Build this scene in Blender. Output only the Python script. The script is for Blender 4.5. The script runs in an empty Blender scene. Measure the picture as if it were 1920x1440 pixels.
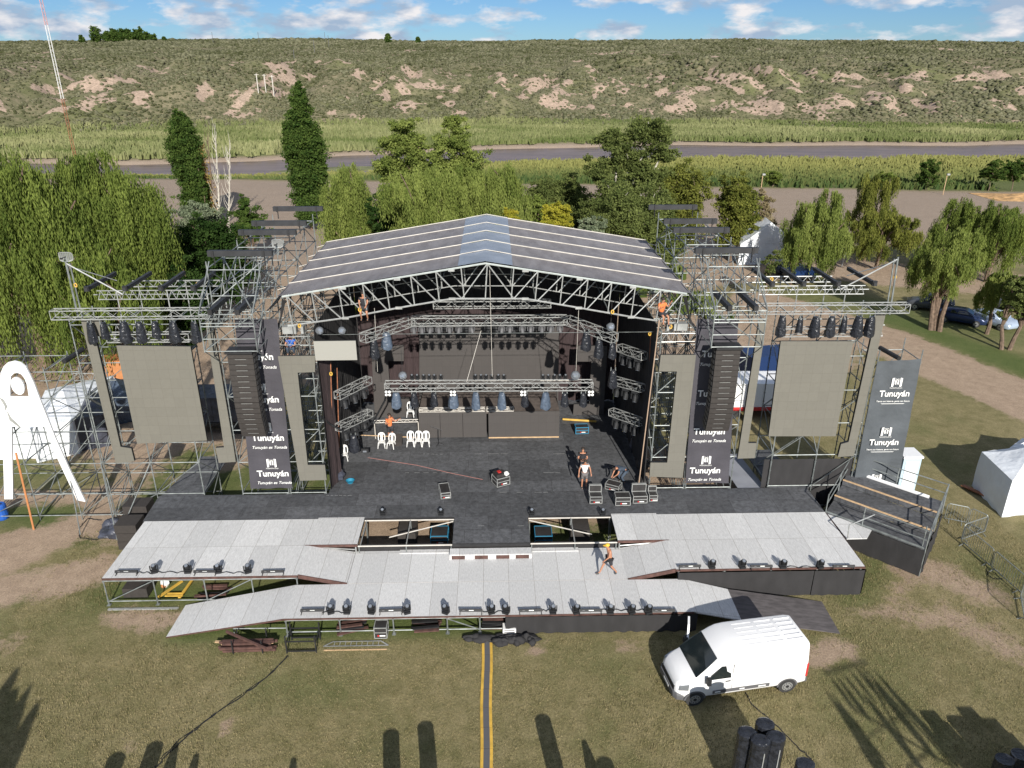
import bpy, math, random
import numpy as np
from mathutils import Vector, Matrix
from math import sin, cos, pi, radians, sqrt, atan2, hypot
R = random.Random(7)
NR = np.random.RandomState(7)
scn = bpy.context.scene
COL = scn.collection

# ---------------------------------------------------------------- camera
FPX, HC = 1422.0, 22.5                 # focal length in px of a 1920 wide frame, camera height in metres
TH, YAW, CXX = math.atan(607/1422.0), radians(1.44), 0.38
camd = bpy.data.cameras.new('camera'); cam = bpy.data.objects.new('camera', camd); COL.objects.link(cam)
cam.location = (CXX, 0, HC); cam.rotation_euler = (pi/2-TH, 0, -YAW)
camd.sensor_width = 36.0; camd.lens = 36.0*FPX/1920.0
camd.clip_start = 0.5; camd.clip_end = 6000
scn.camera = cam
_f = Vector((sin(YAW)*cos(TH), cos(YAW)*cos(TH), -sin(TH))); _r = Vector((cos(YAW), -sin(YAW), 0)); _u = _r.cross(_f)
def _ray(px, py): return _f*FPX + _r*(px-960) - _u*(py-720)
def G(px, py, z=0.0):                  # survey: point of the horizontal level z seen at that pixel
    d = _ray(px, py); t = (z-HC)/d.z; return Vector((CXX+t*d.x, t*d.y, z))
def V(px, py, Y):                      # survey: point of the upright plane at depth Y
    d = _ray(px, py); t = Y/d.y; return Vector((CXX+t*d.x, Y, HC+t*d.z))

# ---------------------------------------------------------------- world, sun, exposure
SUN_EL, SUN_AZ = radians(26.5), radians(-8)        # shadows fall away from the camera and a little to the left
sdir = Vector((-sin(SUN_AZ)*cos(SUN_EL), -cos(SUN_AZ)*cos(SUN_EL), sin(SUN_EL)))   # towards the sun
w = bpy.data.worlds.new('World'); scn.world = w; w.use_nodes = True
nt = w.node_tree; nt.nodes.clear()
def nn(nt, t, **k):
    n = nt.nodes.new(t)
    for a, b in k.items(): setattr(n, a, b)
    return n
out = nn(nt, 'ShaderNodeOutputWorld'); bg = nn(nt, 'ShaderNodeBackground'); bg.inputs[1].default_value = 0.08
sky = nn(nt, 'ShaderNodeTexSky', sky_type='NISHITA', sun_disc=False)
sky.sun_elevation = SUN_EL; sky.sun_rotation = atan2(sdir.x, sdir.y); sky.altitude = 900; sky.air_density = 0.8; sky.dust_density = 0.3; sky.ozone_density = 3.0
tc = nn(nt, 'ShaderNodeTexCoord'); mp = nn(nt, 'ShaderNodeMapping'); mp.inputs['Scale'].default_value = (11.0, 11.0, 30.0); mp.inputs['Location'].default_value = (1.3, .4, .35)
nz = nn(nt, 'ShaderNodeTexNoise'); nz.inputs['Scale'].default_value = 1.0; nz.inputs['Detail'].default_value = 9; nz.inputs['Roughness'].default_value = .58
cr = nn(nt, 'ShaderNodeValToRGB'); cr.color_ramp.elements[0].position = .455; cr.color_ramp.elements[1].position = .57
nz2 = nn(nt, 'ShaderNodeTexNoise'); nz2.inputs['Scale'].default_value = 2.1; nz2.inputs['Detail'].default_value = 6
cr2 = nn(nt, 'ShaderNodeValToRGB'); cr2.color_ramp.elements[0].color = (3.6, 4.7, 6.2, 1); cr2.color_ramp.elements[1].color = (8.6, 8.4, 8.5, 1)
cr2.color_ramp.elements[0].position = .42; cr2.color_ramp.elements[1].position = .62
blue = nn(nt, 'ShaderNodeMixRGB'); blue.blend_type = 'MULTIPLY'; blue.inputs[0].default_value = 1; blue.inputs[2].default_value = (.46, .62, .78, 1)
mx = nn(nt, 'ShaderNodeMixRGB')
L = nt.links.new
L(tc.outputs['Generated'], mp.inputs[0]); L(mp.outputs[0], nz.inputs[0]); L(mp.outputs[0], nz2.inputs[0])
L(nz.outputs[0], cr.inputs[0]); L(nz2.outputs[0], cr2.inputs[0])
L(sky.outputs[0], blue.inputs[1])
L(cr.outputs[0], mx.inputs[0]); L(blue.outputs[0], mx.inputs[1]); L(cr2.outputs[0], mx.inputs[2])
L(mx.outputs[0], bg.inputs[0]); L(bg.outputs[0], out.inputs[0])
sl = bpy.data.lights.new('sun', 'SUN'); sl.energy = 5.0; sl.angle = radians(.5); sl.color = (1, .95, .87)
so = bpy.data.objects.new('sun', sl); COL.objects.link(so); so.rotation_euler = sdir.to_track_quat('Z', 'Y').to_euler(); so.location = (0, -20, 60)
scn.view_settings.view_transform = 'Standard'; scn.view_settings.look = 'None'; scn.view_settings.exposure = 0.38; scn.view_settings.gamma = 1
scn.cycles.max_bounces = 5; scn.cycles.transparent_max_bounces = 6

# ---------------------------------------------------------------- helpers
def mat(name, c, rough=.7, metal=0.0, var=0.0, scale=3.0, c2=None, bump=0.0, spec=.5, stretch=None, detail=4):
    m = bpy.data.materials.new(name); m.use_nodes = True; t = m.node_tree; b = t.nodes['Principled BSDF']
    b.inputs['Base Color'].default_value = (*c, 1); b.inputs['Roughness'].default_value = rough; b.inputs['Metallic'].default_value = metal
    b.inputs['Specular IOR Level'].default_value = spec
    if var or c2 or bump:
        tc = nn(t, 'ShaderNodeTexCoord'); n = nn(t, 'ShaderNodeTexNoise'); n.inputs['Scale'].default_value = scale; n.inputs['Detail'].default_value = detail
        src = tc.outputs['Object']
        if stretch:
            mpp = nn(t, 'ShaderNodeMapping'); mpp.inputs['Scale'].default_value = stretch; t.links.new(src, mpp.inputs[0]); src = mpp.outputs[0]
        t.links.new(src, n.inputs[0])
        if c2 is None: c2 = tuple(min(1, x*(1+var)) for x in c); c1 = tuple(x*(1-var) for x in c)
        else: c1 = c
        r = nn(t, 'ShaderNodeValToRGB'); r.color_ramp.elements[0].position = .35; r.color_ramp.elements[1].position = .65
        r.color_ramp.elements[0].color = (*c1, 1); r.color_ramp.elements[1].color = (*c2, 1)
        t.links.new(n.outputs[0], r.inputs[0]); t.links.new(r.outputs[0], b.inputs['Base Color'])
        if bump:
            bp = nn(t, 'ShaderNodeBump'); bp.inputs['Strength'].default_value = 1; bp.inputs['Distance'].default_value = bump
            t.links.new(n.outputs[0], bp.inputs['Height']); t.links.new(bp.outputs[0], b.inputs['Normal'])
    return m
def panel_mat(name, c, seam, w, h, var=.12, off=.5, rough=.75, mott=.12, stretch=(1, 1, 1), seamw=.012, shift=(0, 0, 0), vert=False):
    m = bpy.data.materials.new(name); m.use_nodes = True; t = m.node_tree; b = t.nodes['Principled BSDF']; b.inputs['Roughness'].default_value = rough
    tc = nn(t, 'ShaderNodeTexCoord'); mp = nn(t, 'ShaderNodeMapping'); mp.inputs['Location'].default_value = shift
    if vert: mp.inputs['Rotation'].default_value = (-pi/2, 0, 0)
    br = nn(t, 'ShaderNodeTexBrick'); br.offset = off; br.inputs['Scale'].default_value = 1
    br.inputs['Brick Width'].default_value = w; br.inputs['Row Height'].default_value = h; br.inputs['Mortar Size'].default_value = seamw
    br.inputs['Mortar Smooth'].default_value = .3; br.inputs['Bias'].default_value = 0
    br.inputs['Color1'].default_value = (*[x*(1-var) for x in c], 1); br.inputs['Color2'].default_value = (*[min(1, x*(1+var)) for x in c], 1)
    br.inputs['Mortar'].default_value = (*seam, 1)
    n = nn(t, 'ShaderNodeTexNoise'); n.inputs['Scale'].default_value = 5; n.inputs['Detail'].default_value = 8; n.inputs['Roughness'].default_value = .7
    mp2 = nn(t, 'ShaderNodeMapping'); mp2.inputs['Scale'].default_value = stretch
    r = nn(t, 'ShaderNodeValToRGB'); r.color_ramp.elements[0].position = .3; r.color_ramp.elements[1].position = .7
    r.color_ramp.elements[0].color = (*[1-mott*1.6]*3, 1); r.color_ramp.elements[1].color = (*[1+mott]*3, 1)
    mu = nn(t, 'ShaderNodeMixRGB'); mu.blend_type = 'MULTIPLY'; mu.inputs[0].default_value = 1
    l = t.links.new; l(tc.outputs['Object'], mp.inputs[0]); l(mp.outputs[0], br.inputs[0]); l(tc.outputs['Object'], mp2.inputs[0]); l(mp2.outputs[0], n.inputs[0])
    l(n.outputs[0], r.inputs[0]); l(br.outputs[0], mu.inputs[1]); l(r.outputs[0], mu.inputs[2]); l(mu.outputs[0], b.inputs['Base Color'])
    return m
M = {}
M['steel'] = mat('galvanised', (.23, .25, .245), .5, .4, var=.3, scale=2.5)
M['alu'] = mat('aluminium', (.40, .41, .40), .45, .4, var=.15, scale=3)
M['rusty'] = mat('rusty_tube', (.30, .12, .06), .7, .2, var=.3)
M['dsteel'] = mat('black_steel', (.03, .03, .032), .5, .3, var=.2)
M['bdeck'] = panel_mat('black_plywood', (.092, .095, .102), (.05, .05, .053), 2.27, 1.15, var=.22, mott=.35, stretch=(1, 1, 1))
M['wdeck'] = panel_mat('white_plywood', (.59, .59, .585), (.30, .28, .26), 1.135, 2.26, off=0, var=.08, mott=.15, stretch=(5, 1, 1), shift=(.2, .02, 0), seamw=.010)
M['edge'] = mat('plywood_edge', (.085, .042, .034), .8, var=.3, scale=4)
M['cloth'] = mat('black_cloth', (.026, .025, .026), .9, var=.14, scale=1.2, bump=.03, stretch=(1.5, 1.5, .7))
M['led'] = panel_mat('led_screen_face', (.150, .143, .120), (.115, .108, .09), .5, .5, off=0, var=.03, mott=.04, rough=.6, seamw=.006, vert=True)
M['ledd'] = panel_mat('led_wall_dark', (.060, .054, .051), (.045, .04, .038), .5, .5, off=0, var=.03, mott=.04, rough=.6, seamw=.006, vert=True)
M['roof'] = mat('roof_fabric', (.165, .153, .156), .7, c2=(.225, .213, .218), scale=.9, bump=.08, detail=7, stretch=(2.2, .8, 1))
M['roofb'] = mat('roof_fabric_blue', (.20, .235, .285), .5, c2=(.26, .30, .36), scale=.9, bump=.05, detail=5)
M['wplast'] = mat('white_plastic', (.8, .8, .78), .4)
M['wtube'] = mat('white_tube', (.55, .52, .47), .5, var=.1)
M['bplast'] = mat('black_plastic', (.02, .021, .023), .6, spec=.3)
M['bag'] = mat('black_bin_bag', (.02, .022, .028), .26, var=.3, bump=.06, scale=6)
M['bagb'] = mat('grey_blue_cover', (.075, .10, .14), .33, var=.2, bump=.05, scale=6)
M['lens'] = mat('lens_glass', (.35, .38, .42), .1, .6)
M['speaker'] = mat('speaker_grille', (.036, .031, .028), .8, var=.12, scale=8)
M['banner'] = mat('banner_mesh_charcoal', (.055, .052, .062), .8, var=.12, scale=.8, bump=.12)
M['bannerg'] = mat('banner_mesh_grey', (.075, .085, .095), .75, var=.15, scale=.7, bump=.18)
M['letter'] = mat('white_print', (.78, .78, .76), .7)
M['wood'] = mat('timber', (.48, .33, .19), .8, var=.2, scale=3, stretch=(1, 6, 6))
M['white'] = mat('white_paint', (.82, .82, .82), .35)
M['tent'] = mat('tent_vinyl', (.74, .77, .80), .5, var=.05, bump=.12, scale=1.1)
M['tarp'] = mat('dark_tarpaulin', (.05, .055, .075), .4, var=.3, bump=.1, scale=2)
M['blue'] = mat('blue_plastic', (.02, .10, .42), .45)
M['cyan'] = mat('blue_case_edge', (.04, .25, .42), .4, .2)
M['orange'] = mat('orange_canvas', (.46, .19, .07), .7, var=.1)
M['yellow'] = mat('yellow_paint', (.58, .36, .06), .6, var=.15)
M['red'] = mat('red_paint', (.5, .03, .03), .5)
M['maroon'] = mat('maroon_curtain', (.04, .026, .027), .9, var=.2, bump=.05, stretch=(5, 5, .5))
M['casep'] = mat('case_panel', (.03, .028, .028), .6, var=.2)
M['skin'] = mat('tanned_skin', (.42, .20, .12), .55)
M['hair'] = mat('dark_hair', (.03, .02, .015), .7)
M['glass'] = mat('car_glass', (.012, .018, .02), .06, spec=.8)
M['rubber'] = mat('tyre_rubber', (.03, .03, .03), .85)
M['silver'] = mat('hubcap', (.45, .46, .47), .35, .6)
M['trim'] = mat('grey_trim', (.10, .10, .105), .6)

class MB:
    def __init__(s): s.v = []; s.f = []; s.m = []; s.mi = 0
    def add(s, vs, fs):
        o = len(s.v); s.v += [tuple(x) for x in vs]; s.f += [tuple(i+o for i in f) for f in fs]; s.m += [s.mi]*len(fs); return s
    def box(s, x0, x1, y0, y1, z0, z1, M4=None):
        vs = [Vector((x, y, z)) for z in (z0, z1) for y in (y0, y1) for x in (x0, x1)]
        if M4 is not None: vs = [M4 @ v for v in vs]
        return s.add(vs, [(0, 2, 3, 1), (4, 5, 7, 6), (0, 1, 5, 4), (2, 6, 7, 3), (0, 4, 6, 2), (1, 3, 7, 5)])
    def cb(s, c, sx, sy, sz, rz=0, rx=0, ry=0):
        T = Matrix.Translation(c) @ Matrix.Rotation(rz, 4, 'Z') @ Matrix.Rotation(ry, 4, 'Y') @ Matrix.Rotation(rx, 4, 'X')
        return s.box(-sx/2, sx/2, -sy/2, sy/2, -sz/2, sz/2, T)
    def bar(s, p, q, r=.025, n=5, r2=None):
        p = Vector(p); q = Vector(q); d = q-p
        if d.length < 1e-6: return s
        r2 = r if r2 is None else r2
        a = d.normalized(); b = a.orthogonal().normalized(); c = a.cross(b); vs = []
        for P, rr in ((p, r), (q, r2)):
            for i in range(n):
                t = 2*pi*i/n; vs.append(P+b*(cos(t)*rr)+c*(sin(t)*rr))
        fs = [(i, (i+1) % n, n+(i+1) % n, n+i) for i in range(n)]+[tuple(range(n))[::-1], tuple(range(n, 2*n))]
        return s.add(vs, fs)
    def tube(s, pts, r=.02, n=5, r2=None):
        k = len(pts)-1
        for i in range(k):
            ra = r if r2 is None else r+(r2-r)*i/k; rb = r if r2 is None else r+(r2-r)*(i+1)/k
            s.bar(pts[i], pts[i+1], ra, n, rb)
        return s
    def slab(s, poly, z0, z1):         # horizontal polygon (points with x, y) between two levels (numbers or lists)
        n = len(poly); za = z0 if hasattr(z0, '__len__') else [z0]*n; zb = z1 if hasattr(z1, '__len__') else [z1]*n
        A = sum(poly[i][0]*poly[(i+1) % n][1]-poly[(i+1) % n][0]*poly[i][1] for i in range(n))
        idx = list(range(n)) if A > 0 else list(range(n))[::-1]
        vs = [(poly[i][0], poly[i][1], za[i]) for i in idx]+[(poly[i][0], poly[i][1], zb[i]) for i in idx]
        return s.add(vs, [tuple(range(n))[::-1], tuple(range(n, 2*n))]+[(i, (i+1) % n, n+(i+1) % n, n+i) for i in range(n)])
    def plate(s, poly, y0, y1):        # upright polygon (points with x, z) between depths y0 < y1
        n = len(poly); A = sum(poly[i][0]*poly[(i+1) % n][1]-poly[(i+1) % n][0]*poly[i][1] for i in range(n))
        P = poly if A > 0 else poly[::-1]
        vs = [(p[0], y0, p[1]) for p in P]+[(p[0], y1, p[1]) for p in P]
        return s.add(vs, [tuple(range(n)), tuple(range(n, 2*n))[::-1]]+[((i+1) % n, i, n+i, n+(i+1) % n) for i in range(n)])
    def ell(s, c, rx, ry, rz, nu=10, nv=7, T=None, noise=0):
        c = Vector(c); vs = []
        for j in range(nv+1):
            ph = pi*j/nv
            for i in range(nu):
                th = 2*pi*i/nu; k = 1+noise*(R.random()-.5)
                v = Vector((rx*sin(ph)*cos(th)*k, ry*sin(ph)*sin(th)*k, rz*cos(ph)))
                vs.append(c+(T @ v if T else v))
        return s.add(vs, [(j*nu+i, (j+1)*nu+i, (j+1)*nu+(i+1) % nu, j*nu+(i+1) % nu) for j in range(nv) for i in range(nu)])
    def loft(s, rings, cap=True, closed=True):
        n = len(rings[0]); vs = [v for r in rings for v in r]; fs = []
        for j in range(len(rings)-1):
            for i in range(n if closed else n-1): fs.append((j*n+i, j*n+(i+1) % n, (j+1)*n+(i+1) % n, (j+1)*n+i))
        if cap: fs += [tuple(range(n))[::-1], tuple(range((len(rings)-1)*n, len(rings)*n))]
        return s.add(vs, fs)
    def build(s, name, m, parent=None, smooth=False, local=False):
        me = bpy.data.meshes.new(name); me.from_pydata([tuple(v) for v in s.v], [], s.f)
        for x in (m if isinstance(m, (list, tuple)) else [m]): me.materials.append(M[x] if isinstance(x, str) else x)
        if any(s.m): me.polygons.foreach_set('material_index', s.m)
        if smooth: me.polygons.foreach_set('use_smooth', [True]*len(me.polygons))
        o = bpy.data.objects.new(name, me); COL.objects.link(o)
        if parent is not None:
            o.parent = parent
            if not local:
                t = parent
                while t.parent: t = t.parent
                me.transform(t.matrix_basis.inverted())
        me.update(); return o
def tag(o, label=None, cat=None, group=None, kind=None):
    if label: o['label'] = label
    if cat: o['category'] = cat
    if group: o['group'] = group
    if kind: o['kind'] = kind
    return o
def thing(name, label, cat, loc=(0, 0, 0), rz=0, group=None):
    o = bpy.data.objects.new(name, None); COL.objects.link(o); o.location = loc; o.rotation_euler = (0, 0, rz); o.empty_display_size = .2
    return tag(o, label, cat, group)
def kids(o): return list(o.children)
def dup(o, loc=None, rot=None, label=None, group=None, parent=None):
    c = o.copy(); COL.objects.link(c); c.parent = parent
    if loc is not None: c.location = loc
    if rot is not None: c.rotation_euler = rot
    if label: c['label'] = label
    if group: c['group'] = group
    for ch in kids(o): dup(ch, parent=c)
    return c
ORD = ['first', 'second', 'third', 'fourth', 'fifth', 'sixth', 'seventh', 'eighth', 'ninth', 'tenth', 'eleventh', 'twelfth', 'thirteenth', 'fourteenth', 'fifteenth', 'sixteenth', 'seventeenth', 'eighteenth', 'nineteenth', 'twentieth']
def ordn(i, n, side='left'):
    if i == 0: return side+'most'
    if i == n-1: return ('right' if side == 'left' else 'left')+'most'
    return ORD[i]+' from the '+side
_fc = None
def text(body, size, x, z, y, parent, name='lettering', m='letter', bold=.012, shear=0, align='CENTER', rot=(pi/2, 0, 0), sx=1.0):
    c = bpy.data.curves.new('t', 'FONT'); c.body = body; c.size = size; c.align_x = align; c.offset = bold*size; c.shear = shear; c.extrude = .004
    o = bpy.data.objects.new('t', c); COL.objects.link(o); dg = bpy.context.evaluated_depsgraph_get()
    me = bpy.data.meshes.new_from_object(o.evaluated_get(dg)); bpy.data.objects.remove(o); me.name = name
    from mathutils import Euler
    me.transform(Matrix.Translation((x, y, z)) @ Euler(rot).to_matrix().to_4x4() @ Matrix.Diagonal((sx, 1, 1, 1)))
    me.materials.clear(); me.materials.append(M[m])
    ob = bpy.data.objects.new(name, me); COL.objects.link(ob)
    if parent:
        ob.parent = parent; t = parent
        while t.parent: t = t.parent
        me.transform(t.matrix_basis.inverted())
    return ob
def npmesh(name, verts, faces, m, parent=None, colors=None, smooth=False):   # faces: (n,3) or (n,4) arrays
    me = bpy.data.meshes.new(name); nv = len(verts); nf, k = faces.shape
    me.vertices.add(nv); me.vertices.foreach_set('co', np.ascontiguousarray(verts, dtype=np.float32).ravel())
    me.loops.add(nf*k); me.loops.foreach_set('vertex_index', np.ascontiguousarray(faces, dtype=np.int32).ravel())
    me.polygons.add(nf); me.polygons.foreach_set('loop_start', np.arange(0, nf*k, k, dtype=np.int32))
    try: me.polygons.foreach_set('loop_total', np.full(nf, k, dtype=np.int32))
    except Exception: pass
    if smooth: me.polygons.foreach_set('use_smooth', np.ones(nf, dtype=bool))
    me.update(calc_edges=True)
    if colors is not None:
        a = me.color_attributes.new('tint', 'FLOAT_COLOR', 'POINT'); c4 = np.ones((nv, 4), dtype=np.float32); c4[:, :colors.shape[1]] = colors; a.data.foreach_set('color', c4.ravel())
    me.materials.append(M[m] if isinstance(m, str) else m)
    o = bpy.data.objects.new(name, me); COL.objects.link(o)
    if parent is not None: o.parent = parent
    return o
_P = np.random.RandomState(3).rand(256, 256)
def vnoise(x, y):
    xi = np.floor(x).astype(int); yi = np.floor(y).astype(int); fx = x-xi; fy = y-yi; fx = fx*fx*(3-2*fx); fy = fy*fy*(3-2*fy)
    g = lambda a, b: _P[a % 256, b % 256]
    return (g(xi, yi)*(1-fx)+g(xi+1, yi)*fx)*(1-fy)+(g(xi, yi+1)*(1-fx)+g(xi+1, yi+1)*fx)*fy
def fbm(x, y, o=4):
    s = 0; a = .5; t = 0
    for i in range(o): s = s+a*vnoise(x*2**i+i*17.3, y*2**i+i*9.1); t += a; a *= .5
    return s/t
def sm(x, a, b): t = np.clip((x-a)/(b-a), 0, 1); return t*t*(3-2*t)
# ================================================================ LAND
IP = np.interp
def river_near(x): return IP(x, [-900, -400, -79, -52, -33, 10, 53, 138, 500, 900], [135, 158, 168, 169, 171, 183, 193, 193, 210, 225])+2.2*np.sin(x*.045+1)+1.3*np.sin(x*.13)
def river_far(x): return IP(x, [-900, -400, -88, -59, -39, 12, 61, 160, 500, 900], [170, 188, 195, 201, 216, 229, 235, 238, 262, 280])+2.5*np.sin(x*.037)+1.5*np.sin(x*.11+2)
def lot_far(x): return IP(x, [-900, -72, -32, 41, 97, 400, 900], [165, 163, 159, 149, 141, 120, 110])
def hill_base(x): return IP(x, [-900, -151, -86, 8, 73, 175, 500, 900], [236, 250, 290, 288, 285, 264, 285, 300])
def seg_mask(X, Y, pts, wd, soft):
    d = np.full(X.shape, 1e9)
    if len(pts) == 1: d = np.hypot(X-pts[0][0], Y-pts[0][1])
    for (x0, y0), (x1, y1) in zip(pts[:-1], pts[1:]):
        dx, dy = x1-x0, y1-y0; t = np.clip(((X-x0)*dx+(Y-y0)*dy)/(dx*dx+dy*dy+1e-9), 0, 1)
        d = np.minimum(d, np.hypot(X-x0-t*dx, Y-y0-t*dy))
    return 1-sm(d, wd-soft, wd+soft)
xs = np.unique(np.concatenate([-np.geomspace(60, 1600, 34)[::-1], np.arange(-60, 70.01, .6), np.geomspace(70, 1600, 32)]))
ys = np.unique(np.concatenate([[-300, -150, -80, -40, -20, -5, 5, 10], np.arange(14, 62, .55), np.arange(62, 262, 1.6), [270, 285, 300, 320]]))
xs_g, ys_g = xs, ys
XX, YY = np.meshgrid(xs, ys)
soil = np.zeros(XX.shape); lush = np.zeros(XX.shape); sand = np.zeros(XX.shape)
def P(*pp): return [tuple(G(*p)[:2]) for p in pp]
for pts, wd, soft, st in [
    (P((0, 935), (110, 945), (240, 925)), 1.3, 1.0, .95), (P((0, 1040), (120, 985), (240, 985)), 1.9, 1.3, 1.0), (P((0, 1110), (190, 1070)), 1.4, 1.2, .95),
    (P((-100, 700), (150, 680), (350, 700)), 9, 5, .95), (P((200, 820), (330, 830), (380, 860)), 5, 3, .75), (P((200, 930), (330, 940)), 1.5, 1.5, .6),
    (P((225, 1150), (320, 1165)), .9, 1.1, .95), (P((425, 1365),), .45, .25, .62), (P((505, 1352), (490, 1385)), .1, .15, .5), (P((525, 1352), (512, 1385)), .1, .15, .5), (P((470, 1358), (462, 1378)), .2, .2, .45), (P((0, 1200), (20, 1200)), .9, 1.2, .7), (P((0, 1165), (150, 1190)), .5, 1.5, .35),
    (P((1010, 1216),), .5, .5, .8), (P((1150, 1210), (1190, 1212)), .45, .6, .75), (P((1200, 1212),), .3, .8, .6),
    (P((1690, 1060), (1760, 1070), (1850, 1110)), 1.2, 1.4, .75), (P((1600, 1140), (1800, 1160), (1900, 1220)), 1.0, 1.6, .65), (P((1580, 1215), (1530, 1230)), .8, .9, .85), (P((1660, 1110), (1720, 1085)), .5, 1.0, .6),
    (P((240, 1405),), .5, .9, .5), (P((1730, 1230), (1770, 1240)), .4, .9, .5), (P((1700, 1215),), .4, .6, .4),
    (P((640, 990), (850, 990)), 1.1, .3, 1.0), (P((700, 930), (1200, 920)), 6, 2, .8),
    (P((900, 560), (500, 560)), 24, 8, .9), (P((1150, 600), (1420, 640)), 9, 4, .85)]:
    soil = np.maximum(soil, seg_mask(XX, YY, pts, wd, soft)*st)
for pts, wd, soft, st in [(P((50, 1190), (320, 1120)), .5, 1.5, .3), (P((210, 1110), (520, 1120)), 1.0, 1.0, .95), (P((350, 1180), (960, 1165)), .9, .7, .95), (P((430, 1205), (560, 1195)), .6, .8, .7),
    (P((150, 1010), (235, 1000)), .7, .9, .7), (P((60, 1090), (60, 1110)), .5, .8, .5), (P((40, 960), (100, 965)), 1.3, 1., .8), (P((0, 880), (120, 880)), 2, 2, .6),
    (P((490, 1285), (620, 1290)), .9, 1.1, .5), (P((1640, 1060), (1600, 1120)), .8, .8, .7), (P((990, 1000), (1150, 1000)), 1.0, .4, .8), (P((1830, 1060), (1920, 1080)), 1.3, 1.3, .5),
    (P((1670, 600), (1780, 640), (1920, 690), (2000, 720)), 2.7, 1.5, .95), (P((1500, 550), (1700, 590), (1950, 640)), 3.4, 2.5, .6), (P((1560, 520), (1740, 530)), 2, 2, .6), (P((370, 860), (300, 925)), 1.8, 1.2, .7), (P((440, 920), (600, 900)), 3, 1, .8), (P((1500, 460), (1780, 470)), 3, 3, .6)]:
    lush = np.maximum(lush, seg_mask(XX, YY, pts, wd, soft)*st)
road = np.maximum(seg_mask(XX, YY, P((1430, 565), (1640, 630), (1780, 690), (1960, 765)), 3.4, 1.6), seg_mask(XX, YY, P((1200, 520), (1500, 495), (1740, 520), (2000, 545)), 5.5, 2.5))
soil = np.maximum(soil*(1-lush*.7), road); lush *= 1-road
lot = sm(YY, 84, 96)*(1-sm(YY, lot_far(XX)-1.5, lot_far(XX)+1))
lot *= 1-seg_mask(XX, YY, P((1500, 470), (1800, 480)), 6, 4)*.8
lush = np.maximum(lush, sm(YY, lot_far(XX)-1, lot_far(XX)+2)*.8)
inr = sm(YY, river_near(XX)-1.5, river_near(XX)+3)*(1-sm(YY, river_far(XX)-3, river_far(XX)+1.5))
bank = sm(YY, river_near(XX)-3, river_near(XX))*(1-sm(YY, river_far(XX)+2, river_far(XX)+6))
sand = np.maximum(lot, bank); lush *= 1-bank
ZZ = -2.2*inr-.5*bank*(1-inr)+.05*(fbm(XX*.6, YY*.6)-.5)*(YY > 10)+ .5*(fbm(XX*.05, YY*.05)-.5)*sm(YY, 62, 110)
def grid_faces(nr, nc):
    i = np.arange(nr*nc).reshape(nr, nc); return np.stack([i[:-1, :-1], i[:-1, 1:], i[1:, 1:], i[1:, :-1]], -1).reshape(-1, 4)
def shader_mix(t, fac, a, b):
    n = nn(t, 'ShaderNodeMixRGB')
    for s_, v in ((0, fac), (1, a), (2, b)):
        if isinstance(v, (int, float)): n.inputs[s_].default_value = v
        elif isinstance(v, tuple): n.inputs[s_].default_value = (*v, 1)
        else: t.links.new(v, n.inputs[s_])
    return n.outputs[0]
def smath(t, op, a, b=None, clamp=False):
    n = nn(t, 'ShaderNodeMath', operation=op); n.use_clamp = clamp
    for i, v in enumerate((a, b)):
        if v is None: continue
        if isinstance(v, (int, float)): n.inputs[i].default_value = v
        else: t.links.new(v, n.inputs[i])
    return n.outputs[0]
def snoise(t, scale, detail=5, rough=.6, vec=None, dist=0):
    n = nn(t, 'ShaderNodeTexNoise'); n.inputs['Scale'].default_value = scale; n.inputs['Detail'].default_value = detail; n.inputs['Roughness'].default_value = rough; n.inputs['Distortion'].default_value = dist
    if vec is not None: t.links.new(vec, n.inputs[0])
    return n.outputs[0]
gm = bpy.data.materials.new('ground_grass_soil'); gm.use_nodes = True; t = gm.node_tree; b = t.nodes['Principled BSDF']; b.inputs['Roughness'].default_value = .95; b.inputs['Specular IOR Level'].default_value = .15
tcn = nn(t, 'ShaderNodeTexCoord'); co = tcn.outputs['Object']
at = nn(t, 'ShaderNodeAttribute', attribute_name='tint'); sp = nn(t, 'ShaderNodeSeparateColor'); t.links.new(at.outputs['Color'], sp.inputs[0])
n_big = snoise(t, .16, 6, .62, co); n_mid = snoise(t, 1.3, 8, .72, co); n_fin = snoise(t, 11, 7, .8, co); n_ff = snoise(t, 34, 3, .8, co)
thr = lambda v, a, c: smath(t, 'DIVIDE', smath(t, 'SUBTRACT', v, a), c-a, True)
grass = shader_mix(t, thr(n_mid, .36, .64), (.165, .148, .070), (.265, .225, .122))
grass = shader_mix(t, smath(t, 'MULTIPLY', thr(n_big, .52, .68), .6), grass, (.31, .26, .15))
grass = shader_mix(t, smath(t, 'MULTIPLY', thr(n_big, .48, .36), .5), grass, (.125, .138, .055))
grass = shader_mix(t, smath(t, 'MULTIPLY', sp.outputs[1], .85), grass, shader_mix(t, n_mid, (.042, .085, .018), (.10, .14, .04)))
soilc = shader_mix(t, thr(n_mid, .35, .65), (.43, .325, .245), (.31, .23, .17))
sm_ = thr(smath(t, 'ADD', sp.outputs[0], smath(t, 'MULTIPLY', smath(t, 'SUBTRACT', smath(t, 'ADD', smath(t, 'MULTIPLY', n_mid, .6), smath(t, 'MULTIPLY', n_big, .4)), .5), 1.9)), .38, .62)
colr = shader_mix(t, sm_, grass, soilc)
sandc = shader_mix(t, snoise(t, .5, 8, .65, co), (.27, .21, .165), (.35, .28, .23))
colr = shader_mix(t, sp.outputs[2], colr, sandc)
dk = shader_mix(t, thr(n_fin, .3, .7), (.5, .5, .5), (1.42, 1.42, 1.38)); mu = nn(t, 'ShaderNodeMixRGB'); mu.blend_type = 'MULTIPLY'; mu.inputs[0].default_value = .9
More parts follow.
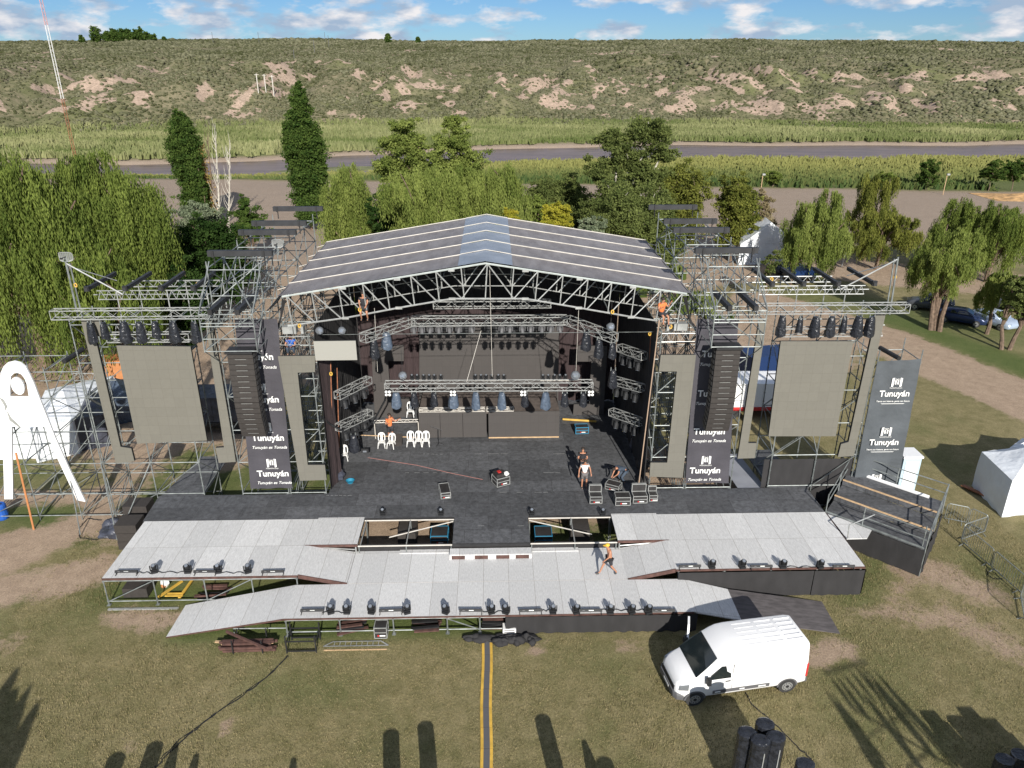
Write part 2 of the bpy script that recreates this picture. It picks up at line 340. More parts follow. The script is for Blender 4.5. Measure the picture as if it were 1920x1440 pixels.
t.links.new(colr, mu.inputs[1]); t.links.new(dk, mu.inputs[2])
dk2 = shader_mix(t, thr(n_ff, .3, .7), (.6, .6, .6), (1.4, 1.4, 1.35)); mu2 = nn(t, 'ShaderNodeMixRGB'); mu2.blend_type = 'MULTIPLY'; mu2.inputs[0].default_value = .8
t.links.new(mu.outputs[0], mu2.inputs[1]); t.links.new(dk2, mu2.inputs[2]); t.links.new(mu2.outputs[0], b.inputs['Base Color'])
bp = nn(t, 'ShaderNodeBump'); bp.inputs['Strength'].default_value = .8; bp.inputs['Distance'].default_value = .05; t.links.new(n_fin, bp.inputs['Height']); t.links.new(bp.outputs[0], b.inputs['Normal'])
g = npmesh('ground', np.stack([XX, YY, ZZ], -1).reshape(-1, 3), grid_faces(*XX.shape), gm, colors=np.stack([soil, lush, sand], -1).reshape(-1, 3), smooth=True)
tag(g, kind='structure')
# river water
wm = mat('river_water', (.17, .122, .102), .38, var=.22, scale=.25, bump=.03, stretch=(.4, 1.6, 1), spec=.5)
rx = np.unique(np.concatenate([np.linspace(-900, 900, 60), np.linspace(-120, 180, 90)]))
m = MB(); m.loft([[Vector((x, float(river_near(x))-2.5, -1.05)), Vector((x, float(river_far(x))+2.5, -1.05))] for x in rx], cap=False, closed=False)
m.f = [f[::-1] for f in m.f]
tag(m.build('river_water', wm), kind='structure')
# sand bar in the river on the left
m = MB(); pts = [G(505, 322, -.9), G(560, 316, -.9), G(640, 312, -.9), G(720, 311, -.9), G(760, 314, -.9), G(700, 318, -.9), G(600, 324, -.9)]
m.slab([(p.x, p.y) for p in pts], -2, -.93); tag(m.build('river_sandbar', mat('sandbar', (.16, .17, .07), .9, var=.3, scale=.3)), kind='structure')

# hills
def hills_z(X, Y):
    d = Y-hill_base(X); az = X/Y
    z = IP(d, [-60, 0, 12, 38, 90, 200, 350, 640, 900, 1500, 3000], [-1, -.2, 1.6, 8.5, 17.0, 23.5, 30, 41.5, 44, 46, 30])
    z = z*(1-.13*sm(-az, .35, .75)-.06*sm(az, .45, .7)) 
    wob = fbm(X*.012, Y*.006, 3)
    gul = np.abs(fbm(X/26+3*wob, Y/75+5, 4)*2-1)             # ridged: valleys run down the slope
    amp = sm(d, 5, 40)*(1-sm(d, 110, 260))
    z = z+amp*(gul*12-2.4)+sm(d, 60, 200)*(fbm(X/70, Y/60, 4)-.5)*5+sm(d, 0, 30)*(fbm(X/9, Y/9, 3)-.5)*1.8
    return z
def HILL(px, py):                       # where the sight line of that pixel meets the hills
    d = _ray(px, py); ts = np.arange(250, 1000, 1.0)/d.y; X_, Y_, Z_ = CXX+ts*d.x, ts*d.y, HC+ts*d.z
    h = np.where(Z_ <= hills_z(X_, Y_))[0]; i = h[0] if len(h) else -1; return Vector((float(X_[i]), float(Y_[i]), float(hills_z(X_[i:i+1] if i >= 0 else X_[-1:], Y_[i:i+1] if i >= 0 else Y_[-1:])[0])))
PATH = [tuple(HILL(*p)[:2]) for p in ((428, 215), (452, 190), (480, 165), (505, 148), (530, 128), (553, 116))]
def bare_mask(X, Y):
    d = Y-hill_base(X); e = 2.0
    sl = np.abs(hills_z(X, Y+e)-hills_z(X, Y-e))/(2*e)+.7*np.abs(hills_z(X+e, Y)-hills_z(X-e, Y))/(2*e)
    n = fbm(X/5.5+40, Y/8+9, 6)
    zone = sm(d, 2, 14)*(1-sm(d, 70, 150))
    bm = zone*sm(sl*.26+n*1.15+.45*(fbm(X/30, Y/40+3, 3)-.5), .755, .88)
    far = sm(fbm(X/20+90, Y/16+3, 5), .69, .73)*sm(d, 90, 150)*(1-sm(d, 500, 650))
    path = seg_mask(X, Y, PATH, 1.7, 1.6)*1.0
    return np.clip(np.maximum(np.maximum(bm, far), path), 0, 1)
az = np.linspace(-1.0, .95, 560); dd = np.unique(np.concatenate([np.linspace(-14, 160, 130), np.geomspace(160, 1000, 80), [1100, 1300, 1700, 2300, 3000]]))
D, A = np.meshgrid(dd, az, indexing='ij')
Xh = A*(300+D*1.0); Yh = hill_base(Xh)+D
Zh = hills_z(Xh, Yh); Bh = bare_mask(Xh, Yh)
low = 1-sm(D, 0, 22)
hm = bpy.data.materials.new('hill_scrub'); hm.use_nodes = True; t = hm.node_tree; b = t.nodes['Principled BSDF']; b.inputs['Roughness'].default_value = .95; b.inputs['Specular IOR Level'].default_value = .1
tcn = nn(t, 'ShaderNodeTexCoord'); co = tcn.outputs['Object']; at = nn(t, 'ShaderNodeAttribute', attribute_name='tint'); sp = nn(t, 'ShaderNodeSeparateColor'); t.links.new(at.outputs['Color'], sp.inputs[0])
thr = lambda v, a, c: smath(t, 'DIVIDE', smath(t, 'SUBTRACT', v, a), c-a, True)
n1 = snoise(t, .35, 6, .7, co); n2 = snoise(t, .03, 5, .6, co); n3 = snoise(t, 1.2, 4, .7, co)
sc = shader_mix(t, thr(n1, .4, .6), (.115, .115, .062), (.225, .195, .125)); sc = shader_mix(t, smath(t, 'MULTIPLY', thr(n2, .45, .6), .5), sc, (.12, .14, .05))
bs = shader_mix(t, thr(n3, .35, .65), (.48, .36, .28), (.26, .20, .15))
bf = thr(smath(t, 'ADD', sp.outputs[0], smath(t, 'MULTIPLY', smath(t, 'SUBTRACT', snoise(t, .7, 8, .8, co), .5), 2.6)), .38, .58)
colr = shader_mix(t, bf, sc, bs); colr = shader_mix(t, sp.outputs[1], colr, (.17, .18, .07)); t.links.new(colr, b.inputs['Base Color'])
hills = npmesh('hills', np.stack([Xh, Yh, Zh], -1).reshape(-1, 3), grid_faces(*Xh.shape)[:, ::-1], hm, colors=np.stack([Bh, low*.8, low], -1).reshape(-1, 3), smooth=True)
tag(hills, kind='structure')
# attribute-tinted leaf material
def leaf_mat(name, c1, c2, trans=.35, rough=.7):
    m = bpy.data.materials.new(name); m.use_nodes = True; t = m.node_tree; t.nodes.clear(); o = nn(t, 'ShaderNodeOutputMaterial')
    at = nn(t, 'ShaderNodeAttribute', attribute_name='tint'); sp = nn(t, 'ShaderNodeSeparateColor'); t.links.new(at.outputs['Color'], sp.inputs[0])
    c = shader_mix(t, sp.outputs[0], c1, c2)
    d = nn(t, 'ShaderNodeBsdfDiffuse'); tr = nn(t, 'ShaderNodeBsdfTranslucent'); mx = nn(t, 'ShaderNodeMixShader'); mx.inputs[0].default_value = trans
    t.links.new(c, d.inputs[0]); t.links.new(c, tr.inputs[0]); t.links.new(d.outputs[0], mx.inputs[1]); t.links.new(tr.outputs[0], mx.inputs[2]); t.links.new(mx.outputs[0], o.inputs[0]); return m
# shrubs over the hills
ph = (1+5**.5)/2
ico_v = np.array([(-1, ph, 0), (1, ph, 0), (-1, -ph, 0), (1, -ph, 0), (0, -1, ph), (0, 1, ph), (0, -1, -ph), (0, 1, -ph), (ph, 0, -1), (ph, 0, 1), (-ph, 0, -1), (-ph, 0, 1)])/np.sqrt(1+ph*ph)
ico_f = np.array([(0, 11, 5), (0, 5, 1), (0, 1, 7), (0, 7, 10), (0, 10, 11), (1, 5, 9), (5, 11, 4), (11, 10, 2), (10, 7, 6), (7, 1, 8), (3, 9, 4), (3, 4, 2), (3, 2, 6), (3, 6, 8), (3, 8, 9), (4, 9, 5), (2, 4, 11), (6, 2, 10), (8, 6, 7), (9, 8, 1)])
def shrubs(name, n, dmin, dmax, size, m, pw=2.0, keep=None, amin=-.82, amax=.8):
    u = NR.rand(n); d = dmin+(dmax-dmin)*u**pw; a = NR.uniform(amin, amax, n); X = a*(300+d); Y = hill_base(X)+d
    b = bare_mask(X, Y); k = NR.rand(n) > b*.6
    if keep is not None: k &= keep(X, Y, d)
    X, Y, d = X[k], Y[k], d[k]; n = len(X); Z = hills_z(X, Y)
    s = NR.uniform(.55, 1.25, n)*size(d)*(1+.8*(fbm(X/25, Y/25, 3)-.5)*2); v = ico_v[None]*(1+.55*(NR.rand(n, 12, 1)-.5))
    v = v*s[:, None, None]*np.array([1.1, 1.1, .75])+np.stack([X, Y, Z+.2*s], -1)[:, None]
    f = ico_f[None]+(np.arange(n)*12)[:, None, None]
    tint = np.clip(.9*fbm(X/30+7, Y/30, 4)+.75*(NR.rand(n)-.5), 0, 1)
    c = np.repeat(tint, 12)[:, None]*np.ones((1, 3))
    o = npmesh(name, v.reshape(-1, 3), f.reshape(-1, 3), m, colors=c); tag(o, kind='stuff'); return o
sh = shrubs('scrub_bushes', 105000, 6, 900, lambda d: .52+d*.0019, leaf_mat('scrub_leaf', (.06, .066, .03), (.185, .18, .115), .1), pw=1.55)
sh['label'] = 'grey green desert scrub covering the hills beyond the river'; sh['category'] = 'scrub'
# reeds
def reeds(name, X, Y, Z, h, wd, m, label, nb=5, tint=None):
    n = len(X); sp_ = .45 if wd > .1 else .07; X = np.repeat(X, nb)+NR.normal(0, sp_, n*nb); Y = np.repeat(Y, nb)+NR.normal(0, sp_, n*nb); Z = np.repeat(Z, nb); h = np.repeat(h, nb)*NR.uniform(.6, 1.1, n*nb)
    a = NR.uniform(-.9, .9, n*nb); lx = NR.normal(0, .22, n*nb)*h; ly = NR.normal(0, .22, n*nb)*h; w_ = wd*NR.uniform(.6, 1.3, n*nb)
    dx = np.cos(a)*w_; dy = np.sin(a)*w_
    v = np.stack([np.stack([X-dx, Y-dy, Z], -1), np.stack([X+dx, Y+dy, Z], -1), np.stack([X+dx*.3+lx, Y+dy*.3+ly, Z+h], -1), np.stack([X-dx*.3+lx, Y-dy*.3+ly, Z+h], -1)], 1)
    f = np.arange(n*nb*4).reshape(-1, 4); tt = np.clip((np.repeat(tint, nb) if tint is not None else NR.rand(n*nb))+NR.uniform(-.2, .2, n*nb), 0, 1)
    o = npmesh(name, v.reshape(-1, 3), f, m, colors=np.repeat(tt, 4)[:, None]*np.ones((1, 3))); tag(o, label, 'reeds', kind='stuff'); return o
n = 15000; X = NR.uniform(-230, 260, n); u = NR.rand(n); Y = river_far(X)+2+u*(hill_base(X)+10-river_far(X)); u2 = fbm(X/22, Y/14, 3)
reeds('far_bank_reeds', X, Y, np.where(Y > hill_base(X)-2, hills_z(X, Y), 0)-.1, .9+1.5*u2, .3, leaf_mat('reed_far', (.12, .155, .05), (.34, .34, .17), .3), 'pale green reeds along the far river bank', tint=np.clip(u2*1.5-.3, 0, 1))
n = 11000; X = NR.uniform(-130, 260, n); u = NR.rand(n); Y = lot_far(X)+1+u*(river_near(X)-1-lot_far(X)); k = (NR.rand(n) < np.where(X < -20, .35, 1)) & ~((Y < lot_far(X)+14) & (X > 95)); X, Y, u = X[k], Y[k], u[k]; u2 = fbm(X/15, Y/10, 3)
reeds('near_bank_reeds', X, Y, 0*X-.1, np.where(X < -25, .6, .8+.8*u2), .3, leaf_mat('reed_near', (.065, .105, .035), (.27, .27, .095), .3), 'yellow green reeds between the sandy lot and the river', tint=np.clip(u*1.3-.05+u2*.4-.1, 0, 1))
# ================================================================ TREES
LM = {
 'willow': leaf_mat('leaf_willow', (.07, .11, .024), (.24, .295, .07), .38), 'light': leaf_mat('leaf_light', (.10, .145, .03), (.31, .36, .10), .42),
 'poplar': leaf_mat('leaf_poplar', (.03, .065, .016), (.115, .17, .04), .35), 'dark': leaf_mat('leaf_dark', (.015, .038, .010), (.05, .085, .022), .25),
 'gray': leaf_mat('leaf_grey', (.10, .13, .075), (.26, .30, .19), .25), 'euca': leaf_mat('leaf_dusty', (.06, .085, .025), (.20, .235, .075), .35),
 'olive': leaf_mat('leaf_olive', (.075, .10, .022), (.25, .26, .06), .35), 'yellow': leaf_mat('leaf_yellow', (.25, .26, .03), (.48, .43, .06), .4),
 'dry': leaf_mat('leaf_dry', (.32, .22, .08), (.5, .34, .12), .3), 'pink': leaf_mat('leaf_pinkish', (.2, .17, .09), (.33, .27, .16), .3)}
M['bark'] = mat('bark_brown', (.15, .105, .075), .9, var=.3, scale=5, bump=.03); M['barkp'] = mat('bark_pale', (.45, .42, .36), .85, var=.2, scale=4)
def leafquads(P0, s, kind='rand', axis=None):
    n = len(P0); a = NR.normal(0, 1, (n, 3)); a /= np.linalg.norm(a, axis=1)[:, None]
    if axis is not None: a = axis+a*.25
    b = np.cross(a, NR.normal(0, 1, (n, 3))); b /= np.linalg.norm(b, axis=1)[:, None]+1e-9
    s = s[:, None]; wd = .42 if kind != 'long' else .18
    v = np.stack([P0-a*s, P0+b*s*wd*1.5, P0+a*s, P0-b*s*wd*1.5], 1); return v.reshape(-1, 3)
def blob_crown(blobs, nleaf, ls, up=.0, fill=.55, clump=40, csz=.22):
    # leaf clumps scattered through a set of ellipsoids (c, r)
    vol = np.array([r[0]*r[1]*r[2] for c, r in blobs])**.67; cnt = (vol/vol.sum()*nleaf/clump).astype(int)+1; pts = []; tn = []
    for (c, r), k in zip(blobs, cnt):
        d = NR.normal(0, 1, (k, 3)); d /= np.linalg.norm(d, axis=1)[:, None]; rad = 1-fill*NR.rand(k)**1.6
        cc = np.array(c)+d*rad[:, None]*np.array(r)*(1+.2*NR.normal(0, 1, (k, 1)))
        m_ = np.mean(r); q = NR.normal(0, 1, (k, clump, 3))*csz*m_*np.array([1, 1, .62]); pts.append((cc[:, None]+q).reshape(-1, 3)); tn.append(np.repeat(NR.rand(k), clump))
    P0 = np.concatenate(pts); T = np.concatenate(tn); n = len(P0)
    return leafquads(P0, ls*NR.uniform(.6, 1.3, n)), np.clip(np.repeat(T*.6+NR.rand(n)*.45, 4), 0, 1)
def willow_crown(blobs, nstr, ls, drop, nl=16, sway=.06):
    vol = np.array([r[0]*r[2] for c, r in blobs]); cnt = (vol/vol.sum()*nstr).astype(int)+1; vs = []; ts = []
    for (c, r), k in zip(blobs, cnt):
        q = max(6, k//24); k = q*24
        d = NR.normal(0, 1, (q, 3)); d[:, 2] = np.abs(d[:, 2])*1.1-.3; d /= np.linalg.norm(d, axis=1)[:, None]
        A_ = np.array(c)+d*np.array(r)*(1-.35*NR.rand(q)**1.5)[:, None]*(1+.10*NR.normal(0, 1, (q, 1)))
        d = np.repeat(d, 24, 0); st = np.repeat(A_, 24, 0)+NR.normal(0, .105, (k, 3))*np.mean(r)*np.array([1, 1, .7])
        L_ = drop*np.repeat(NR.uniform(.3, 1.0, q), 24)*NR.uniform(.6, 1.15, k)*min(1.3, r[2]/3+.4); tt = np.linspace(0, 1, nl)
        out_ = np.stack([d[:, 0], d[:, 1], 0*d[:, 0]], -1)*.14
        p = st[:, None]+np.array([0, 0, -1])*tt[None, :, None]*L_[:, None, None]+out_[:, None]*(tt*(1-tt)*4)[None, :, None]*L_[:, None, None]+NR.normal(0, sway, (k, nl, 3))
        g_ = np.repeat(NR.rand(q)*.6, 24); clumpt = np.repeat(g_, nl); P0 = p.reshape(-1, 3); n = len(P0)
        vs.append(leafquads(P0, ls*NR.uniform(.7, 1.3, n), 'long', axis=np.array([0, 0, -1.]))); ts.append(np.clip(np.repeat(clumpt+.5*NR.rand(n), 4), 0, 1))
    return np.concatenate(vs), np.concatenate(ts)
def tree(name, label, kind, Y, px, ptop, pbot, hw, lm='light', nleaf=9000, ls=.13, group=None, foot=None, blobs=None, drop=3.0, bark='bark', tr=.22, stems=1, thin=1.0, cat='tree', trunks=True, seed=None):
    """crown seen between pixel rows ptop and pbot about column px, half width hw px, at depth Y"""
    a = V(px, ptop, Y); bt = V(px, pbot, Y); e = V(px+hw, (ptop+pbot)/2, Y); cx = V(px, (ptop+pbot)/2, Y).x; rw = abs(e.x-cx)
    zt, zb = a.z, max(bt.z, .2); H = zt-zb; cz = (zt+zb)/2; fx = cx if foot is None else V(foot, pbot, Y).x
    th = thing(name, label, cat, (fx, Y, 0), 0, group); nleaf = int(nleaf*1.55); ls = ls*.78
    if blobs is None:
        blobs = []
        if kind == 'poplar':
            for i in range(9):
                f = i/8; wz = rw*min(1, ((1.04-f)/.30)**.7)*(.85+.15*min(1, f*3))*R.uniform(.82, 1.0); blobs.append(((R.uniform(-.16, .16)*rw, R.uniform(-.1, .1)*rw, zb+H*(.05+.9*f)), (wz, wz, H*.1)))
        else:
            blobs.append(((0, 0, cz), (rw*.62, rw*.62, H*.36)))
            for i in range(9 if rw > 1.5 else 5):
                t_ = 2*pi*i/7+R.random(); q = R.uniform(.35, .62); zz = R.uniform(-.36, .32)*H; k = R.uniform(.26, .46)
                blobs.append(((cos(t_)*rw*q, sin(t_)*rw*q, cz+zz), (rw*k, rw*k, H*k*.55)))
            blobs.append(((R.uniform(-.2, .2)*rw, 0, zt-H*.2), (rw*.36, rw*.36, H*.2)))
    else:
        blobs = [((bx*rw, by*rw, zb+bz*H), (br*rw, br*rw, brz*H)) for bx, by, bz, br, brz in blobs]
    dx = cx-fx; blobs = [((c[0]+dx, c[1], c[2]), r) for c, r in blobs]
    if kind == 'willow': v, tt = willow_crown(blobs, int(nleaf/14), ls, drop)
    elif kind == 'poplar': v, tt = blob_crown(blobs, nleaf, ls*.85, fill=.55, clump=40, csz=.16)
    else: v, tt = blob_crown(blobs, nleaf, ls, fill=.85*thin, clump=90, csz=.14)
    f = np.arange(len(v)).reshape(-1, 4)
    v[:, 2] = np.maximum(v[:, 2], .05)
    npmesh('crown', v, f, LM[lm], parent=th, colors=tt[:, None]*np.ones((1, 3)))
    if trunks:
        mb = MB()
        for k in range(stems):
            b0 = Vector((R.uniform(-.5, .5)*(stems > 1), R.uniform(-.3, .3)*(stems > 1), -.1)); tops = blobs if stems == 1 else blobs[k::stems]
            mid = Vector((dx*.4+R.uniform(-.3, .3)+b0.x*2, b0.y*2, max(zb*.6+.6, cz*.45 if kind != 'poplar' else cz)))
            mb.tube([b0, (b0+mid)/2+Vector((R.uniform(-.15, .15), 0, 0)), mid], tr, 7, tr*.7)
            for c, r in tops:
                c = Vector(c); m2 = (mid+c)/2+Vector((R.uniform(-.4, .4), R.uniform(-.4, .4), R.uniform(0, .5)))
                mb.tube([mid, m2, c, c+Vector((r[0]*R.uniform(-.6, .6), r[1]*R.uniform(-.6, .2), r[2]*.7))], tr*.5, 5, tr*.1)
        mb.build('trunk', bark, th, local=True)
    return th
tree('willow_tree', 'huge weeping willow filling the left picture edge above the bare soil', 'willow', 57, 30, 272, 650, 165, 'willow', 105000, .19, drop=6.0, tr=.5,
     blobs=[(-.1, 0, .78, .55, .2), (-.75, 0, .7, .5, .2), (.5, .1, .6, .5, .2), (.05, -.35, .45, .6, .2), (-.65, -.3, .35, .5, .18), (.65, -.2, .38, .42, .16), (.1, .3, .62, .7, .25), (.28, -.1, .83, .28, .12)])
tree('willow_tree', 'weeping willow behind the left lighting wing, right of the huge one', 'willow', 62, 215, 275, 545, 95, 'willow', 72000, .18, drop=5.5, tr=.4,
     blobs=[(-.1, 0, .82, .42, .15), (.2, 0, .62, .7, .22), (-.5, -.2, .55, .6, .22), (.62, -.1, .45, .42, .2), (0, -.4, .4, .7, .22), (-.5, -.2, .85, .35, .12)])
tree('willow_tree', 'dark willow hanging behind the left wing truss and tents', 'willow', 54, 200, 455, 640, 110, 'willow', 22000, .18, drop=4.0, tr=.3)
tree('olive_shrub', 'silvery grey green bush in front of the left poplar', 'bush', 82, 365, 378, 470, 70, 'gray', 14000, .13, cat='bush', tr=.12)
tree('broadleaf_tree', 'round dark green tree between the left willows and the stage roof', 'bush', 70, 395, 405, 560, 95, 'dark', 30000, .15, tr=.3)
tree('broadleaf_tree', 'small dark tree on the sandy lot left of the upper black beams', 'bush', 88, 463, 363, 460, 40, 'poplar', 12000, .15, tr=.15)
tree('broadleaf_tree', 'dark tree filling the gap behind the left scaffold towers', 'bush', 62, 330, 470, 640, 70, 'dark', 20000, .15, tr=.3)
tree('poplar_tree', 'shorter left poplar standing on the sandy lot', 'poplar', 112, 351, 208, 402, 29, 'poplar', 30000, .22, tr=.25, blobs=[(.1, 0, .05, .85, .06), (.1, 0, .17, .9, .08), (.15, 0, .3, .85, .09), (0, 0, .43, .9, .09), (-.05, 0, .56, .92, .09), (-.05, 0, .69, .9, .09), (-.05, 0, .81, .75, .08), (-.05, 0, .9, .55, .07), (-.05, 0, .96, .3, .05)])
tree('poplar_tree', 'small poplar shoot at the right foot of the shorter poplar', 'poplar', 111, 376, 290, 402, 10, 'poplar', 5000, .22, tr=.12)
tree('poplar_tree', 'taller poplar with two side columns near the left end of the roof', 'poplar', 110, 571, 160, 415, 34, 'poplar', 46000, .24, tr=.3,
     blobs=[(0, 0, .06, .8, .06), (0, 0, .18, .85, .08), (0, 0, .32, .9, .1), (.05, 0, .46, .9, .1), (-.05, 0, .58, .85, .1), (0, 0, .7, .62, .1), (0, 0, .82, .55, .09), (0, 0, .91, .4, .07), (.02, 0, .97, .2, .05), (-.72, 0, .66, .32, .12), (-.75, 0, .5, .3, .1), (.75, 0, .58, .32, .12), (.8, 0, .42, .3, .1)])
# bare poplars
def bare_tree(label, px, pb, pt, Y, lean, n=26, hw=14, mt='barkp'):
    b0 = V(px, pb, Y); tp = V(px+lean, pt, Y); th = thing('bare_tree', label, 'tree', (b0.x, Y, 0), 0, 'leafless poplars beside the shorter poplar'); mb = MB(); tp = Vector((tp.x-b0.x, 0, tp.z))
    mb.tube([(0, 0, 0), tp*.5+Vector((.1, 0, 0)), tp], .14, 6, .03)
    for i in range(n):
        f = R.uniform(.12, .9); p = tp*f; s = R.choice((-1, 1)); q = p+Vector((s*R.uniform(.3, 1.2)*(1.1-f), R.uniform(-.8, .8), R.uniform(1.2, 3.2))); mb.tube([p, (p+q)/2+Vector((s*.15, 0, -.1)), q], .05, 4, .012)
    mb.build('trunk', mt, th, local=True); return th
bt = bare_tree('dry orange leaved poplar right of the shorter green poplar', 398, 402, 245, 113, -10, 20, mt='bark')
k = 2600; zz = NR.uniform(1.5, 11.5, k); v = leafquads(np.stack([-.062*zz+NR.normal(0, .45, k), NR.normal(0, .4, k), zz], -1), np.full(k, .16)); npmesh('crown', v, np.arange(len(v)).reshape(-1, 4), LM['dry'], parent=bt, colors=NR.rand(len(v))[:, None]*np.ones((1, 3)))
bare_tree('tallest leafless pale poplar right of the dry orange one', 408, 400, 235, 112, -6, 30)
bare_tree('leafless pale poplar, rightmost of the bare group', 424, 398, 265, 112, 6, 26)
tree('willow_tree', 'bright green weeping willow behind the left rear beams and roof edge', 'willow', 84, 652, 300, 480, 58, 'light', 40000, .18, drop=5, tr=.3)
tree('broadleaf_tree', 'dark round tree just above the left half of the roof', 'bush', 78, 722, 342, 450, 38, 'dark', 16000, .14, tr=.2)
tree('airy_tree', 'tall airy light green tree, left of the pair above the roof', 'bush', 92, 762, 212, 420, 62, 'light', 26000, .17, tr=.25, thin=1.2,
     blobs=[(0, 0, .88, .42, .1), (-.2, 0, .72, .6, .13), (.3, 0, .66, .5, .12), (-.4, 0, .52, .55, .13), (.25, 0, .45, .6, .14), (0, 0, .25, .7, .18)])
tree('airy_tree', 'tall airy light green tree, right of the pair above the roof ridge', 'bush', 90, 850, 214, 420, 66, 'light', 26000, .17, tr=.25, thin=1.2,
     blobs=[(.1, 0, .9, .36, .09), (0, 0, .75, .5, .12), (.35, 0, .6, .55, .12), (-.4, 0, .55, .5, .13), (.1, 0, .4, .7, .16), (-.2, 0, .22, .7, .16)])
tree('willow_tree', 'wide light green willow behind the left of the roof ridge', 'willow', 74, 812, 315, 465, 100, 'light', 52000, .17, drop=3.4, tr=.3)
tree('willow_tree', 'light green willow right behind the roof ridge', 'willow', 76, 928, 300, 450, 76, 'light', 42000, .17, drop=3.6, tr=.3)
for i, (px, pt, hw, lb) in enumerate([(1010, 335, 42, 'brownish green thicket right of the roof ridge'), (1075, 318, 40, 'tall thicket left of the dusty green tree')]):
    tree('thicket_tree', lb, 'bush', 98, px, pt, 450, hw*1.35, 'euca', 24000, .16, tr=.15, stems=3)
tree('broadleaf_tree', 'low green tree between thicket and yellow bush', 'bush', 80, 1015, 365, 450, 60, 'willow', 12000, .14, tr=.15)
tree('yellow_bush', 'bright yellow green bush behind the right slope of the roof', 'bush', 70, 1040, 380, 450, 40, 'yellow', 12000, .12, cat='bush', tr=.1)
tree('yellow_bush', 'small yellow bush close right of the roof ridge', 'bush', 71, 958, 388, 440, 18, 'yellow', 4000, .12, cat='bush', tr=.08)
tree('grey_bush', 'grey leaved bush behind the right slope of the roof', 'bush', 68, 1100, 408, 465, 40, 'gray', 11000, .12, cat='bush', tr=.1)
tree('white_barked_tree', 'dusty green tree with white branches behind the right roof slope', 'bush', 88, 1178, 222, 430, 88, 'euca', 46000, .17, bark='barkp', tr=.34, thin=1.1,
     blobs=[(-.35, 0, .8, .38, .12), (.4, 0, .88, .42, .13), (.7, 0, .7, .3, .1), (0, 0, .62, .4, .12), (-.6, 0, .55, .32, .12), (.45, 0, .5, .4, .1), (-.1, 0, .35, .5, .12), (-.45, 0, .15, .5, .14), (.55, 0, .2, .5, .12)])
tree('white_barked_tree', 'lower dusty tree with white trunk beside the right rear tower', 'bush', 74, 1170, 350, 490, 90, 'euca', 30000, .14, bark='barkp', tr=.2, stems=3, thin=1.2)
tree('thicket_tree', 'olive green thicket behind the right rear black beams', 'bush', 92, 1268, 300, 460, 66, 'olive', 30000, .16, tr=.18, stems=2)
tree('thicket_tree', 'green undergrowth under the right rear black beams', 'bush', 78, 1240, 385, 510, 64, 'euca', 24000, .14, tr=.15, stems=3)
tree('broadleaf_tree', 'bushy green tree left of the white marquee', 'bush', 90, 1378, 335, 485, 46, 'olive', 26000, .16, tr=.25)
tree('broadleaf_tree', 'pale half bare tree above the white marquee', 'bush', 92, 1432, 355, 470, 34, 'pink', 5000, .14, tr=.15, thin=1.3)
tree('broadleaf_tree', 'thin sapling standing before the white marquee', 'bush', 72, 1447, 455, 545, 22, 'euca', 2600, .12, tr=.08)
tree('willow_tree', 'wide green tree right of the marquee with a forked trunk', 'willow', 81, 1535, 352, 505, 72, 'light', 34000, .16, tr=.32, foot=1520, drop=2.2)
tree('broadleaf_tree', 'low crown at the left of the forked trunk', 'willow', 79, 1490, 430, 530, 28, 'light', 8000, .15, tr=.1, drop=2)
tree('willow_tree', 'yellowish tree standing tallest between marquee and right willow', 'willow', 90, 1640, 326, 440, 48, 'olive', 16000, .17, tr=.2)
tree('willow_tree', 'yellow green hanging tree right of centre of the right grove', 'willow', 86, 1655, 390, 480, 78, 'olive', 26000, .16, drop=2.6, tr=.25)
tree('willow_tree', 'round weeping willow with green dome on the sandy lot', 'willow', 84, 1790, 358, 500, 52, 'willow', 28000, .16, drop=4, tr=.3)
tree('willow_tree', 'flat green willow against the right picture edge', 'willow', 80, 1872, 380, 500, 62, 'willow', 32000, .16, drop=3.5, tr=.3)
tree('broadleaf_tree', 'large light tree with four slanting trunks beside the parked cars', 'willow', 64, 1775, 412, 550, 78, 'light', 30000, .14, drop=2.2, tr=.24, stems=4, foot=1770)
tree('broadleaf_tree', 'light green tree behind the silver car', 'willow', 63, 1872, 500, 580, 30, 'light', 10000, .13, tr=.2)
tree('broadleaf_tree', 'dark leaved tree cut by the right picture edge', 'bush', 59, 1915, 515, 605, 38, 'euca', 14000, .13, tr=.2, stems=2)
for px, pt, pb, hw, lb in [(1742, 300, 347, 26, 'round dark bush on the lot edge left of the straw heap'), (1862, 296, 345, 26, 'dark bush behind the straw heap near the right edge'), (1905, 298, 345, 26, 'brown green bush at the right edge behind the straw heap'),
                       (1450, 318, 350, 22, 'low bush at the river side of the lot, behind the lamp pole'), (1660, 322, 348, 24, 'low blue green bush behind the yellowish tree')]:
    tree('round_bush', lb, 'bush', lot_far(G(px, pb).x)+2, px, pt, pb, hw, 'poplar' if px > 1700 else 'willow', 6000, .2, cat='bush', tr=.1)
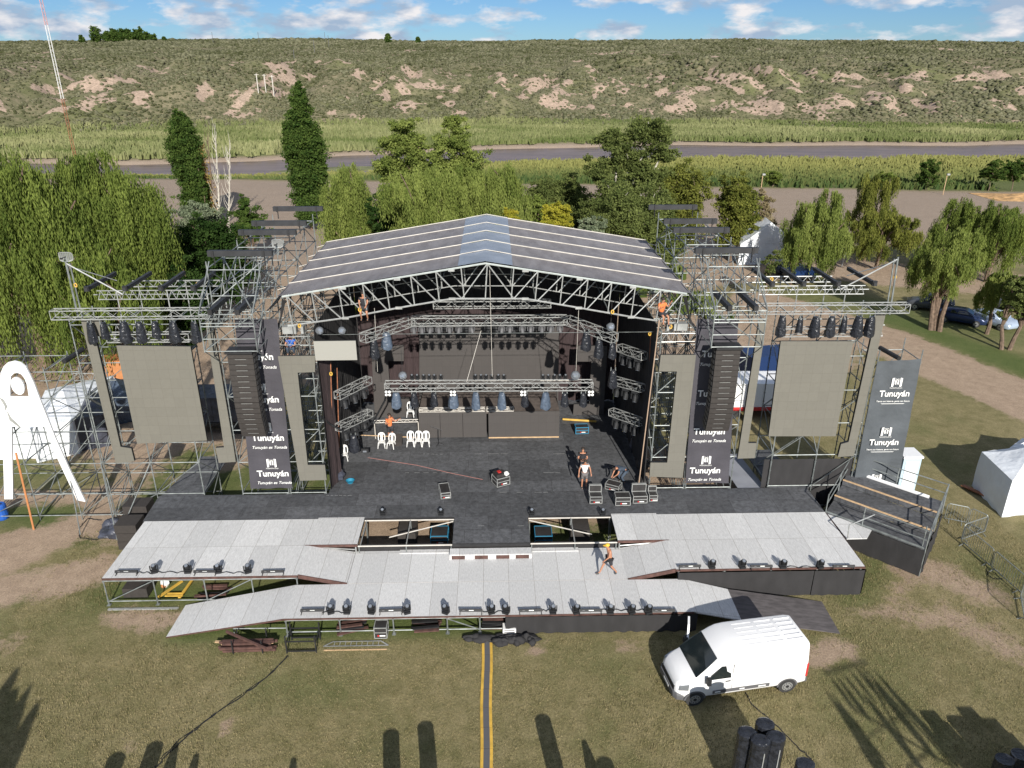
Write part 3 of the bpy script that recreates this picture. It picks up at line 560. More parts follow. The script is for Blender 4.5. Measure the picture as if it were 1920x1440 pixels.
# grove on the skyline
gk = 0
for i, (px, pt, hw) in enumerate([(181, 51, 11), (203, 56, 8), (216, 53, 9), (230, 52, 9), (243, 53, 8), (256, 55, 8), (266, 51, 4), (276, 60, 7), (286, 64, 8), (153, 66, 4), (727, 61, 5), (784, 69, 4), (308, 69, 3)]):
    Yg = 820; p = V(px, 74, Yg); zt = V(px, pt, Yg).z; zb = float(hills_z(np.array([p.x]), np.array([Yg*1.]))[0]); rw = hw/FPX*Yg*1.09
    th = thing('hilltop_tree', 'far tree on the skyline, %s' % ordn(i if i < 9 else 12, 9) if i < 9 else ['lone sapling left of the skyline grove', 'lone bare topped tree on the skyline above the roof', 'tiny round tree on the skyline right of the lone one', 'tiny dark tree just right of the skyline grove'][i-9], 'tree', (p.x, Yg, zb), 0, 'trees on the skyline')
    if i < 9: th['label'] = 'far dark tree of the skyline grove at upper left, '+ordn(i, 9)
    Hh = max(zt-zb, 4); v, tt = blob_crown([((0, 0, Hh*.45), (rw*.8, rw*.8, Hh*.3)), ((0, 0, Hh*.7), (rw*.6, rw*.6, Hh*.28)), ((rw*.3, 0, Hh*.3), (rw*.6, rw*.6, Hh*.2))], 1500, .9, clump=20)
    npmesh('crown', v, np.arange(len(v)).reshape(-1, 4), LM['poplar'], parent=th, colors=tt[:, None]*np.ones((1, 3))); MB().tube([(0, 0, -1), (0, 0, Hh*.5)], .4, 5).build('trunk', 'bark', th, local=True)
# green understorey behind the stage so that tree feet stand in growth, not on a bare lot
n = 5200; X = NR.uniform(-62, 60, n); Y = NR.uniform(66, 92, n); k = ~((X > -34) & (X < -14) & (Y > 74)) & ~((X > 22) & (Y < 92)) & (fbm(X/8, Y/8, 3) > .45) & ~((X < -14) & (X > -24)); X, Y = X[k], Y[k]
reeds('undergrowth', X, Y, 0*X-.1, .5+.9*NR.rand(len(X)), .35, leaf_mat('under', (.05, .085, .02), (.16, .19, .06), .3), 'low green undergrowth between the trees behind the stage', nb=7, tint=NR.rand(len(X)))['category'] = 'undergrowth'
# ================================================================ STAGE: decks
FY = [25.6, 27.83, 30.1, 32.35, 34.75]
def frame_under(name, label, xs, ys, z1, brace=(), rows=None, rows_posts=True, group=None, z0=0.03):
    """scaffold trestle below a deck: each post, each ledger row and each brace is a part"""
    th = thing(name, label, 'scaffold frame', (xs[0], ys[0], 0), 0, group)
    for y in ys:
        for x in xs:
            m = MB(); m.bar((x, y, z0), (x, y, z1), .03, 6); m.cb((x, y, .02), .16, .16, .02)
            for zc in (.25, z1-.12): m.bar((x, y, zc-.03), (x, y, zc+.03), .055, 6)
            m.build('post', 'steel', th)
    for y in ys:
        for z in (.22, z1-.1): MB().bar((xs[0], y, z), (xs[-1], y, z), .027, 5).build('ledger', 'steel', th)
    for x in xs: MB().bar((x, ys[0], z1-.14), (x, ys[-1], z1-.14), .027, 5).build('transom', 'steel', th)
    for (i, y, d) in brace:
        a, b_ = (xs[i], xs[i+1]) if d > 0 else (xs[i+1], xs[i]); MB().bar((a, y-.05, .22), (b_, y-.05, z1-.1), .025, 5).build('brace', 'steel', th)
    return th
st = thing('main_stage', 'black plywood main stage floor under the grey roof', 'stage', (0, 32.35, 0))
m = MB(); m.slab([(-17.1, 32.33), (17.03, 32.33), (17.0, 34.72), (-17.25, 34.72)], 1.44, 1.5); m.build('apron_deck', 'bdeck', st)
m = MB(); m.slab([(-8.42, 34.72), (8.42, 34.72), (8.42, 46.4), (-8.42, 46.4)], 1.44, 1.5); m.build('stage_deck', 'bdeck', st)
for s in (-1, 1): MB().slab([(s*17.15, 34.72), (s*14.95, 34.72), (s*14.95, 39.0), (s*16.5, 39.0)], 1.44, 1.5).build('wing_deck', 'bdeck', st)
MB().slab([(-1.68, 30.05), (2.0, 30.05), (2.0, 32.33), (-1.68, 32.33)], 1.44, 1.5).build('tongue_deck', 'bdeck', st)
for x0, x1, y in ((-17.1, -1.7, 32.32), (2.02, 17.0, 32.32), (-1.68, 2.0, 30.04)): MB().box(x0, x1, y-.03, y, 1.36, 1.497).build('edge_board', 'dsteel', st)
for x in [-17, -14.8, -12.6, -8.4, -6.1, -3.9, -1.65, 1.97, 4.2, 6.2, 8.4, 12.6, 14.8, 16.9]:
    for y in (32.4, 34.6): MB().bar((x, y, 0), (x, y, 1.43), .03, 5).build('post', 'steel', st)
# grey paler floor sheets laid behind the right tower
m = MB(); m.slab([(13.4, 34.8), (14.9, 34.8), (14.6, 38.8), (13.2, 38.8)], 1.3, 1.36); tag(m.build('floor_sheet', mat('pale_grey_sheet', (.25, .26, .29), .7, var=.1, scale=1)), 'pale grey floor sheet lying behind the right scaffold tower', 'sheet')
for (a, b_) in (((890, 851), (1062, 851)), ((905, 886), (1064, 886)), ((612, 929), (668, 929)), ((760, 886), (880, 887)), ((786, 851), (840, 852)), ((920, 923), (1035, 923)), ((896, 986), (1000, 986))):
    p, q = G(*a, 1.5), G(*b_, 1.5); n_ = 7
    for k in range(n_):
        if R.random() < .55: u, v = p.lerp(q, k/n_), p.lerp(q, (k+R.uniform(.4, 1))/n_); MB().box(u.x, v.x, u.y-.008, u.y+.008, 1.5, 1.504).build('chalk_line', 'alu', st)
# side platforms (white)
def white_platform(s, label):
    th = thing('side_platform', label, 'platform', (s*8.45, 27.83, 0), 0, 'white side platforms')
    ex = 17.0
    MB().slab([(s*8.45, 27.83), (s*ex, 27.83), (s*ex, 32.3), (s*8.45, 32.3)], 1.45, 1.51).build('deck', 'wdeck', th)
    MB().slab([(s*6.17, 30.1), (s*8.45, 30.1), (s*8.45, 32.4), (s*6.17, 32.4)], 1.455, 1.515).build('flap_deck', 'wdeck', th)
    # inner ramp down to the walkway
    MB().slab([(s*6.3, 27.88), (s*8.45, 27.88), (s*8.45, 30.06), (s*6.3, 30.2)], [.95, 1.45, 1.45, .95], [1.01, 1.512, 1.512, 1.01]).build('ramp', 'wdeck', th)
    MB().box(*sorted((s*8.45, s*ex)), 27.78, 27.825, 1.41, 1.505).build('edge_board', 'edge', th)
    MB().box(*sorted((s*6.17, s*8.6)), 30.05, 30.095, 1.39, 1.52).build('edge_board', 'edge', th)
    m = MB(); m.slab([(s*6.3, 27.83), (s*8.43, 27.83), (s*8.43, 27.875), (s*6.3, 27.875)], [.84, 1.32, 1.32, .84], [1.02, 1.515, 1.515, 1.02]); m.build('ramp_edge', 'edge', th)
    MB().bar((s*6.3, 30.12, 1.2), (s*8.2, 30.12, 1.36), .03, 5).build('rail', 'alu', th); MB().bar((s*6.25, 30.1, .6), (s*6.25, 30.1, 1.42), .035, 6).build('post', 'alu', th)
    if s > 0: MB().box(17.0, 17.03, 27.8, 32.3, 1.38, 1.505).build('edge_board', 'edge', th)
    return th
white_platform(-1, 'white plywood side platform left of the front walkway, open scaffold beneath')
white_platform(1, 'white plywood side platform right of the front walkway, black cloth beneath')
frame_under('platform_scaffold', 'open scaffold trestle carrying the left white side platform', [-17.0, -14.83, -12.6, -10.5, -8.5], [27.86, 30.1, 32.2], 1.42, [(0, 27.86, 1), (2, 27.86, 1), (1, 30.1, 1)])
frame_under('platform_scaffold', 'scaffold trestle behind the cloth of the right white side platform', [8.6, 10.7, 12.8, 14.9, 16.9], [27.95, 30.1, 32.2], 1.42, [(0, 27.95, 1)])
# walkway
wk = thing('front_walkway', 'long white plywood front walkway with a ramp down at each end', 'walkway', (0, 25.6, 0))
MB().slab([(-6.28, 27.83), (6.36, 27.83), (6.36, 30.25), (-6.28, 30.25)], .945, 1.0).build('upper_deck', 'wdeck', wk)
MB().slab([(-8.55, 25.58), (8.75, 25.58), (8.75, 27.8), (-8.55, 27.8)], .94, .998).build('front_deck', 'wdeck', wk)
MB().slab([(-13.62, 25.7), (-8.55, 25.58), (-8.55, 27.8), (-13.55, 27.72)], [0, .94, .94, 0], [.05, .998, .998, .05]).build('white_ramp', 'wdeck', wk)
MB().slab([(8.75, 25.58), (10.75, 25.4), (10.75, 27.45), (8.75, 27.8)], [.94, .61, .61, .94], [.998, .67, .67, .998]).build('white_ramp', 'wdeck', wk)
rp = MB().slab([(10.75, 25.4), (15.0, 25.2), (15.05, 27.25), (10.75, 27.45)], [.61, 0, 0, .61], [.667, .04, .04, .667]).build('black_ramp', mat('worn_black_plywood', (.10, .09, .09), .7, var=.25, scale=2, stretch=(1, 3, 1), detail=8), wk)
for x0, x1, y in ((-8.55, 8.75, 25.55),): MB().box(x0, x1, y, y+.028, .92, .995).build('edge_board', 'edge', wk)
m = MB(); m.slab([(-13.62, 25.66), (-8.55, 25.55), (-8.55, 25.578), (-13.62, 25.69)], [0, .92, .92, 0], [.045, .995, .995, .045]); m.build('edge_board', 'edge', wk)
MB().box(-1.8, 2.05, 29.5, 30.0, 1.0, 1.26).build('step', 'wdeck', wk)
for i, x in enumerate((-1.7, -.62, .38, 1.3)): MB().box(x, x+.62, 29.47, 29.5, 1.02, 1.2).build('step_opening', 'edge', wk)
MB().box(-4.2, -1.85, 30.0, 30.3, 1.0, 1.03).build('deck_sheet', 'wdeck', wk); MB().box(2.1, 4.3, 30.0, 30.3, 1.0, 1.03).build('deck_sheet', 'wdeck', wk)
frame_under('walkway_scaffold', 'open scaffold trestle below the left half of the front walkway', [-8.5, -6.25, -4.0, -1.72, -.34, 1.45], [25.66, 27.75], .93, [(3, 25.66, -1)])
for y in (25.72, 27.6): MB().bar((-10.75, y, 0), (-10.75, y, .48), .03, 5).build('post', 'steel', wk)
MB().bar((-10.75, 25.72, .4), (-8.5, 25.7, .4), .027, 5).build('ledger', 'steel', wk)
frame_under('walkway_scaffold', 'scaffold trestle behind the cloth of the right half of the walkway', [3.6, 5.8, 8.0], [25.75, 27.75], .93)
# small lattice ledgers near the posts
def lattice(m, p, q, h, n, r=.018, r2=.012, up=Vector((0, 0, 1))):
    p = Vector(p); q = Vector(q); m.bar(p, q, r, 5); m.bar(p+up*h, q+up*h, r, 5)
    for i in range(n):
        a = p.lerp(q, i/n); b_ = p.lerp(q, (i+.5)/n)+up*h; c = p.lerp(q, (i+1)/n); m.bar(a, b_, r2, 4); m.bar(b_, c, r2, 4)
    return m
# pits between tongue and flaps
for s, (x0, x1) in ((-1, (-6.15, -1.7)), (1, (2.02, 6.15))):
    th = thing('pit_scaffold', 'bare tube frame across the open pit, %s of the black tongue' % ('left' if s < 0 else 'right'), 'scaffold frame', (x0, 30.1, 0), 0, 'pit frames')
    xm = (x0+x1)/2+.05; 
    for y in (30.12, 32.28): MB().bar((x0, y, 1.38), (x1, y, 1.38), .035, 6).build('ledger', 'wtube', th)
    MB().bar((xm, 30.1, 1.38), (xm, 32.3, 1.38), .03, 6).build('transom', 'alu', th)
    MB().bar((-1.75 if s < 0 else 2.05, 32.2, 1.32), (xm-.9 if s < 0 else xm+.9, 30.9, 1.32), .03, 6).build('brace', 'wtube', th)
    if s < 0: MB().bar((x0+.1, 30.1, 1.38), (x0+.1, 32.3, 1.38), .03, 6).build('transom', 'alu', th)
    for x in (x0+.05, xm, x1-.05):
        for y in (30.12, 32.28): MB().bar((x, y, 0), (x, y, 1.38), .03, 6).build('post', 'steel', th)
def drape(name, label, p, q, z1, z0, amp=.04, wv=.35, sag=None, mt='cloth', cat='cloth', n=None, group=None, y_off=0):
    p = Vector(p); q = Vector(q); d = q-p; Lg = d.length; n = n or max(8, int(Lg/.12)); nz_ = 8; nr = Vector((d.y, -d.x, 0)).normalized(); v = []
    for j in range(nz_+1):
        f = j/nz_
        for i in range(n+1):
            t = i/n; pt = p+d*t; a = amp*(.25+f)*(sin(t*Lg/wv*2*pi+1.5*sin(t*9))+.5*sin(t*Lg/wv*5.1+f*3)); zb = z0 if sag is None else z0+sag(t)
            v.append(pt+nr*a+Vector((0, 0, z1+(zb-z1)*f)))
    m = MB(); m.add(v, [(j*(n+1)+i, (j+1)*(n+1)+i, (j+1)*(n+1)+i+1, j*(n+1)+i+1) for j in range(nz_) for i in range(n)])
    return tag(m.build(name, mt, smooth=True), label, cat, group)
drape('cloth_skirt', 'wide black cloth skirt below the right half of the front walkway edge', (.75, 25.53, 0), (8.9, 25.5, 0), .92, .05, .03, .6)
drape('cloth_skirt', 'black cloth skirt below the front edge of the right white platform, long left piece', (8.55, 27.74, 0), (14.7, 27.74, 0), 1.37, .03, .015, 1.1)
drape('cloth_skirt', 'black cloth skirt at the right front corner of the right white platform', (14.72, 27.73, 0), (17.0, 27.72, 0), 1.37, .02, .02, .5)
drape('cloth_skirt', 'black cloth on the outer side of the right white platform', (17.05, 27.75, 0), (17.05, 32.3, 0), 1.37, .02, .02, .7)
drape('cloth_skirt', 'black cloth hung inside the pit left of the black tongue', (-6.2, 30.28, 0), (-1.75, 30.28, 0), 1.36, .05, .01, .6)
drape('cloth_skirt', 'black cloth hung inside the pit right of the black tongue', (2.05, 30.28, 0), (6.2, 30.28, 0), 1.36, .05, .01, .6)
drape('cloth_skirt', 'black cloth below the front edge of the central tongue', (-1.7, 30.2, 0), (2.0, 30.2, 0), 1.4, 1.02, .01, .4)
# cloth gathered on the lawn
m = MB()
for i in range(26):
    t = R.random(); m.ell((-.95+2.9*t, 25.25+R.uniform(-.18, .12), .08), R.uniform(.2, .45), R.uniform(.1, .22), R.uniform(.06, .16), 8, 5, noise=.5)
for i in range(16): m.ell((1.0+R.uniform(-.6, .9), 25.1+R.uniform(-.25, .2), .12), R.uniform(.15, .35), R.uniform(.1, .25), R.uniform(.08, .22), 7, 5, noise=.6)
tag(m.build('cloth_pile', 'cloth', smooth=True), 'crumpled pile of black cloth on the lawn at the end of the walkway skirt', 'cloth')

# ================================================================ scaffold towers
LV = [.3, 1.55, 3.4, 5.25, 7.1, 8.95, 10.8]
def scaffold(th, xs, ys, zs, top=None, braces=True, extra=0, mt='steel', faces='xy', seedbr=0):
    top = top or zs[-1]
    for y in ys:
        for x in xs:
            m = MB(); m.bar((x, y, 0), (x, y, top+.15), .03, 5)
            z = .5
            while z < top: m.bar((x, y, z-.02), (x, y, z+.02), .05, 5); z += .5
            m.build('upright', mt, th)
    for z in zs:
        m = MB()
        for y in ys: m.bar((xs[0], y, z), (xs[-1], y, z), .027, 5)
        for x in xs: m.bar((x, ys[0], z+.06), (x, ys[-1], z+.06), .027, 5)
        m.build('ledger_ring', mt, th)
    if braces:
        for k, y in enumerate(ys):
            for j in range(len(zs)-1):
                for i in range(len(xs)-1):
                    if (i+j+k) % 2 == 0: MB().bar((xs[i], y-.04, zs[j]), (xs[i+1], y-.04, zs[j+1]), .024, 4).build('cross_brace', mt, th)
        for k, x in enumerate(xs):
            m = MB()
            for j in range(len(zs)-1):
                for i in range(len(ys)-1):
                    if (i+j) % 2 == 0: m.bar((x+.04, ys[i], zs[j]), (x+.04, ys[i+1], zs[j+1]), .024, 4)
                    else: m.bar((x+.04, ys[i+1], zs[j]), (x+.04, ys[i], zs[j+1]), .024, 4)
            if m.v: m.build('side_brace', mt, th)
TY = [34.78, 37.05, 39.4, 41.7, 44.0, 46.4]
for s, side in ((-1, 'left'), (1, 'right')):
    # inner bay that carries roof and inner screen
    t1 = thing('scaffold_tower', 'slim %s inner scaffold tower holding up the end of the roof' % side, 'scaffold tower', (s*9.5, 34.78, 0), 0, 'roof support towers')
    scaffold(t1, sorted((s*8.55, s*10.4)), TY, LV[:-1]+[10.25])
    lattice(MB(), (s*8.55, 34.7, 9.85), (s*10.4, 34.7, 9.85), .42, 4).build('lattice_ledger', 'alu', t1)
    for xb, wb in ((9.6, .5), (8.9, .12), (9.25, .12)): MB().cb((s*xb, 35.2, 10.48), wb, .4, .35).build('roof_bearing', 'alu', t1)
    # tall bay with the line array cage
    t2 = thing('scaffold_tower', 'tall %s scaffold tower with front cage carrying the line array' % side, 'scaffold tower', (s*11.6, 34.78, 0), 0, 'line array towers')
    xs = sorted((s*10.5, s*12.9)); scaffold(t2, xs, TY, LV+[12.3, 13.55], top=13.8)
    m = MB()
    for x in xs:
        m.bar((x, 32.95, 10.15), (x, 32.95, 12.05), .03, 6); m.bar((x, 32.95, 12.0), (x+s*-.15, 34.78, 13.95), .03, 5); m.bar((x, 32.95, 12.0), (x, 34.78, 13.0), .027, 5); m.bar((x, 32.95, 10.2), (x, 34.78, 12.0), .025, 5); m.bar((x, 32.95, 10.2), (x, 34.78, 8.9), .025, 5)
        for z in (10.2, 10.8, 11.4, 12.0): m.bar((x, 32.95, z), (x, 34.78, z), .025, 5)
    for z in (10.2, 10.8, 11.4): m.bar((xs[0], 32.95, z), (xs[1], 32.95, z), .028, 5)
    lattice(m, (xs[0], 32.95, 11.55), (xs[1], 32.95, 11.55), .42, 5, .026, .016)
    lattice(m, (xs[0], 33.6, 11.55), (xs[1], 33.6, 11.55), .42, 5, .02, .014)
    m.bar((xs[0] if s < 0 else xs[1], 32.92, 10.2), (xs[1] if s < 0 else xs[0], 32.92, 11.95), .026, 5)
    m.build('array_cage', 'steel', t2)
    m = MB()
    for x in (s*11.1, s*12.3): m.cb((x, 34.0, 12.15), .2, 2.6, .22)
    m.build('hoist_beam', 'dsteel', t2)
    m = MB()
    for x in (s*10.7, s*11.2, s*11.7, s*12.2, s*12.7): m.bar((x, 34.5, 10.9), (x*1.0+R.uniform(-.1, .1), 36.9, 13.7), .024, 4)
    m.bar((s*12.9, 34.7, 11.9), (s*10.5, 36.9, 13.8), .03, 5); m.bar((s*10.5, 33.1, 12.0), (s*12.9, 37.0, 13.7), .03, 5)
    m.build('raking_tube', 'steel', t2)
    # black beams across the tower top
    for i, y in enumerate((35.35, 40.05, 42.45, 46.9)):
        th = thing('roof_beam', 'black box beam across the %s tower top, %s' % (side, ['nearest of four', 'second of four', 'third of four', 'farthest of four'][i]), 'beam', (s*11.5, y, 14.2), 0, 'black beams across the tower tops')
        MB().cb((s*11.45, y, 14.2), 3.0, .24, .27).build('beam', mat('beam_black', (.024, .025, .028), .6, var=.2) if 'beamk' not in M else M['beamk'], th)
        M.setdefault('beamk', th.children[0].data.materials[0])
        m = MB()
        for x in (s*10.35, s*12.7): m.cb((x, y-.16, 14.2), .12, .04, .32); m.bar((x, y, 13.6), (x, y, 14.05), .03, 5)
        m.build('clamp', 'dsteel', th)
        m = MB()
    # lighting wing
    xo = 19.8 if s < 0 else 19.4
    t3 = thing('scaffold_wing', 'open %s scaffold wing behind the big square screen' % side, 'scaffold tower', (s*16, 34.8, 0), 0, 'outer scaffold wings')
    wx = sorted((s*14.95, s*17.3, s*xo)) if s > 0 else sorted((s*14.95, s*17.4, s*xo))
    scaffold(t3, wx, [34.85, 37.1], LV[:-1]+[10.9], top=11.0)
    m = MB(); lattice(m, (s*13.1, 34.85, 12.15), (s*18.2, 34.85, 12.15), .42, 14, .024, .015); lattice(m, (s*13.1, 37.2, 12.1), (s*17.6, 37.2, 12.1), .3, 9, .03, .016)
    m.bar((s*13, 36, 12.05), (s*19, 36, 12.05), .024, 5)
    for x in (13.1, 14.95, 17.3): m.bar((s*x, 34.85, 11), (s*x, 34.85, 12.6), .028, 5); m.bar((s*x, 37.1, 11), (s*x, 37.1, 12.4), .028, 5); m.bar((s*x, 34.85, 12.3), (s*x, 37.1, 12.3), .024, 5)
    m.build('top_lattice', 'alu', t3)
    mb_, mt_ = (V(148, 600, 34.8), V(123, 490, 34.8)) if s < 0 else (V(1668, 590, 34.8), V(1684, 482, 34.8))
    m = MB(); m.bar(mb_, mt_, .045, 6); m.bar(mb_+Vector((-s*.16, .05, 0)), mt_+Vector((-s*.14, .05, -.1)), .035, 6); m.build('mast_pole', 'steel', t3)
    m = MB(); m.bar(mt_-Vector((0, 0, .1)), (s*17.0, 34.8, 12.4), .035, 6); m.bar(mt_-Vector((0, 0, .2)), (s*18.2, 36.9, 12.5), .025, 5); m.build('stay', 'alu', t3)
    MB().bar((s*10.3, 34.7, 10.3), (s*8.6, 37, 12.0), .03, 5).build('raking_tube', 'steel', t1)
    for i, x in enumerate((18.5, 16.75, 15.1, 13.6)):
        th = thing('wing_beam', 'black box beam lying front to back on the %s wing, %s' % (side, ordn(i, 4, side)), 'beam', (s*x, 36, 12.6), 0, 'black beams on the wings')
        MB().cb((s*x, 36.0, 12.72), .16, 3.0, .17).build('beam', M['beamk'], th); MB().cb((s*x, 34.62, 12.74), .22, .14, .24).build('end_bracket', 'dsteel', th)
# low outer scaffolding on the left, carrying the white sculpture
t4 = thing('scaffold_wing', 'low open scaffold at far left behind the white clothespin figure', 'scaffold tower', (-21.8, 34.8, 0))
scaffold(t4, [-26.4, -23.8, -21.6, -19.9], [34.85, 37.1], [.3, 1.6, 3.4, 5.25, 7.1, 8.5], top=8.6)
m = MB(); lattice(m, (-21.6, 37.1, 7.1), (-19.9, 37.1, 7.1), .4, 4); lattice(m, (-20.2, 38.5, 8.9), (-17.9, 38.5, 8.9), .8, 5, .03, .02); m.build('lattice_ledger', 'alu', t4)
m = MB(); m.bar((-19.9, 34.8, .3), (-19.8, 33.3, 0), .03, 5); m.bar((-19.9, 34.8, 3.4), (-18.9, 32.9, .02), .028, 5); m.bar((-17.4, 34.8, 3.4), (-18.9, 32.9, .02), .028, 5); m.bar((-21.6, 34.8, 3.4), (-21.0, 33.4, .05), .028, 5); m.build('outrigger', 'steel', t4)
MB().bar((-23.7, 34.0, 0), (-23.9, 34.6, 4.2), .05, 6).build('orange_prop', 'orange', t4)
th = thing('wing_beam', 'black roll shaped beam leaning off the left wing above the white tents', 'beam', (-19.3, 36, 9)); MB().bar(G(120, 678, 8.6), G(155, 655, 8.7), .13, 8).build('beam', 'dsteel', th)
th = thing('wing_beam', 'black beam leaning off the right wing above the grey banner', 'beam', (20, 36, 9)); MB().bar(G(1650, 652, 8.9), G(1686, 672, 8.85), .12, 8).build('beam', 'dsteel', th)
t5 = thing('banner_scaffold', 'slim scaffold frame holding the grey banner at far right', 'scaffold tower', (20.6, 34.85, 0))
scaffold(t5, [19.55, 21.72], [34.85, 36.6], [.4, 2.3, 4.2, 6.1, 8.6], top=9.1)
lattice(MB(), (18.0, 36.8, 9.3), (20.6, 36.8, 9.3), .6, 5, .026, .016).build('lattice_ledger', 'alu', t5)

# ================================================================ trusses
def truss(name, label, p, q, w_=.4, h=.4, cat='truss', mt='alu', group=None, nb=None, r=.026):
    p = Vector(p); q = Vector(q); d = (q-p); Lg = d.length; d.normalize(); side = d.cross(Vector((0, 0, 1))).normalized(); up = side.cross(d).normalized()
    th = thing(name, label, cat, p, 0, group); nb = nb or max(2, int(Lg/.5)); cs = []
    for a in (-1, 1):
        for b_ in (-1, 1):
            o = side*(a*w_/2)+up*(b_*h/2); cs.append(o); MB().bar(p+o, q+o, r, 6).build('chord', mt, th)
    m = MB()
    for (a, b_) in ((0, 1), (1, 3), (3, 2), (2, 0)):
        for i in range(nb):
            P0 = p.lerp(q, i/nb); P1 = p.lerp(q, (i+1)/nb); A, B = (cs[a], cs[b_]) if i % 2 == 0 else (cs[b_], cs[a]); m.bar(P0+A, P1+B, r*.5, 4)
    for e in (p, q):
        for (a, b_) in ((0, 1), (1, 3), (3, 2), (2, 0)): m.bar(e+cs[a], e+cs[b_], r*.7, 4)
    m.build('lattice', mt, th); return th
for s, side in ((-1, 'left'), (1, 'right')):
    truss('wing_truss', 'long aluminium truss along the top front of the %s wing' % side, (s*12.9, 34.35, 11.6), (s*20.2, 34.35, 11.6), .42, .42)
    truss('screen_truss', 'short aluminium truss above the big %s screen' % side, (s*14.1, 34.5, 10.38), (s*17.95, 34.5, 10.38), .36, .40)
# rigging inside the stage
truss('mid_truss', 'main horizontal lighting truss hanging across the stage middle', V(722, 724, 37), V(1111, 722, 37), .45, .45)
truss('upper_truss', 'straight middle part of the upper front lighting truss', (-3.95, 38.2, 9.85), (4.25, 38.2, 9.85), .45, .42)
truss('upper_truss', 'slanting left arm of the upper front lighting truss', V(680, 634, 35.6), (-3.95, 38.2, 9.85), .45, .42)
truss('upper_truss', 'slanting right arm of the upper front lighting truss', (4.25, 38.2, 9.85), V(1153, 634, 35.6), .45, .42)
truss('upper_truss', 'rear upper lighting truss in the shade behind the front one', (-3.0, 41.0, 9.9), (3.6, 41.0, 9.9), .4, .4)
truss('upper_truss', 'rear lamp truss right above the dark back screen', (-4.4, 43.6, 8.2), (4.5, 43.6, 8.2), .4, .4, mt='dsteel')
for i, (a, b_) in enumerate((((692, 712), (632, 742)), ((694, 774), (634, 802)))): 
    truss('side_truss', 'short slanting side truss at the left of the stage, %s' % ['upper of two', 'lower of two'][i], V(*b_, 36), V(*a, 38.4), .38, .38, group='side trusses')
for i, (a, b_) in enumerate((((1162, 652), (1208, 668)), ((1147, 712), (1205, 728)), ((1146, 772), (1203, 792)))):
    truss('side_truss', 'short slanting side truss at the right of the stage, %s' % ['topmost', 'middle one', 'lowest'][i], V(*a, 38.6), V(*b_, 36.6), .38, .38, group='side trusses')
truss('riser_truss', 'thin white truss along the top of the left half riser wall', (-4.1, 40.9, 3.42), (-.2, 40.9, 3.42), .2, .2, mt='wtube', r=.02); truss('riser_truss', 'thin white truss along the top of the riser centre', (-.1, 40.9, 3.42), (1.5, 40.9, 3.42), .2, .2, mt='wtube', r=.02)

# ================================================================ roof
rf = thing('stage_roof', 'wide pitched grey fabric roof on lattice frames over the stage', 'roof', (0, 35.2, 0))
PK, EV, XE = 13.68, 12.12, 9.62
RY = [35.2, 37.45, 39.75, 42.1, 44.4, 46.9]
def rz(x): return PK-(PK-EV)*abs(x)/XE
fb_px = [(546, 610), (648, 596), (748, 577), (848, 560), (918, 560), (985, 560), (1085, 577), (1183, 594), (1283, 609)]
bx = [V(x, y, 35.2) for x, y in fb_px]; bxx = [p.x for p in bx]; bzz = [p.z for p in bx]
def lz(x): return float(np.interp(x, bxx, bzz))
for k, y in enumerate(RY):
    r1 = .05 if k == 0 else .03
    m = MB(); m.bar((-XE-.1, y, rz(XE)), (0, y, PK), r1, 6); m.bar((0, y, PK), (XE+.1, y, rz(XE)), r1, 6); m.build('top_chord', 'wtube' if k else mat('roof_edge', (.46, .50, .48), .5, .2, var=.1), rf)
    m = MB()
    for i in range(len(bx)-1): m.bar((bxx[i], y, bzz[i]), (bxx[i+1], y, bzz[i+1]), r1*.9, 6)
    m.build('bottom_chord', 'alu', rf)
    m = MB(); X = [-9.5, -8.3, -7.0, -5.85, -4.75, -3.55, -2.35, -1.15, .1, 1.35, 2.5, 3.7, 4.9, 6.05, 7.2, 8.45, 9.5]
    for i, x in enumerate(X):
        if k in (0, 1, 3, 5):
            m.bar((x, y, rz(x)), (x+(.12 if x < 0 else -.12), y, lz(x)), .032, 5)
            if i < len(X)-1:
                x2 = X[i+1]; a, b_ = (x, x2) if x < -1.2 or 0 < x < 1.2 else (x2, x)
                m.bar((a, y, rz(a)), (b_, y, lz(b_)), .032, 5)
    if m.v: m.build('web', 'alu', rf)
    if k == 0:
        m = MB()
        for i in (0, 1, 2, 3, 5, 6, 7, 8): m.cb((bxx[i], y-.02, bzz[i]), .32, .09, .12)
        for i in (1, 2, 3, 5, 6, 7): m.cb((bxx[i], y-.02, rz(bxx[i])-.06), .3, .1, .1)
        m.build('gusset', 'alu', rf)
for k in range(5):
    y0, y1 = RY[k], RY[k+1]
    for x0, x1 in ((-XE-.35, -1.22), (1.22, XE+.35)):
        nx = 14; m = MB(); vs = []
        for j in range(5):
            for i in range(nx+1):
                x = x0+(x1-x0)*i/nx; y = y0+.04+(y1-y0-.08)*j/4; vs.append((x, y, rz(x)+.07-.05*sin(pi*j/4)+R.uniform(-.012, .012)))
        m.add(vs, [(j*(nx+1)+i, j*(nx+1)+i+1, (j+1)*(nx+1)+i+1, (j+1)*(nx+1)+i) for j in range(4) for i in range(nx)]); m.build('roof_panel', 'roof', rf, smooth=True)
    vs = []; m = MB()
    for j in range(4):
        for x in (-1.3, -.65, 0, .65, 1.3): vs.append((x, y0+.03+(y1-y0-.06)*j/3, rz(x)+.10-.03*(j in (1, 2))+R.uniform(-.01, .01)))
    m.add(vs, [(j*5+i, j*5+i+1, (j+1)*5+i+1, (j+1)*5+i) for j in range(3) for i in range(4)]); m.build('ridge_panel', 'roofb', rf, smooth=True)
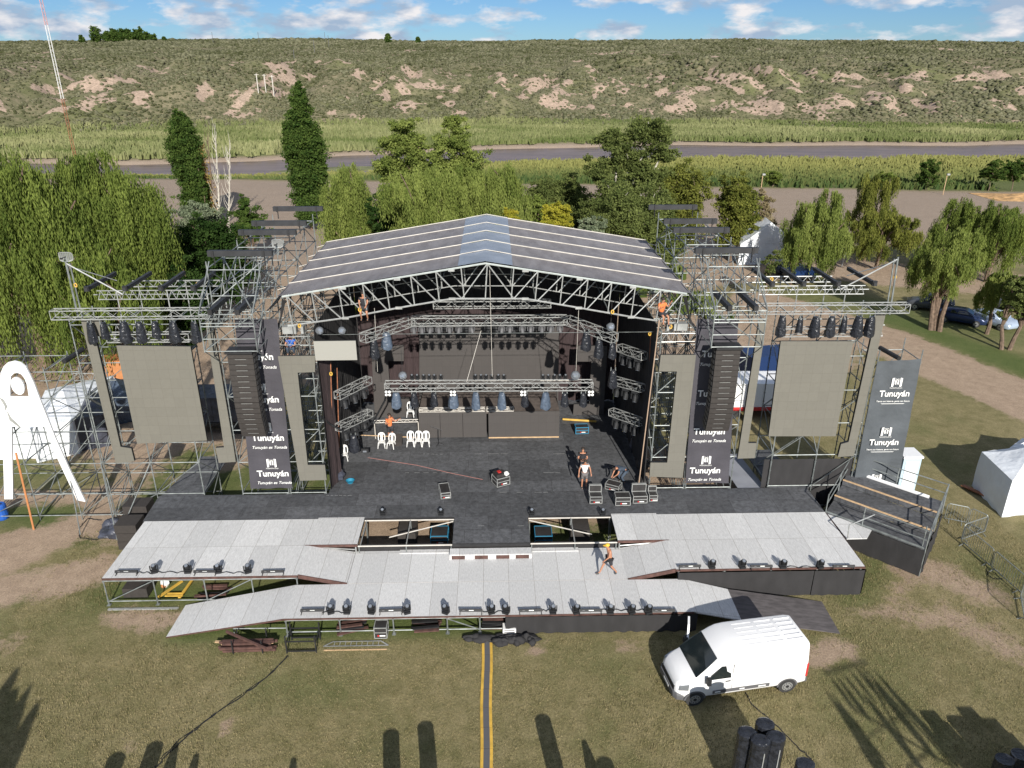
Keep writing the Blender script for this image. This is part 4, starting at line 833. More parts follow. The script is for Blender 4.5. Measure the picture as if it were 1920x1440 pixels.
for k in range(1, 6):
    y = RY[k]
    for sg in (-1, 1):
        MB().bar((sg*(XE+.3), y-.05, rz(XE+.3)+.10), (sg*1.25, y-.05, rz(1.25)+.10), .028, 5).build('seam_tube', 'wtube', rf); MB().bar((sg*1.25, y, rz(1.25)+.12), (0, y, PK+.14), .022, 4).build('seam_tube', 'wtube', rf)
        MB().bar((sg*(XE-.4), y-.2, rz(XE)+.12), (sg*(XE+.9), y-.2, rz(XE)-.25), .02, 4).build('strap', 'wtube', rf)
for sg in (-1, 1):
    vs = []; m = MB(); nn_ = 20
    for j in range(nn_+1):
        y = 35.25+(46.85-35.25)*j/nn_
        for i in range(5): f = i/4; vs.append((sg*(XE+.25+.85*f), y, rz(XE)+.03-.95*f-.18*sin(pi*f)*abs(sin(pi*j/4))))
    m.add(vs, [(j*5+i, j*5+i+1, (j+1)*5+i+1, (j+1)*5+i) for j in range(nn_) for i in range(4)]); m.build('side_flap', 'roofb', rf, smooth=True)
    m = MB(); a = [Vector((sg*9.75, 35.2, 11.95)), Vector((sg*9.6, 35.4, 11.9)), Vector((sg*10.3, 34.95, 10.2)), Vector((sg*10.0, 35.1, 10.6))]; m.add([a[0], a[3], a[2], a[1]], [(0, 1, 2, 3)]); m.build('corner_flap', 'cloth', rf)
m = MB()
for x in (-5.9, -2.3, 2.4, 6.0): m.bar((x, 35.3, lz(x)+.05), (x, 46.8, lz(x)+.05), .03, 5)
m.bar((-9.5, 35.6, 10.05), (9.5, 35.6, 10.05), .012, 4); m.build('purlin', 'steel', rf)
# dropped hoist chains and ropes
def rope(label, pts, r=.02, m_='wtube', name='hoist_rope', cat='rope', group=None): return tag(MB().tube(pts, r, 4).build(name, m_), label, cat, group)
rope('pale rope from the roof to the middle truss, left one beside the mirror ball', [V(702, 578, 35.6), V(708, 697, 37)], .014); rope('pale rope from the roof ridge to the middle truss centre', [V(918, 500, 35.4), V(923, 706, 37)], .014)
rope('slanting pale rope in front of the dark back screen', [V(902, 620, 38), V(875, 716, 37)], .012); rope('pale rope from the roof to the middle truss, right one beside the mirror ball', [V(1085, 580, 35.4), V(1080, 697, 37)], .014)
rope('long brown rope slanting down beside the right inner screen to the floor', [V(1236, 600, 35.0), V(1198, 905, 35.0)], .035, mat('rope_brown', (.35, .25, .18), .9), name='thick_rope')
rope('orange ratchet rope hanging at the inner edge of the right tower', [V(1220, 625, 36), V(1212, 860, 36)], .03, 'rusty', name='thick_rope'); rope('orange ratchet rope hanging at the inner edge of the left tower', [V(620, 680, 36), V(624, 860, 36)], .03, 'rusty', name='thick_rope')
rope('rust coloured tube hanging left of the side trusses', [V(632, 690, 37), V(636, 840, 37)], .03, 'rusty', name='thick_rope')
tag(MB().tube([V(601, 780, 35), V(620, 796, 35.6), V(650, 812, 36), V(685, 806, 37), V(703, 785, 38), V(722, 750, 37.6), V(724, 738, 37)], .05, 6).build('cable_loom', 'bplast'), 'thick black cable loom sagging from left tower to middle truss', 'cable')

# ================================================================ backdrop, curtains
def curtain(label, p, q, z0, z1, mt='cloth', amp=.05): return drape('stage_curtain', label, p, q, z1, z0, amp, .5, mt=mt, cat='curtain')
curtain('black curtain closing the left side of the stage', (-8.35, 35.0, 0), (-8.35, 46.0, 0), 1.55, 10.6)
curtain('black curtain closing the right side of the stage', (8.35, 46.0, 0), (8.35, 35.0, 0), 1.55, 10.6)
curtain('dark maroon curtain across the whole stage back', (-8.3, 46.2, 0), (8.3, 46.2, 0), 1.55, 9.3, 'maroon')
curtain('black cloth band high above the dark back screen', (-8.3, 45.9, 0), (8.3, 45.9, 0), 8.3, 12.2)
curtain('narrow maroon brown curtain strip at the inner edge of the left tower', (-8.3, 35.2, 0), (-8.0, 36.2, 0), 1.55, 9.4, 'maroon', .03)

def screen(label, px, Y, mt='led', dep=.16, cat='led screen', name='led_screen', group=None):
    poly = [V(x, y, Y) for x, y in px]; poly = [(p.x, p.z) for p in poly]; c = (sum(p[0] for p in poly)/len(poly), sum(p[1] for p in poly)/len(poly))
    th = thing(name, label, cat, (c[0], Y, min(p[1] for p in poly)), 0, group)
    MB().plate(poly, Y, Y+.03).build('panel_face', mt, th); MB().plate([(c[0]+(x-c[0])*.995, c[1]+(z-c[1])*.995) for x, z in poly], Y+.031, Y+dep).build('cabinet', 'bplast', th)
    return th
screen('big square grey led screen on the left wing', [(218, 648), (357, 650), (388, 826), (257, 832)], 34.35)
screen('big square grey led screen on the right wing', [(1464, 640), (1600, 640), (1567, 818), (1441, 818)], 34.35)
screen('narrow grey led strip with short feet at the outer edge of the left wing', [(151, 598), (190, 598), (196, 630), (178, 631), (226, 838), (246, 841), (252, 865), (217, 869)], 34.55)
screen('narrow grey led strip with short feet at the outer edge of the right wing', [(1627, 600), (1643, 590), (1661, 588), (1601, 855), (1571, 857), (1577, 833), (1591, 829), (1636, 623), (1620, 623)], 34.55)
screen('narrow grey led strip between big left screen and left line array', [(384, 598), (397, 598), (438, 839), (442, 866), (410, 868), (404, 840), (420, 839)], 34.6)
screen('narrow grey led strip between right line array and big right screen', [(1424, 598), (1438, 598), (1403, 831), (1419, 831), (1415, 859), (1383, 860)], 34.6)
screen('c shaped grey led screen on the left inner tower', [(520.8, 668), (590.6, 667), (590.6, 697.7), (558, 698.8), (577, 872), (609, 872), (612.5, 900), (562, 901.5)], 34.55)
screen('c shaped grey led screen on the right inner tower', [(1239, 665.6), (1305, 665.6), (1280, 896), (1217.7, 893.7), (1219.8, 867.7), (1251, 867.7), (1269, 696.5), (1235.4, 696.5)], 34.55)
screen('small light grey led screen jutting right of the left inner tower top', [(587.5, 640), (666.7, 639), (669.8, 675), (591.7, 676)], 34.1, mat('led_face_light', (.30, .295, .265), .6))
screen('large dark led wall at the stage back centre', [(786, 606), (1049, 606), (1046, 790), (786, 790)], 45.4, 'ledd')
screen('dark e shaped led screen at the back left of the stage', [(696, 652), (757, 647), (757, 677), (727, 677), (733, 746), (775, 746), (776, 782), (703, 783)], 44.0, 'ledd')
screen('dark c shaped led screen at the back right of the stage', [(1084, 648), (1139, 649), (1131, 785), (1074, 783), (1076, 758), (1104.7, 758), (1108.6, 678), (1082, 678)], 44.0, 'ledd')
for i, (x0, x1) in enumerate(((-4.15, -2.9), (-2.88, -1.55), (-1.53, -.12), (.0, 4.25))):
    th = thing('riser_screen', 'low dark led panel on the drum riser front, %s' % ordn(i, 4), 'led screen', (x0, 40.9, 1.5), 0, 'riser front panels')
    MB().box(x0, x1, 40.88, 40.95, 1.58, 3.25).build('panel_face', 'ledd', th)
    if i == 3: MB().box(x0, x1, 40.86, 40.9, 1.5, 1.57).build('timber_base', 'wood', th)
ri = thing('drum_riser', 'high dark platform behind the low led panels at stage back', 'platform', (0, 41, 1.5)); MB().box(-4.15, 4.25, 40.98, 44.2, 3.1, 3.2).build('deck', mat('riser_deck', (.11, .09, .08), .8, var=.2), ri)
for x in (-4.1, -1.4, 1.4, 4.2):
    for y in (41.05, 44.1): MB().bar((x, y, 1.5), (x, y, 3.1), .03, 5).build('leg', 'steel', ri)
pf = thing('riser_scaffold', 'bare white tube frame of an unfinished riser at the left of the stage', 'scaffold frame', (-6.5, 40.6, 1.5))
a, b_, c, d = V(702, 793, 41), V(784, 791, 41), V(704, 820, 41), V(785, 822, 41)
m = MB(); lattice(m, a, b_, .16, 6, .025, .014); m.build('lattice_ledger', 'wtube', pf)
for x in (a.x, b_.x): MB().bar((x, 41, 1.5), (x, 41, a.z), .03, 5).build('post', 'wtube', pf)
MB().bar((a.x-1, 41, 1.75), (-4.3, 40.6, 1.75), .03, 5).build('ledger', 'wood', pf); MB().bar((a.x-1, 41, 1.5), (a.x-1, 41, 2.9), .03, 5).build('post', 'wtube', pf)

# ================================================================ banners
def logo(m, x, z, w_, h):
    y = 0
    for (a0, a1, b0, b1, s0, s1) in ((-.5, -.27, -.5, -.3, .95, 1.0), (-.22, -.06, -.2, -.05, .85, .9), (.05, .2, .04, .18, .9, .86), (.27, .5, .3, .5, 1.0, .95)):
        m.append([(x+a0*w_, z+h*s0), (x+a1*w_, z+h*s1), (x+b1*w_, z+(.05 if abs(b1) > .3 or abs(b0) > .3 else .25)*h), (x+b0*w_, z+(0 if abs(b0) > .25 else .3)*h)])
    m.append([(x-.22*w_, z+.82*h), (x+.2*w_, z+.82*h), (x+.2*w_, z+.72*h), (x-.22*w_, z+.72*h)])
def banner(label, corners, Y, rows, mt, small=False):
    P_ = [V(x, y, Y) for x, y in corners]; th = thing('banner', label, 'banner', (P_[3].x, Y, P_[3].z)); n = 16; vs = []
    for j in range(n+1):
        f = j/n; l = P_[0].lerp(P_[3], f); r = P_[1].lerp(P_[2], f)
        for i in range(n+1):
            g_ = i/n; p = l.lerp(r, g_); p.y += .035*sin(g_*7+f*9)*sin(pi*g_)+.02*sin(g_*15-f*21); vs.append(p)
    m = MB(); m.add(vs, [(j*(n+1)+i, (j+1)*(n+1)+i, (j+1)*(n+1)+i+1, j*(n+1)+i+1) for j in range(n) for i in range(n)]); m.build('sheet', mt, th, smooth=True)
    wd = abs(P_[1].x-P_[0].x); cx = (P_[0].x+P_[1].x+P_[2].x+P_[3].x)/4
    for ri, zc in enumerate(rows):
        ls = []; logo(ls, cx, zc+.36, wd*.24, .5); m = MB()
        for q in ls: m.plate(q, Y-.075, Y-.065)
        if ri < 3: m.build('emblem', 'letter', th)
        text('MUNICIPALIDAD', .085, cx, zc+.27, Y-.07, th, bold=0, m='letter'); text('Tunuyán', .48 if not small else .46, cx, zc-.16, Y-.07, th, bold=.022, sx=.98)
        if small: text('Tierra con historia, gente con futuro', .115, cx, zc-.47, Y-.07, th, bold=.012); m = MB(); m.plate([(cx-.62, zc-.56), (cx+.62, zc-.56), (cx+.55, zc-.585), (cx-.55, zc-.585)], Y-.075, Y-.065); m.build('underline', 'letter', th)
        else: text('Tunuyán es Tonada', .225, cx, zc-.62, Y-.07, th, bold=.006, shear=.35)
    return th
banner('dark banner with white town lettering behind the left line array', [(440, 598), (520, 598), (548, 915), (470, 916)], 34.62, [V(505, y, 34.6).z for y in (887, 820, 748, 668)], 'banner')
banner('dark banner with white town lettering behind the right line array', [(1307, 598), (1385, 598), (1366, 906), (1285, 905)], 34.62, [V(1330, y, 34.6).z for y in (881, 808, 737, 663)], 'banner')
banner('tall grey banner with white town lettering at the far right of the stage', [(1645, 678), (1728, 673), (1680, 922), (1598, 920)], 34.72, [V(1670, y, 34.7).z for y in (737, 828, 914)], 'bannerg', True)
# line arrays
for s, side in ((-1, 'left'), (1, 'right')):
    th = thing('line_array', 'tall curved black line array speaker hanging from the %s tower cage' % side, 'speaker', (s*11.35, 33.0, 5.6)); z = 10.08; y = 33.0; a = 0
    MB().box(s*11.35-.62, s*11.35+.62, 32.8, 33.6, 10.1, 10.2).build('fly_bumper', 'dsteel', th)
    for k in range(16):
        h = .275; a = radians(-2+k*.3 if k < 9 else .7+(k-8)*3.0); cy = y; T = Matrix.Translation((s*11.35, cy+.3*cos(a), z-h/2)) @ Matrix.Rotation(a, 4, 'X')
        cab = MB().box(-.58, .58, -.3, .3, -h/2+.008, h/2-.008, T).build('cabinet', 'speaker', th)
        MB().box(-.26, .26, -.304, -.3, h/2-.05, h/2-.035, T).build('trim_line', 'alu', cab)
        MB().box(.58, .62, -.2, .25, -.1, .1, T).build('rigging_plate', 'dsteel', cab) if s < 0 else MB().box(-.62, -.58, -.2, .25, -.1, .1, T).build('rigging_plate', 'dsteel', cab)
        z -= h*cos(a); y += h*sin(a)
# ================================================================ LIGHTS AND GEAR
def proto_head(hang=False, small=1.0, mt='bplast', nm='moving_light'):
    """moving head: base box, yoke with two arms, head with lens; standing on z=0, or hanging from z=0"""
    th = thing(nm, 'x', 'stage light'); k = small; sg = -1 if hang else 1
    Z = lambda z: sg*z*k
    MB().box(-.17*k, .17*k, -.15*k, .15*k, *sorted((Z(0), Z(.12)))).build('base', mt, th, local=True)
    m = MB(); m.cb((0, 0, Z(.155)), .36*k, .12*k, .05*k); m.cb((-.19*k, 0, Z(.3)), .05*k, .13*k, .3*k); m.cb((.19*k, 0, Z(.3)), .05*k, .13*k, .3*k); m.build('yoke', mt, th, local=True)
    ax = Vector((0, -.5, .75*sg if not hang else -.85)).normalized(); c = Vector((0, 0, Z(.36))); m = MB(); rr = []
    a = ax.orthogonal().normalized(); b_ = ax.cross(a)
    for t_, r in ((-.2, .07), (-.17, .11), (-.02, .145), (.1, .135), (.22, .12), (.23, .10)):
        rr.append([c+ax*(t_*k)+a*(cos(2*pi*i/10)*r*k)+b_*(sin(2*pi*i/10)*r*k) for i in range(10)])
    hd = m.loft(rr).build('head', mt, th, local=True, smooth=False)
    MB().bar(c+ax*(.225*k), c+ax*(.24*k), .095*k, 10).build('lens', 'lens', hd, local=True)
    if hang: MB().bar((0, 0, .02), (0, 0, .14), .02, 5).build('clamp', 'steel', th, local=True)
    return th
def proto_bag(mt, L_=1.25, wd=.34, seed=1):
    th = thing('covered_light', 'x', 'covered light'); rr = []; R_ = random.Random(seed); n = 16; off = [R_.uniform(-.09, .09) for i in range(n)]
    for j in range(9):
        f = j/8; z = -.1-L_*f; w_ = wd*(.5+.55*f**.6)*(1 if f < .99 else .93)
        rr.append([Vector((cos(2*pi*i/n)*w_*(1+off[i]*(.4+f)+R_.uniform(-.03, .03)), sin(2*pi*i/n)*w_*.8*(1+off[i]*(.4+f)+R_.uniform(-.03, .03)), z+.05*sin(i*.9)*f))for i in range(n)])
    m = MB(); m.loft(rr); cv = m.build('cover', mt, th, local=True, smooth=True); es = cv.modifiers.new('e', 'EDGE_SPLIT'); es.split_angle = radians(45)
    m = MB(); m.bar((-.12, 0, .05), (-.12, 0, -.2), .025, 5); m.bar((.12, 0, .05), (.12, 0, -.2), .025, 5); m.bar((-.14, 0, -.13), (.14, 0, -.13), .03, 5); m.build('clamp', 'steel', th, local=True)
    return th
def proto_bar():
    th = thing('led_batten', 'x', 'led bar light')
    MB().cb((0, 0, .16), .98, .1, .11, rx=-.5).build('body', 'bplast', th, local=True)
    for s in (-1, 1):
        m = MB(); m.cb((s*.46, 0, .08), .02, .05, .16); m.cb((s*.46, -.02, .012), .03, .2, .02); m.build('bracket', 'dsteel', th, local=True)
    MB().cb((.02, -.058, .20), .2, .004, .03, rx=-.5).build('sticker', 'alu', th, local=True); MB().cb((-.3, -.058, .20), .1, .004, .03, rx=-.5).build('sticker', 'trim', th, local=True)
    return th
used = set()
def place(proto, loc, rz, label, group=None, sc=None):
    if id(proto) not in used: used.add(id(proto)); o = proto; o.location = loc; o.rotation_euler = (0, 0, rz); o['label'] = label; (group and tag(o, group=group))
    else: o = dup(proto, loc, (0, 0, rz), label, group)
    if sc: o.scale = (sc, sc, sc)
    return o
PH = proto_head(); PB = proto_bar(); PHH = proto_head(True, 1.0); PHT = proto_head(False, .72); PHS = proto_head(True, .8, 'trim')
BG = [proto_bag('bag', 1.0, .25, 1), proto_bag('bag', .8, .21, 2), proto_bag('bag', 1.0, .28, 5)]; BB = [proto_bag('bagb', .85, .30, 3), proto_bag('bagb', .95, .27, 4)]
def floor_row(prot, pxs, py, z, what, where, grp):
    for i, px in enumerate(pxs):
        p = G(px, py, z); place(prot, p, R.uniform(-.5, .5) if prot is PH else R.uniform(-.03, .03), '%s on the %s, %s' % (what, where, ordn(i, len(pxs))), grp, sc=.8 if prot is PH else None)
floor_row(PH, [620, 651, 697, 763, 836, 921, 949, 1037, 1080, 1144, 1184, 1215], 1149, 1.0, 'black moving light', 'front edge of the walkway', 'moving lights on the walkway edge')
floor_row(PB, [586, 733, 883, 995, 1107, 1243], 1150, 1.0, 'black led bar light', 'walkway front edge', 'led bars on the walkway edge')
floor_row(PH, [290, 353, 410, 465], 1073, 1.51, 'black moving light', 'front edge of the left white platform', 'moving lights on the left platform')
floor_row(PB, [238, 385, 512], 1077, 1.51, 'black led bar', 'left white platform front edge', 'led bars on the left platform')
floor_row(PH, [1334, 1391, 1467, 1537], 1064, 1.51, 'black moving light', 'front edge of the right white platform', 'moving lights on the right platform')
floor_row(PB, [1293, 1427, 1581], 1067, 1.51, 'black led bar', 'right white platform front edge', 'led bars on the right platform')
floor_row(PHT, [718, 827, 997, 1130], 966, 1.5, 'small black floor light', 'front edge of the black stage', 'small floor lights at the stage edge')
# signal cables linking the footlights
for i, (a, b_, y, z) in enumerate([(255, 290, 1079, 1.53), (290, 353, 1078, 1.53), (404, 465, 1079, 1.53), (604, 651, 1153, 1.02), (752, 763, 1153, 1.02), (903, 949, 1152, 1.02), (1014, 1037, 1150, 1.02), (1126, 1184, 1149, 1.02), (1184, 1243, 1149, 1.02), (1467, 1537, 1068, 1.53)]):
    n = 9; tag(MB().tube([G(a+(b_-a)*k/n, y-3-4*abs(sin(k*.9+i)), z) for k in range(n+1)], .018, 4).build('cable', 'bplast'), 'thin black cable looping along the platform edge lights, %s' % ORD[i]+' from the left', 'cable')
# wing bags
for s, pxs, side in ((-1, [166, 191, 229, 258, 287, 322, 363], 'left'), (1, [1469, 1502, 1530, 1560, 1584, 1611, 1634], 'right')):
    for i, px in enumerate(pxs): p = V(px, 588, 34.35); place(BG[i % 3], (p.x, 34.3+R.uniform(-.1, .1), 11.32), R.uniform(-1, 1), 'lamp wrapped in a black plastic bag below the %s wing truss, %s' % (side, ordn(i, 7)), 'bagged lamps on the wings')
# mid truss
for i, (px, kind) in enumerate([(742, 0), (776, 2), (813, 2), (850, 0), (892, 1), (941, 1), (984, 2), (1023, 1), (1059, 2), (1094, 2)]):
    p = V(px, 735, 37); place(BB[kind] if kind < 2 else BG[1], (p.x, 37.0, p.z+.08), R.uniform(-.5, .5), '%s covered lamp hanging under the main middle truss, %s' % ('blue grey' if kind < 2 else 'black', ordn(i, 10)), 'covered lamps on the middle truss')
bl = thing('blinder_light', 'x', 'blinder light'); MB().box(-.17, .17, -.05, .06, -.36, 0).build('housing', 'dsteel', bl, local=True)
for x in (-.085, .085):
    for z in (-.095, -.265): MB().bar((x, -.051, z), (x, -.075, z), .072, 10).build('lamp', 'wplast', bl, local=True)
for i, px in enumerate([727, 849, 981, 1108]): p = V(px, 731, 36.7); place(bl, (p.x, 36.72, p.z), 0, 'square blinder with four white lamps under the middle truss, %s' % ordn(i, 4), 'four lamp blinders')
for g_, (xs_, x0, x1) in enumerate([([773, 783, 795, 805, 815, 827], 768, 832), ([891, 902, 911, 922, 934, 945], 886, 950), ([1018, 1028, 1039, 1049, 1060], 1013, 1077)]):
    a, b_ = V(x0, 713, 37.3), V(x1, 713, 37.3); m = MB().bar(a, b_, .035, 6); o = tag(m.build('light_bar', 'wtube'), 'thin white pipe above the middle truss carrying small lamps, %s' % ['left one', 'central one', 'right one'][g_], 'pipe'); 
    for i, px in enumerate(xs_): p = V(px, 712.5, 37.3); place(PHT, (p.x, 37.3, p.z+.03), R.uniform(-.3, .3), 'small dark lamp standing on the %s pipe above the middle truss, %s' % (['left', 'central', 'right'][g_], ordn(i, len(xs_))), 'small lamps above the middle truss', sc=.75)
for i, (px, py, Y, r) in enumerate([(755, 704, 36.6, .22), (1079, 704, 36.6, .25), (599, 620, 35.4, .2), (641, 620, 35.6, .2), (1145, 613, 36, .22)]):
    th = thing('mirror_ball', ['mirror ball above the left end of the middle truss', 'mirror ball above the right end of the middle truss', 'silver wrapped hoist ball under the roof corner, left of two', 'silver wrapped hoist ball under the roof corner, right of two', 'silver wrapped hoist ball under the right slope of the roof'][i], 'mirror ball', V(px, py, Y), 0); MB().ell((0, 0, 0), r, r, r, 12, 8, noise=.15).build('ball', 'lens', th, local=True); MB().bar((0, 0, r), (0, 0, 1.4), .015, 4).build('chain', 'dsteel', th, local=True)
# upper front truss, arms and rear lamp truss
for i, px in enumerate([775, 790, 806, 822, 842, 860, 884, 941, 956, 979, 995, 1016, 1033, 1050]): p = V(px, 604, 38.2); place(PHS, (p.x, 38.2, 9.62), R.uniform(-.6, .6), 'dark moving lamp hanging under the straight upper truss, %s' % ordn(i, 14), 'lamps under the upper truss')
for i, px in enumerate([795, 811, 828, 844, 865, 875, 916, 930, 948, 963, 983, 1000, 1012, 1028]): p = V(px, 627, 43.6); place(PHH, (p.x, 43.5, 8.0), R.uniform(-.6, .6), 'black moving lamp hanging in front of the dark back screen, %s' % ordn(i, 14), 'lamps above the back screen', sc=1.15)
for i, (px, py, Y) in enumerate([(700, 632, 36), (724, 620, 36.6), (1100, 618, 36.8), (1124, 632, 36.2), (1149, 640, 35.8)]): p = V(px, py, Y); place(BG[i % 3] if i != 1 else BB[0], p, .3, 'bagged lamp under a slanting arm of the upper truss, %s' % ordn(i, 5), 'bagged lamps on the upper arms')
k = 0
for i, (a, b_, Ya, Yb) in enumerate([((692, 712), (632, 742), 38.4, 36), ((694, 774), (634, 802), 38.4, 36), ((1162, 652), (1208, 668), 38.6, 36.6), ((1147, 712), (1205, 728), 38.6, 36.6), ((1146, 772), (1203, 792), 38.6, 36.6)]):
    A, B = V(*a, Ya), V(*b_, Yb)
    for j in range(3):
        p = A.lerp(B, .2+.3*j); place(PHH, (p.x, p.y, p.z-.22), .5*(1 if i < 2 else -1), 'black lamp under the %s side truss, %s' % (['upper left', 'lower left', 'top right', 'middle right', 'lowest right'][i], ['inner', 'middle', 'outer'][j]), 'lamps under the side trusses')
place(BG[0], V(1150, 690, 37.2), 0, 'tall black bagged lamp between the top and middle right side trusses', 'side bagged lamps'); place(BG[2], V(662, 812, 36.6), 0, 'black bagged lamp under the lower left side truss', 'side bagged lamps')
# chain hoists with yellow tags
for i, (px, py, Y) in enumerate([(143, 534, 34.9), (371, 533, 35.5), (1677, 519, 34.9), (1446, 523, 35.5), (1148, 584, 35.1), (675, 580, 35.2), (562, 610, 35.1), (1257, 612, 35.1), (1218, 625, 35.8), (621, 700, 35.8)]):
    nm = ['outer left mast', 'inner end of the left wing', 'outer right mast', 'inner end of the right wing', 'right slope of the front roof truss', 'left slope of the front roof truss', 'left end of the front roof truss', 'right end of the front roof truss', 'orange rope of the right tower', 'orange rope of the left tower'][i]
    th = thing('sling', 'round yellow sling knot at the '+nm, 'sling', V(px, py, Y)); p = V(px, py, Y)
    m = MB(); n = 10; m.tube([(.06*cos(2*pi*k/n), -.06, .09*sin(2*pi*k/n)) for k in range(n+1)], .03, 5); m.build('loop', 'yellow', th, local=True)
# flight cases
def case(label, px, py, z, w_, d, h, rz=0, edge='alu', panel='casep', lid=0, base='mark', extra=None):
    c = G(px, py, z); th = thing('flight_case', label, 'flight case', c, rz); W, D = w_/2, d/2
    MB().box(-W, W, -D, D, .08, h).build('body', panel, th, local=True); m = MB(); e = .016
    for x in (-W, W):
        for y in (-D, D): m.box(x-e, x+e, y-e, y+e, .075, h+.004)
    for z_ in (.09, h*.62, h):
        for y in (-D, D): m.box(-W, W, y-e, y+e, z_-e, z_+e)
        for x in (-W, W): m.box(x-e, x+e, -D, D, z_-e*1.02, z_+e*1.02)
    m.build('edge_profile', edge, th, local=True)
    for x in (-W+.08, W-.08):
        for y in (-D+.08, D-.08): MB().bar((x-.02, y, .04), (x+.02, y, .04), .04, 8).build('castor', 'rubber', th, local=True)
    m = MB(); m.box(-.04, .2, -D-.028, -D-.023, h*.33, h*.43); m.build('mark', 'letter', th, local=True); MB().box(-.13, -.06, -D-.028, -D-.023, h*.31, h*.45).build('mark', 'red', th, local=True)
    if lid:
        m = MB(); m.box(-W, W, D-.02, D+.05, h+.02, h+lid); L2 = m.build('lid', panel, th, local=True); m = MB()
        for x in (-W, W): m.box(x-e, x+e, D-.05, D+.08, h+.02, h+lid)
        for z_ in (h+.03, h+lid): m.box(-W, W, D-.05, D+.08, z_-e, z_+e)
        m.build('edge_profile', edge, L2, local=True)
    return th
c1 = case('black flight case with silver edges standing alone at stage centre', 939, 908, 1.5, .75, .65, .55, .45)
t_ = thing('rack_unit', 'small open rack with red tool lying on the central flight case', 'rack', c1.location+Vector((-.05, .02, .56)), .45); MB().box(-.3, .25, -.25, .25, 0, .18).build('body', 'casep', t_, local=True); MB().box(-.12, .05, -.08, .12, .18, .23).build('tool', 'red', t_, local=True)
m = MB().ell(c1.location+Vector((.3, -.05, .68)), .15, .13, .14, 8, 6, noise=.4); tag(m.build('white_cloth', 'wplast', smooth=True), 'crumpled white cloth on the central flight case', 'cloth')
case('long flight case with silver end lying at the left of the stage front', 834, 928, 1.5, .5, 1.0, .42, .18)
case('open flight case with lid up, leftmost of the right front row', 1116, 942, 1.5, .62, .5, .48, 0, lid=.42)
case('closed flight case, second in the right front row', 1166, 945, 1.5, .75, .55, .55, 0)
case('open flight case with lid up, third in the right front row', 1198, 941, 1.5, .72, .5, .48, .02, lid=.45)
case('smaller open flight case at the right end of the front row', 1223, 938, 1.5, .42, .45, .42, 0, lid=.3)
case('opened flight case with slanted lid behind the right front row', 1150, 918, 1.5, .75, .5, .4, -.5)
case('black case with light blue edges at the back right of the stage floor', 1090, 812, 1.5, .78, .5, .5, .05, edge='cyan')
case('black case with light blue edges in the pit left of the tongue', 825, 1015, 0, .85, .9, .62, 0, edge='cyan')
case('black case with light blue edges in the pit right of the tongue', 1018, 1015, 0, .85, .9, .62, 0, edge='cyan')
case('square flight case standing below the left half of the walkway', 716, 1192, 0, .52, .5, .62, 0)
# dark subwoofer stacks
def stack(label, px, py, z, w_, d, h, n, rz=0, nm='subwoofer_stack', mt='speaker'):
    c = G(px, py, z); th = thing(nm, label, 'speaker stack', c, rz)
    for k in range(n): MB().box(-w_/2+R.uniform(-.02, .02), w_/2, -d/2, d/2, h*k+.01, h*(k+1)-.015).build('cabinet', mt, th, local=True)
    return th
stack('stack of black subwoofers in the left pit', 766, 1014, 0, .9, 1.3, .45, 2); stack('stack of black subwoofers in the right pit', 1085, 1012, 0, .95, 1.2, .33, 3)
stack('tall stack of black subwoofers at the left edge of the stage, front one', 252, 1020, 0, 1.05, 1.0, .48, 3); stack('tall stack of black subwoofers at the left edge of the stage, rear one', 268, 985, 0, 1.2, .9, .48, 3)
stack('low dark cabinet under the left white platform', 262, 1110, 0, 1.1, .8, .5, 1)
m = MB()
for i in range(14): m.ell(G(210+R.uniform(-14, 14), 1000+R.uniform(-20, 4), .15), R.uniform(.25, .5), R.uniform(.2, .4), R.uniform(.12, .4), 8, 6, noise=.5)
tag(m.build('tarpaulin', 'tarp', smooth=False), 'crumpled dark tarpaulin lying left of the subwoofer stacks', 'tarpaulin')
# chairs
def chair_proto():
    th = thing('plastic_chair', 'x', 'chair'); m = MB()
    m.slab([(-.22, -.24), (.22, -.24), (.2, .2), (-.2, .2)], .42, .45); m.build('seat', 'wplast', th, local=True)
    for x, y, dx, dy in ((-.2, -.22, -.05, -.05), (.2, -.22, .05, -.05), (-.18, .18, -.05, .1), (.18, .18, .05, .1)): MB().bar((x, y, .43), (x+dx, y+dy, 0), .036, 5, .024).build('leg', 'wplast', th, local=True)
    m = MB(); arc = [(-.22, .2, .44), (-.235, .27, .7), (-.19, .32, .88), (-.08, .34, .95), (.08, .34, .95), (.19, .32, .88), (.235, .27, .7), (.22, .2, .44)]; m.tube(arc, .036, 6)
    m.tube([(-.06, .21, .44), (-.05, .28, .7), (-.06, .33, .92)], .03, 5); m.tube([(.06, .21, .44), (.05, .28, .7), (.06, .33, .92)], .03, 5); m.cb((0, .33, .87), .3, .03, .12); m.cb((0, .27, .66), .1, .02, .42, rx=-.2)
    m.build('backrest', 'wplast', th, local=True); return th
CH = chair_proto()
for i, (px, py, z, rz_, lb) in enumerate([(716, 838, 1.5, .05, 'white plastic chair, left one of the pair in front of the bare tube riser'), (734, 839, 1.5, -.2, 'white plastic chair, right one of the pair in front of the bare tube riser'), (770, 835, 1.5, .03, 'white plastic chair, leftmost of the three before the low led panels'),
      (785, 835, 1.5, -.04, 'white plastic chair, middle one of the three before the low led panels'), (799, 835, 1.5, .02, 'white plastic chair, rightmost of the three before the low led panels'), (646, 862, 1.5, .1, 'white plastic chair alone beside the left black curtain'), (770, 780, 3.2, 0, 'white plastic chair up behind the riser under the middle truss')]):
    place(CH, G(px, py, z), rz_, lb, 'white plastic chairs', sc=.84)
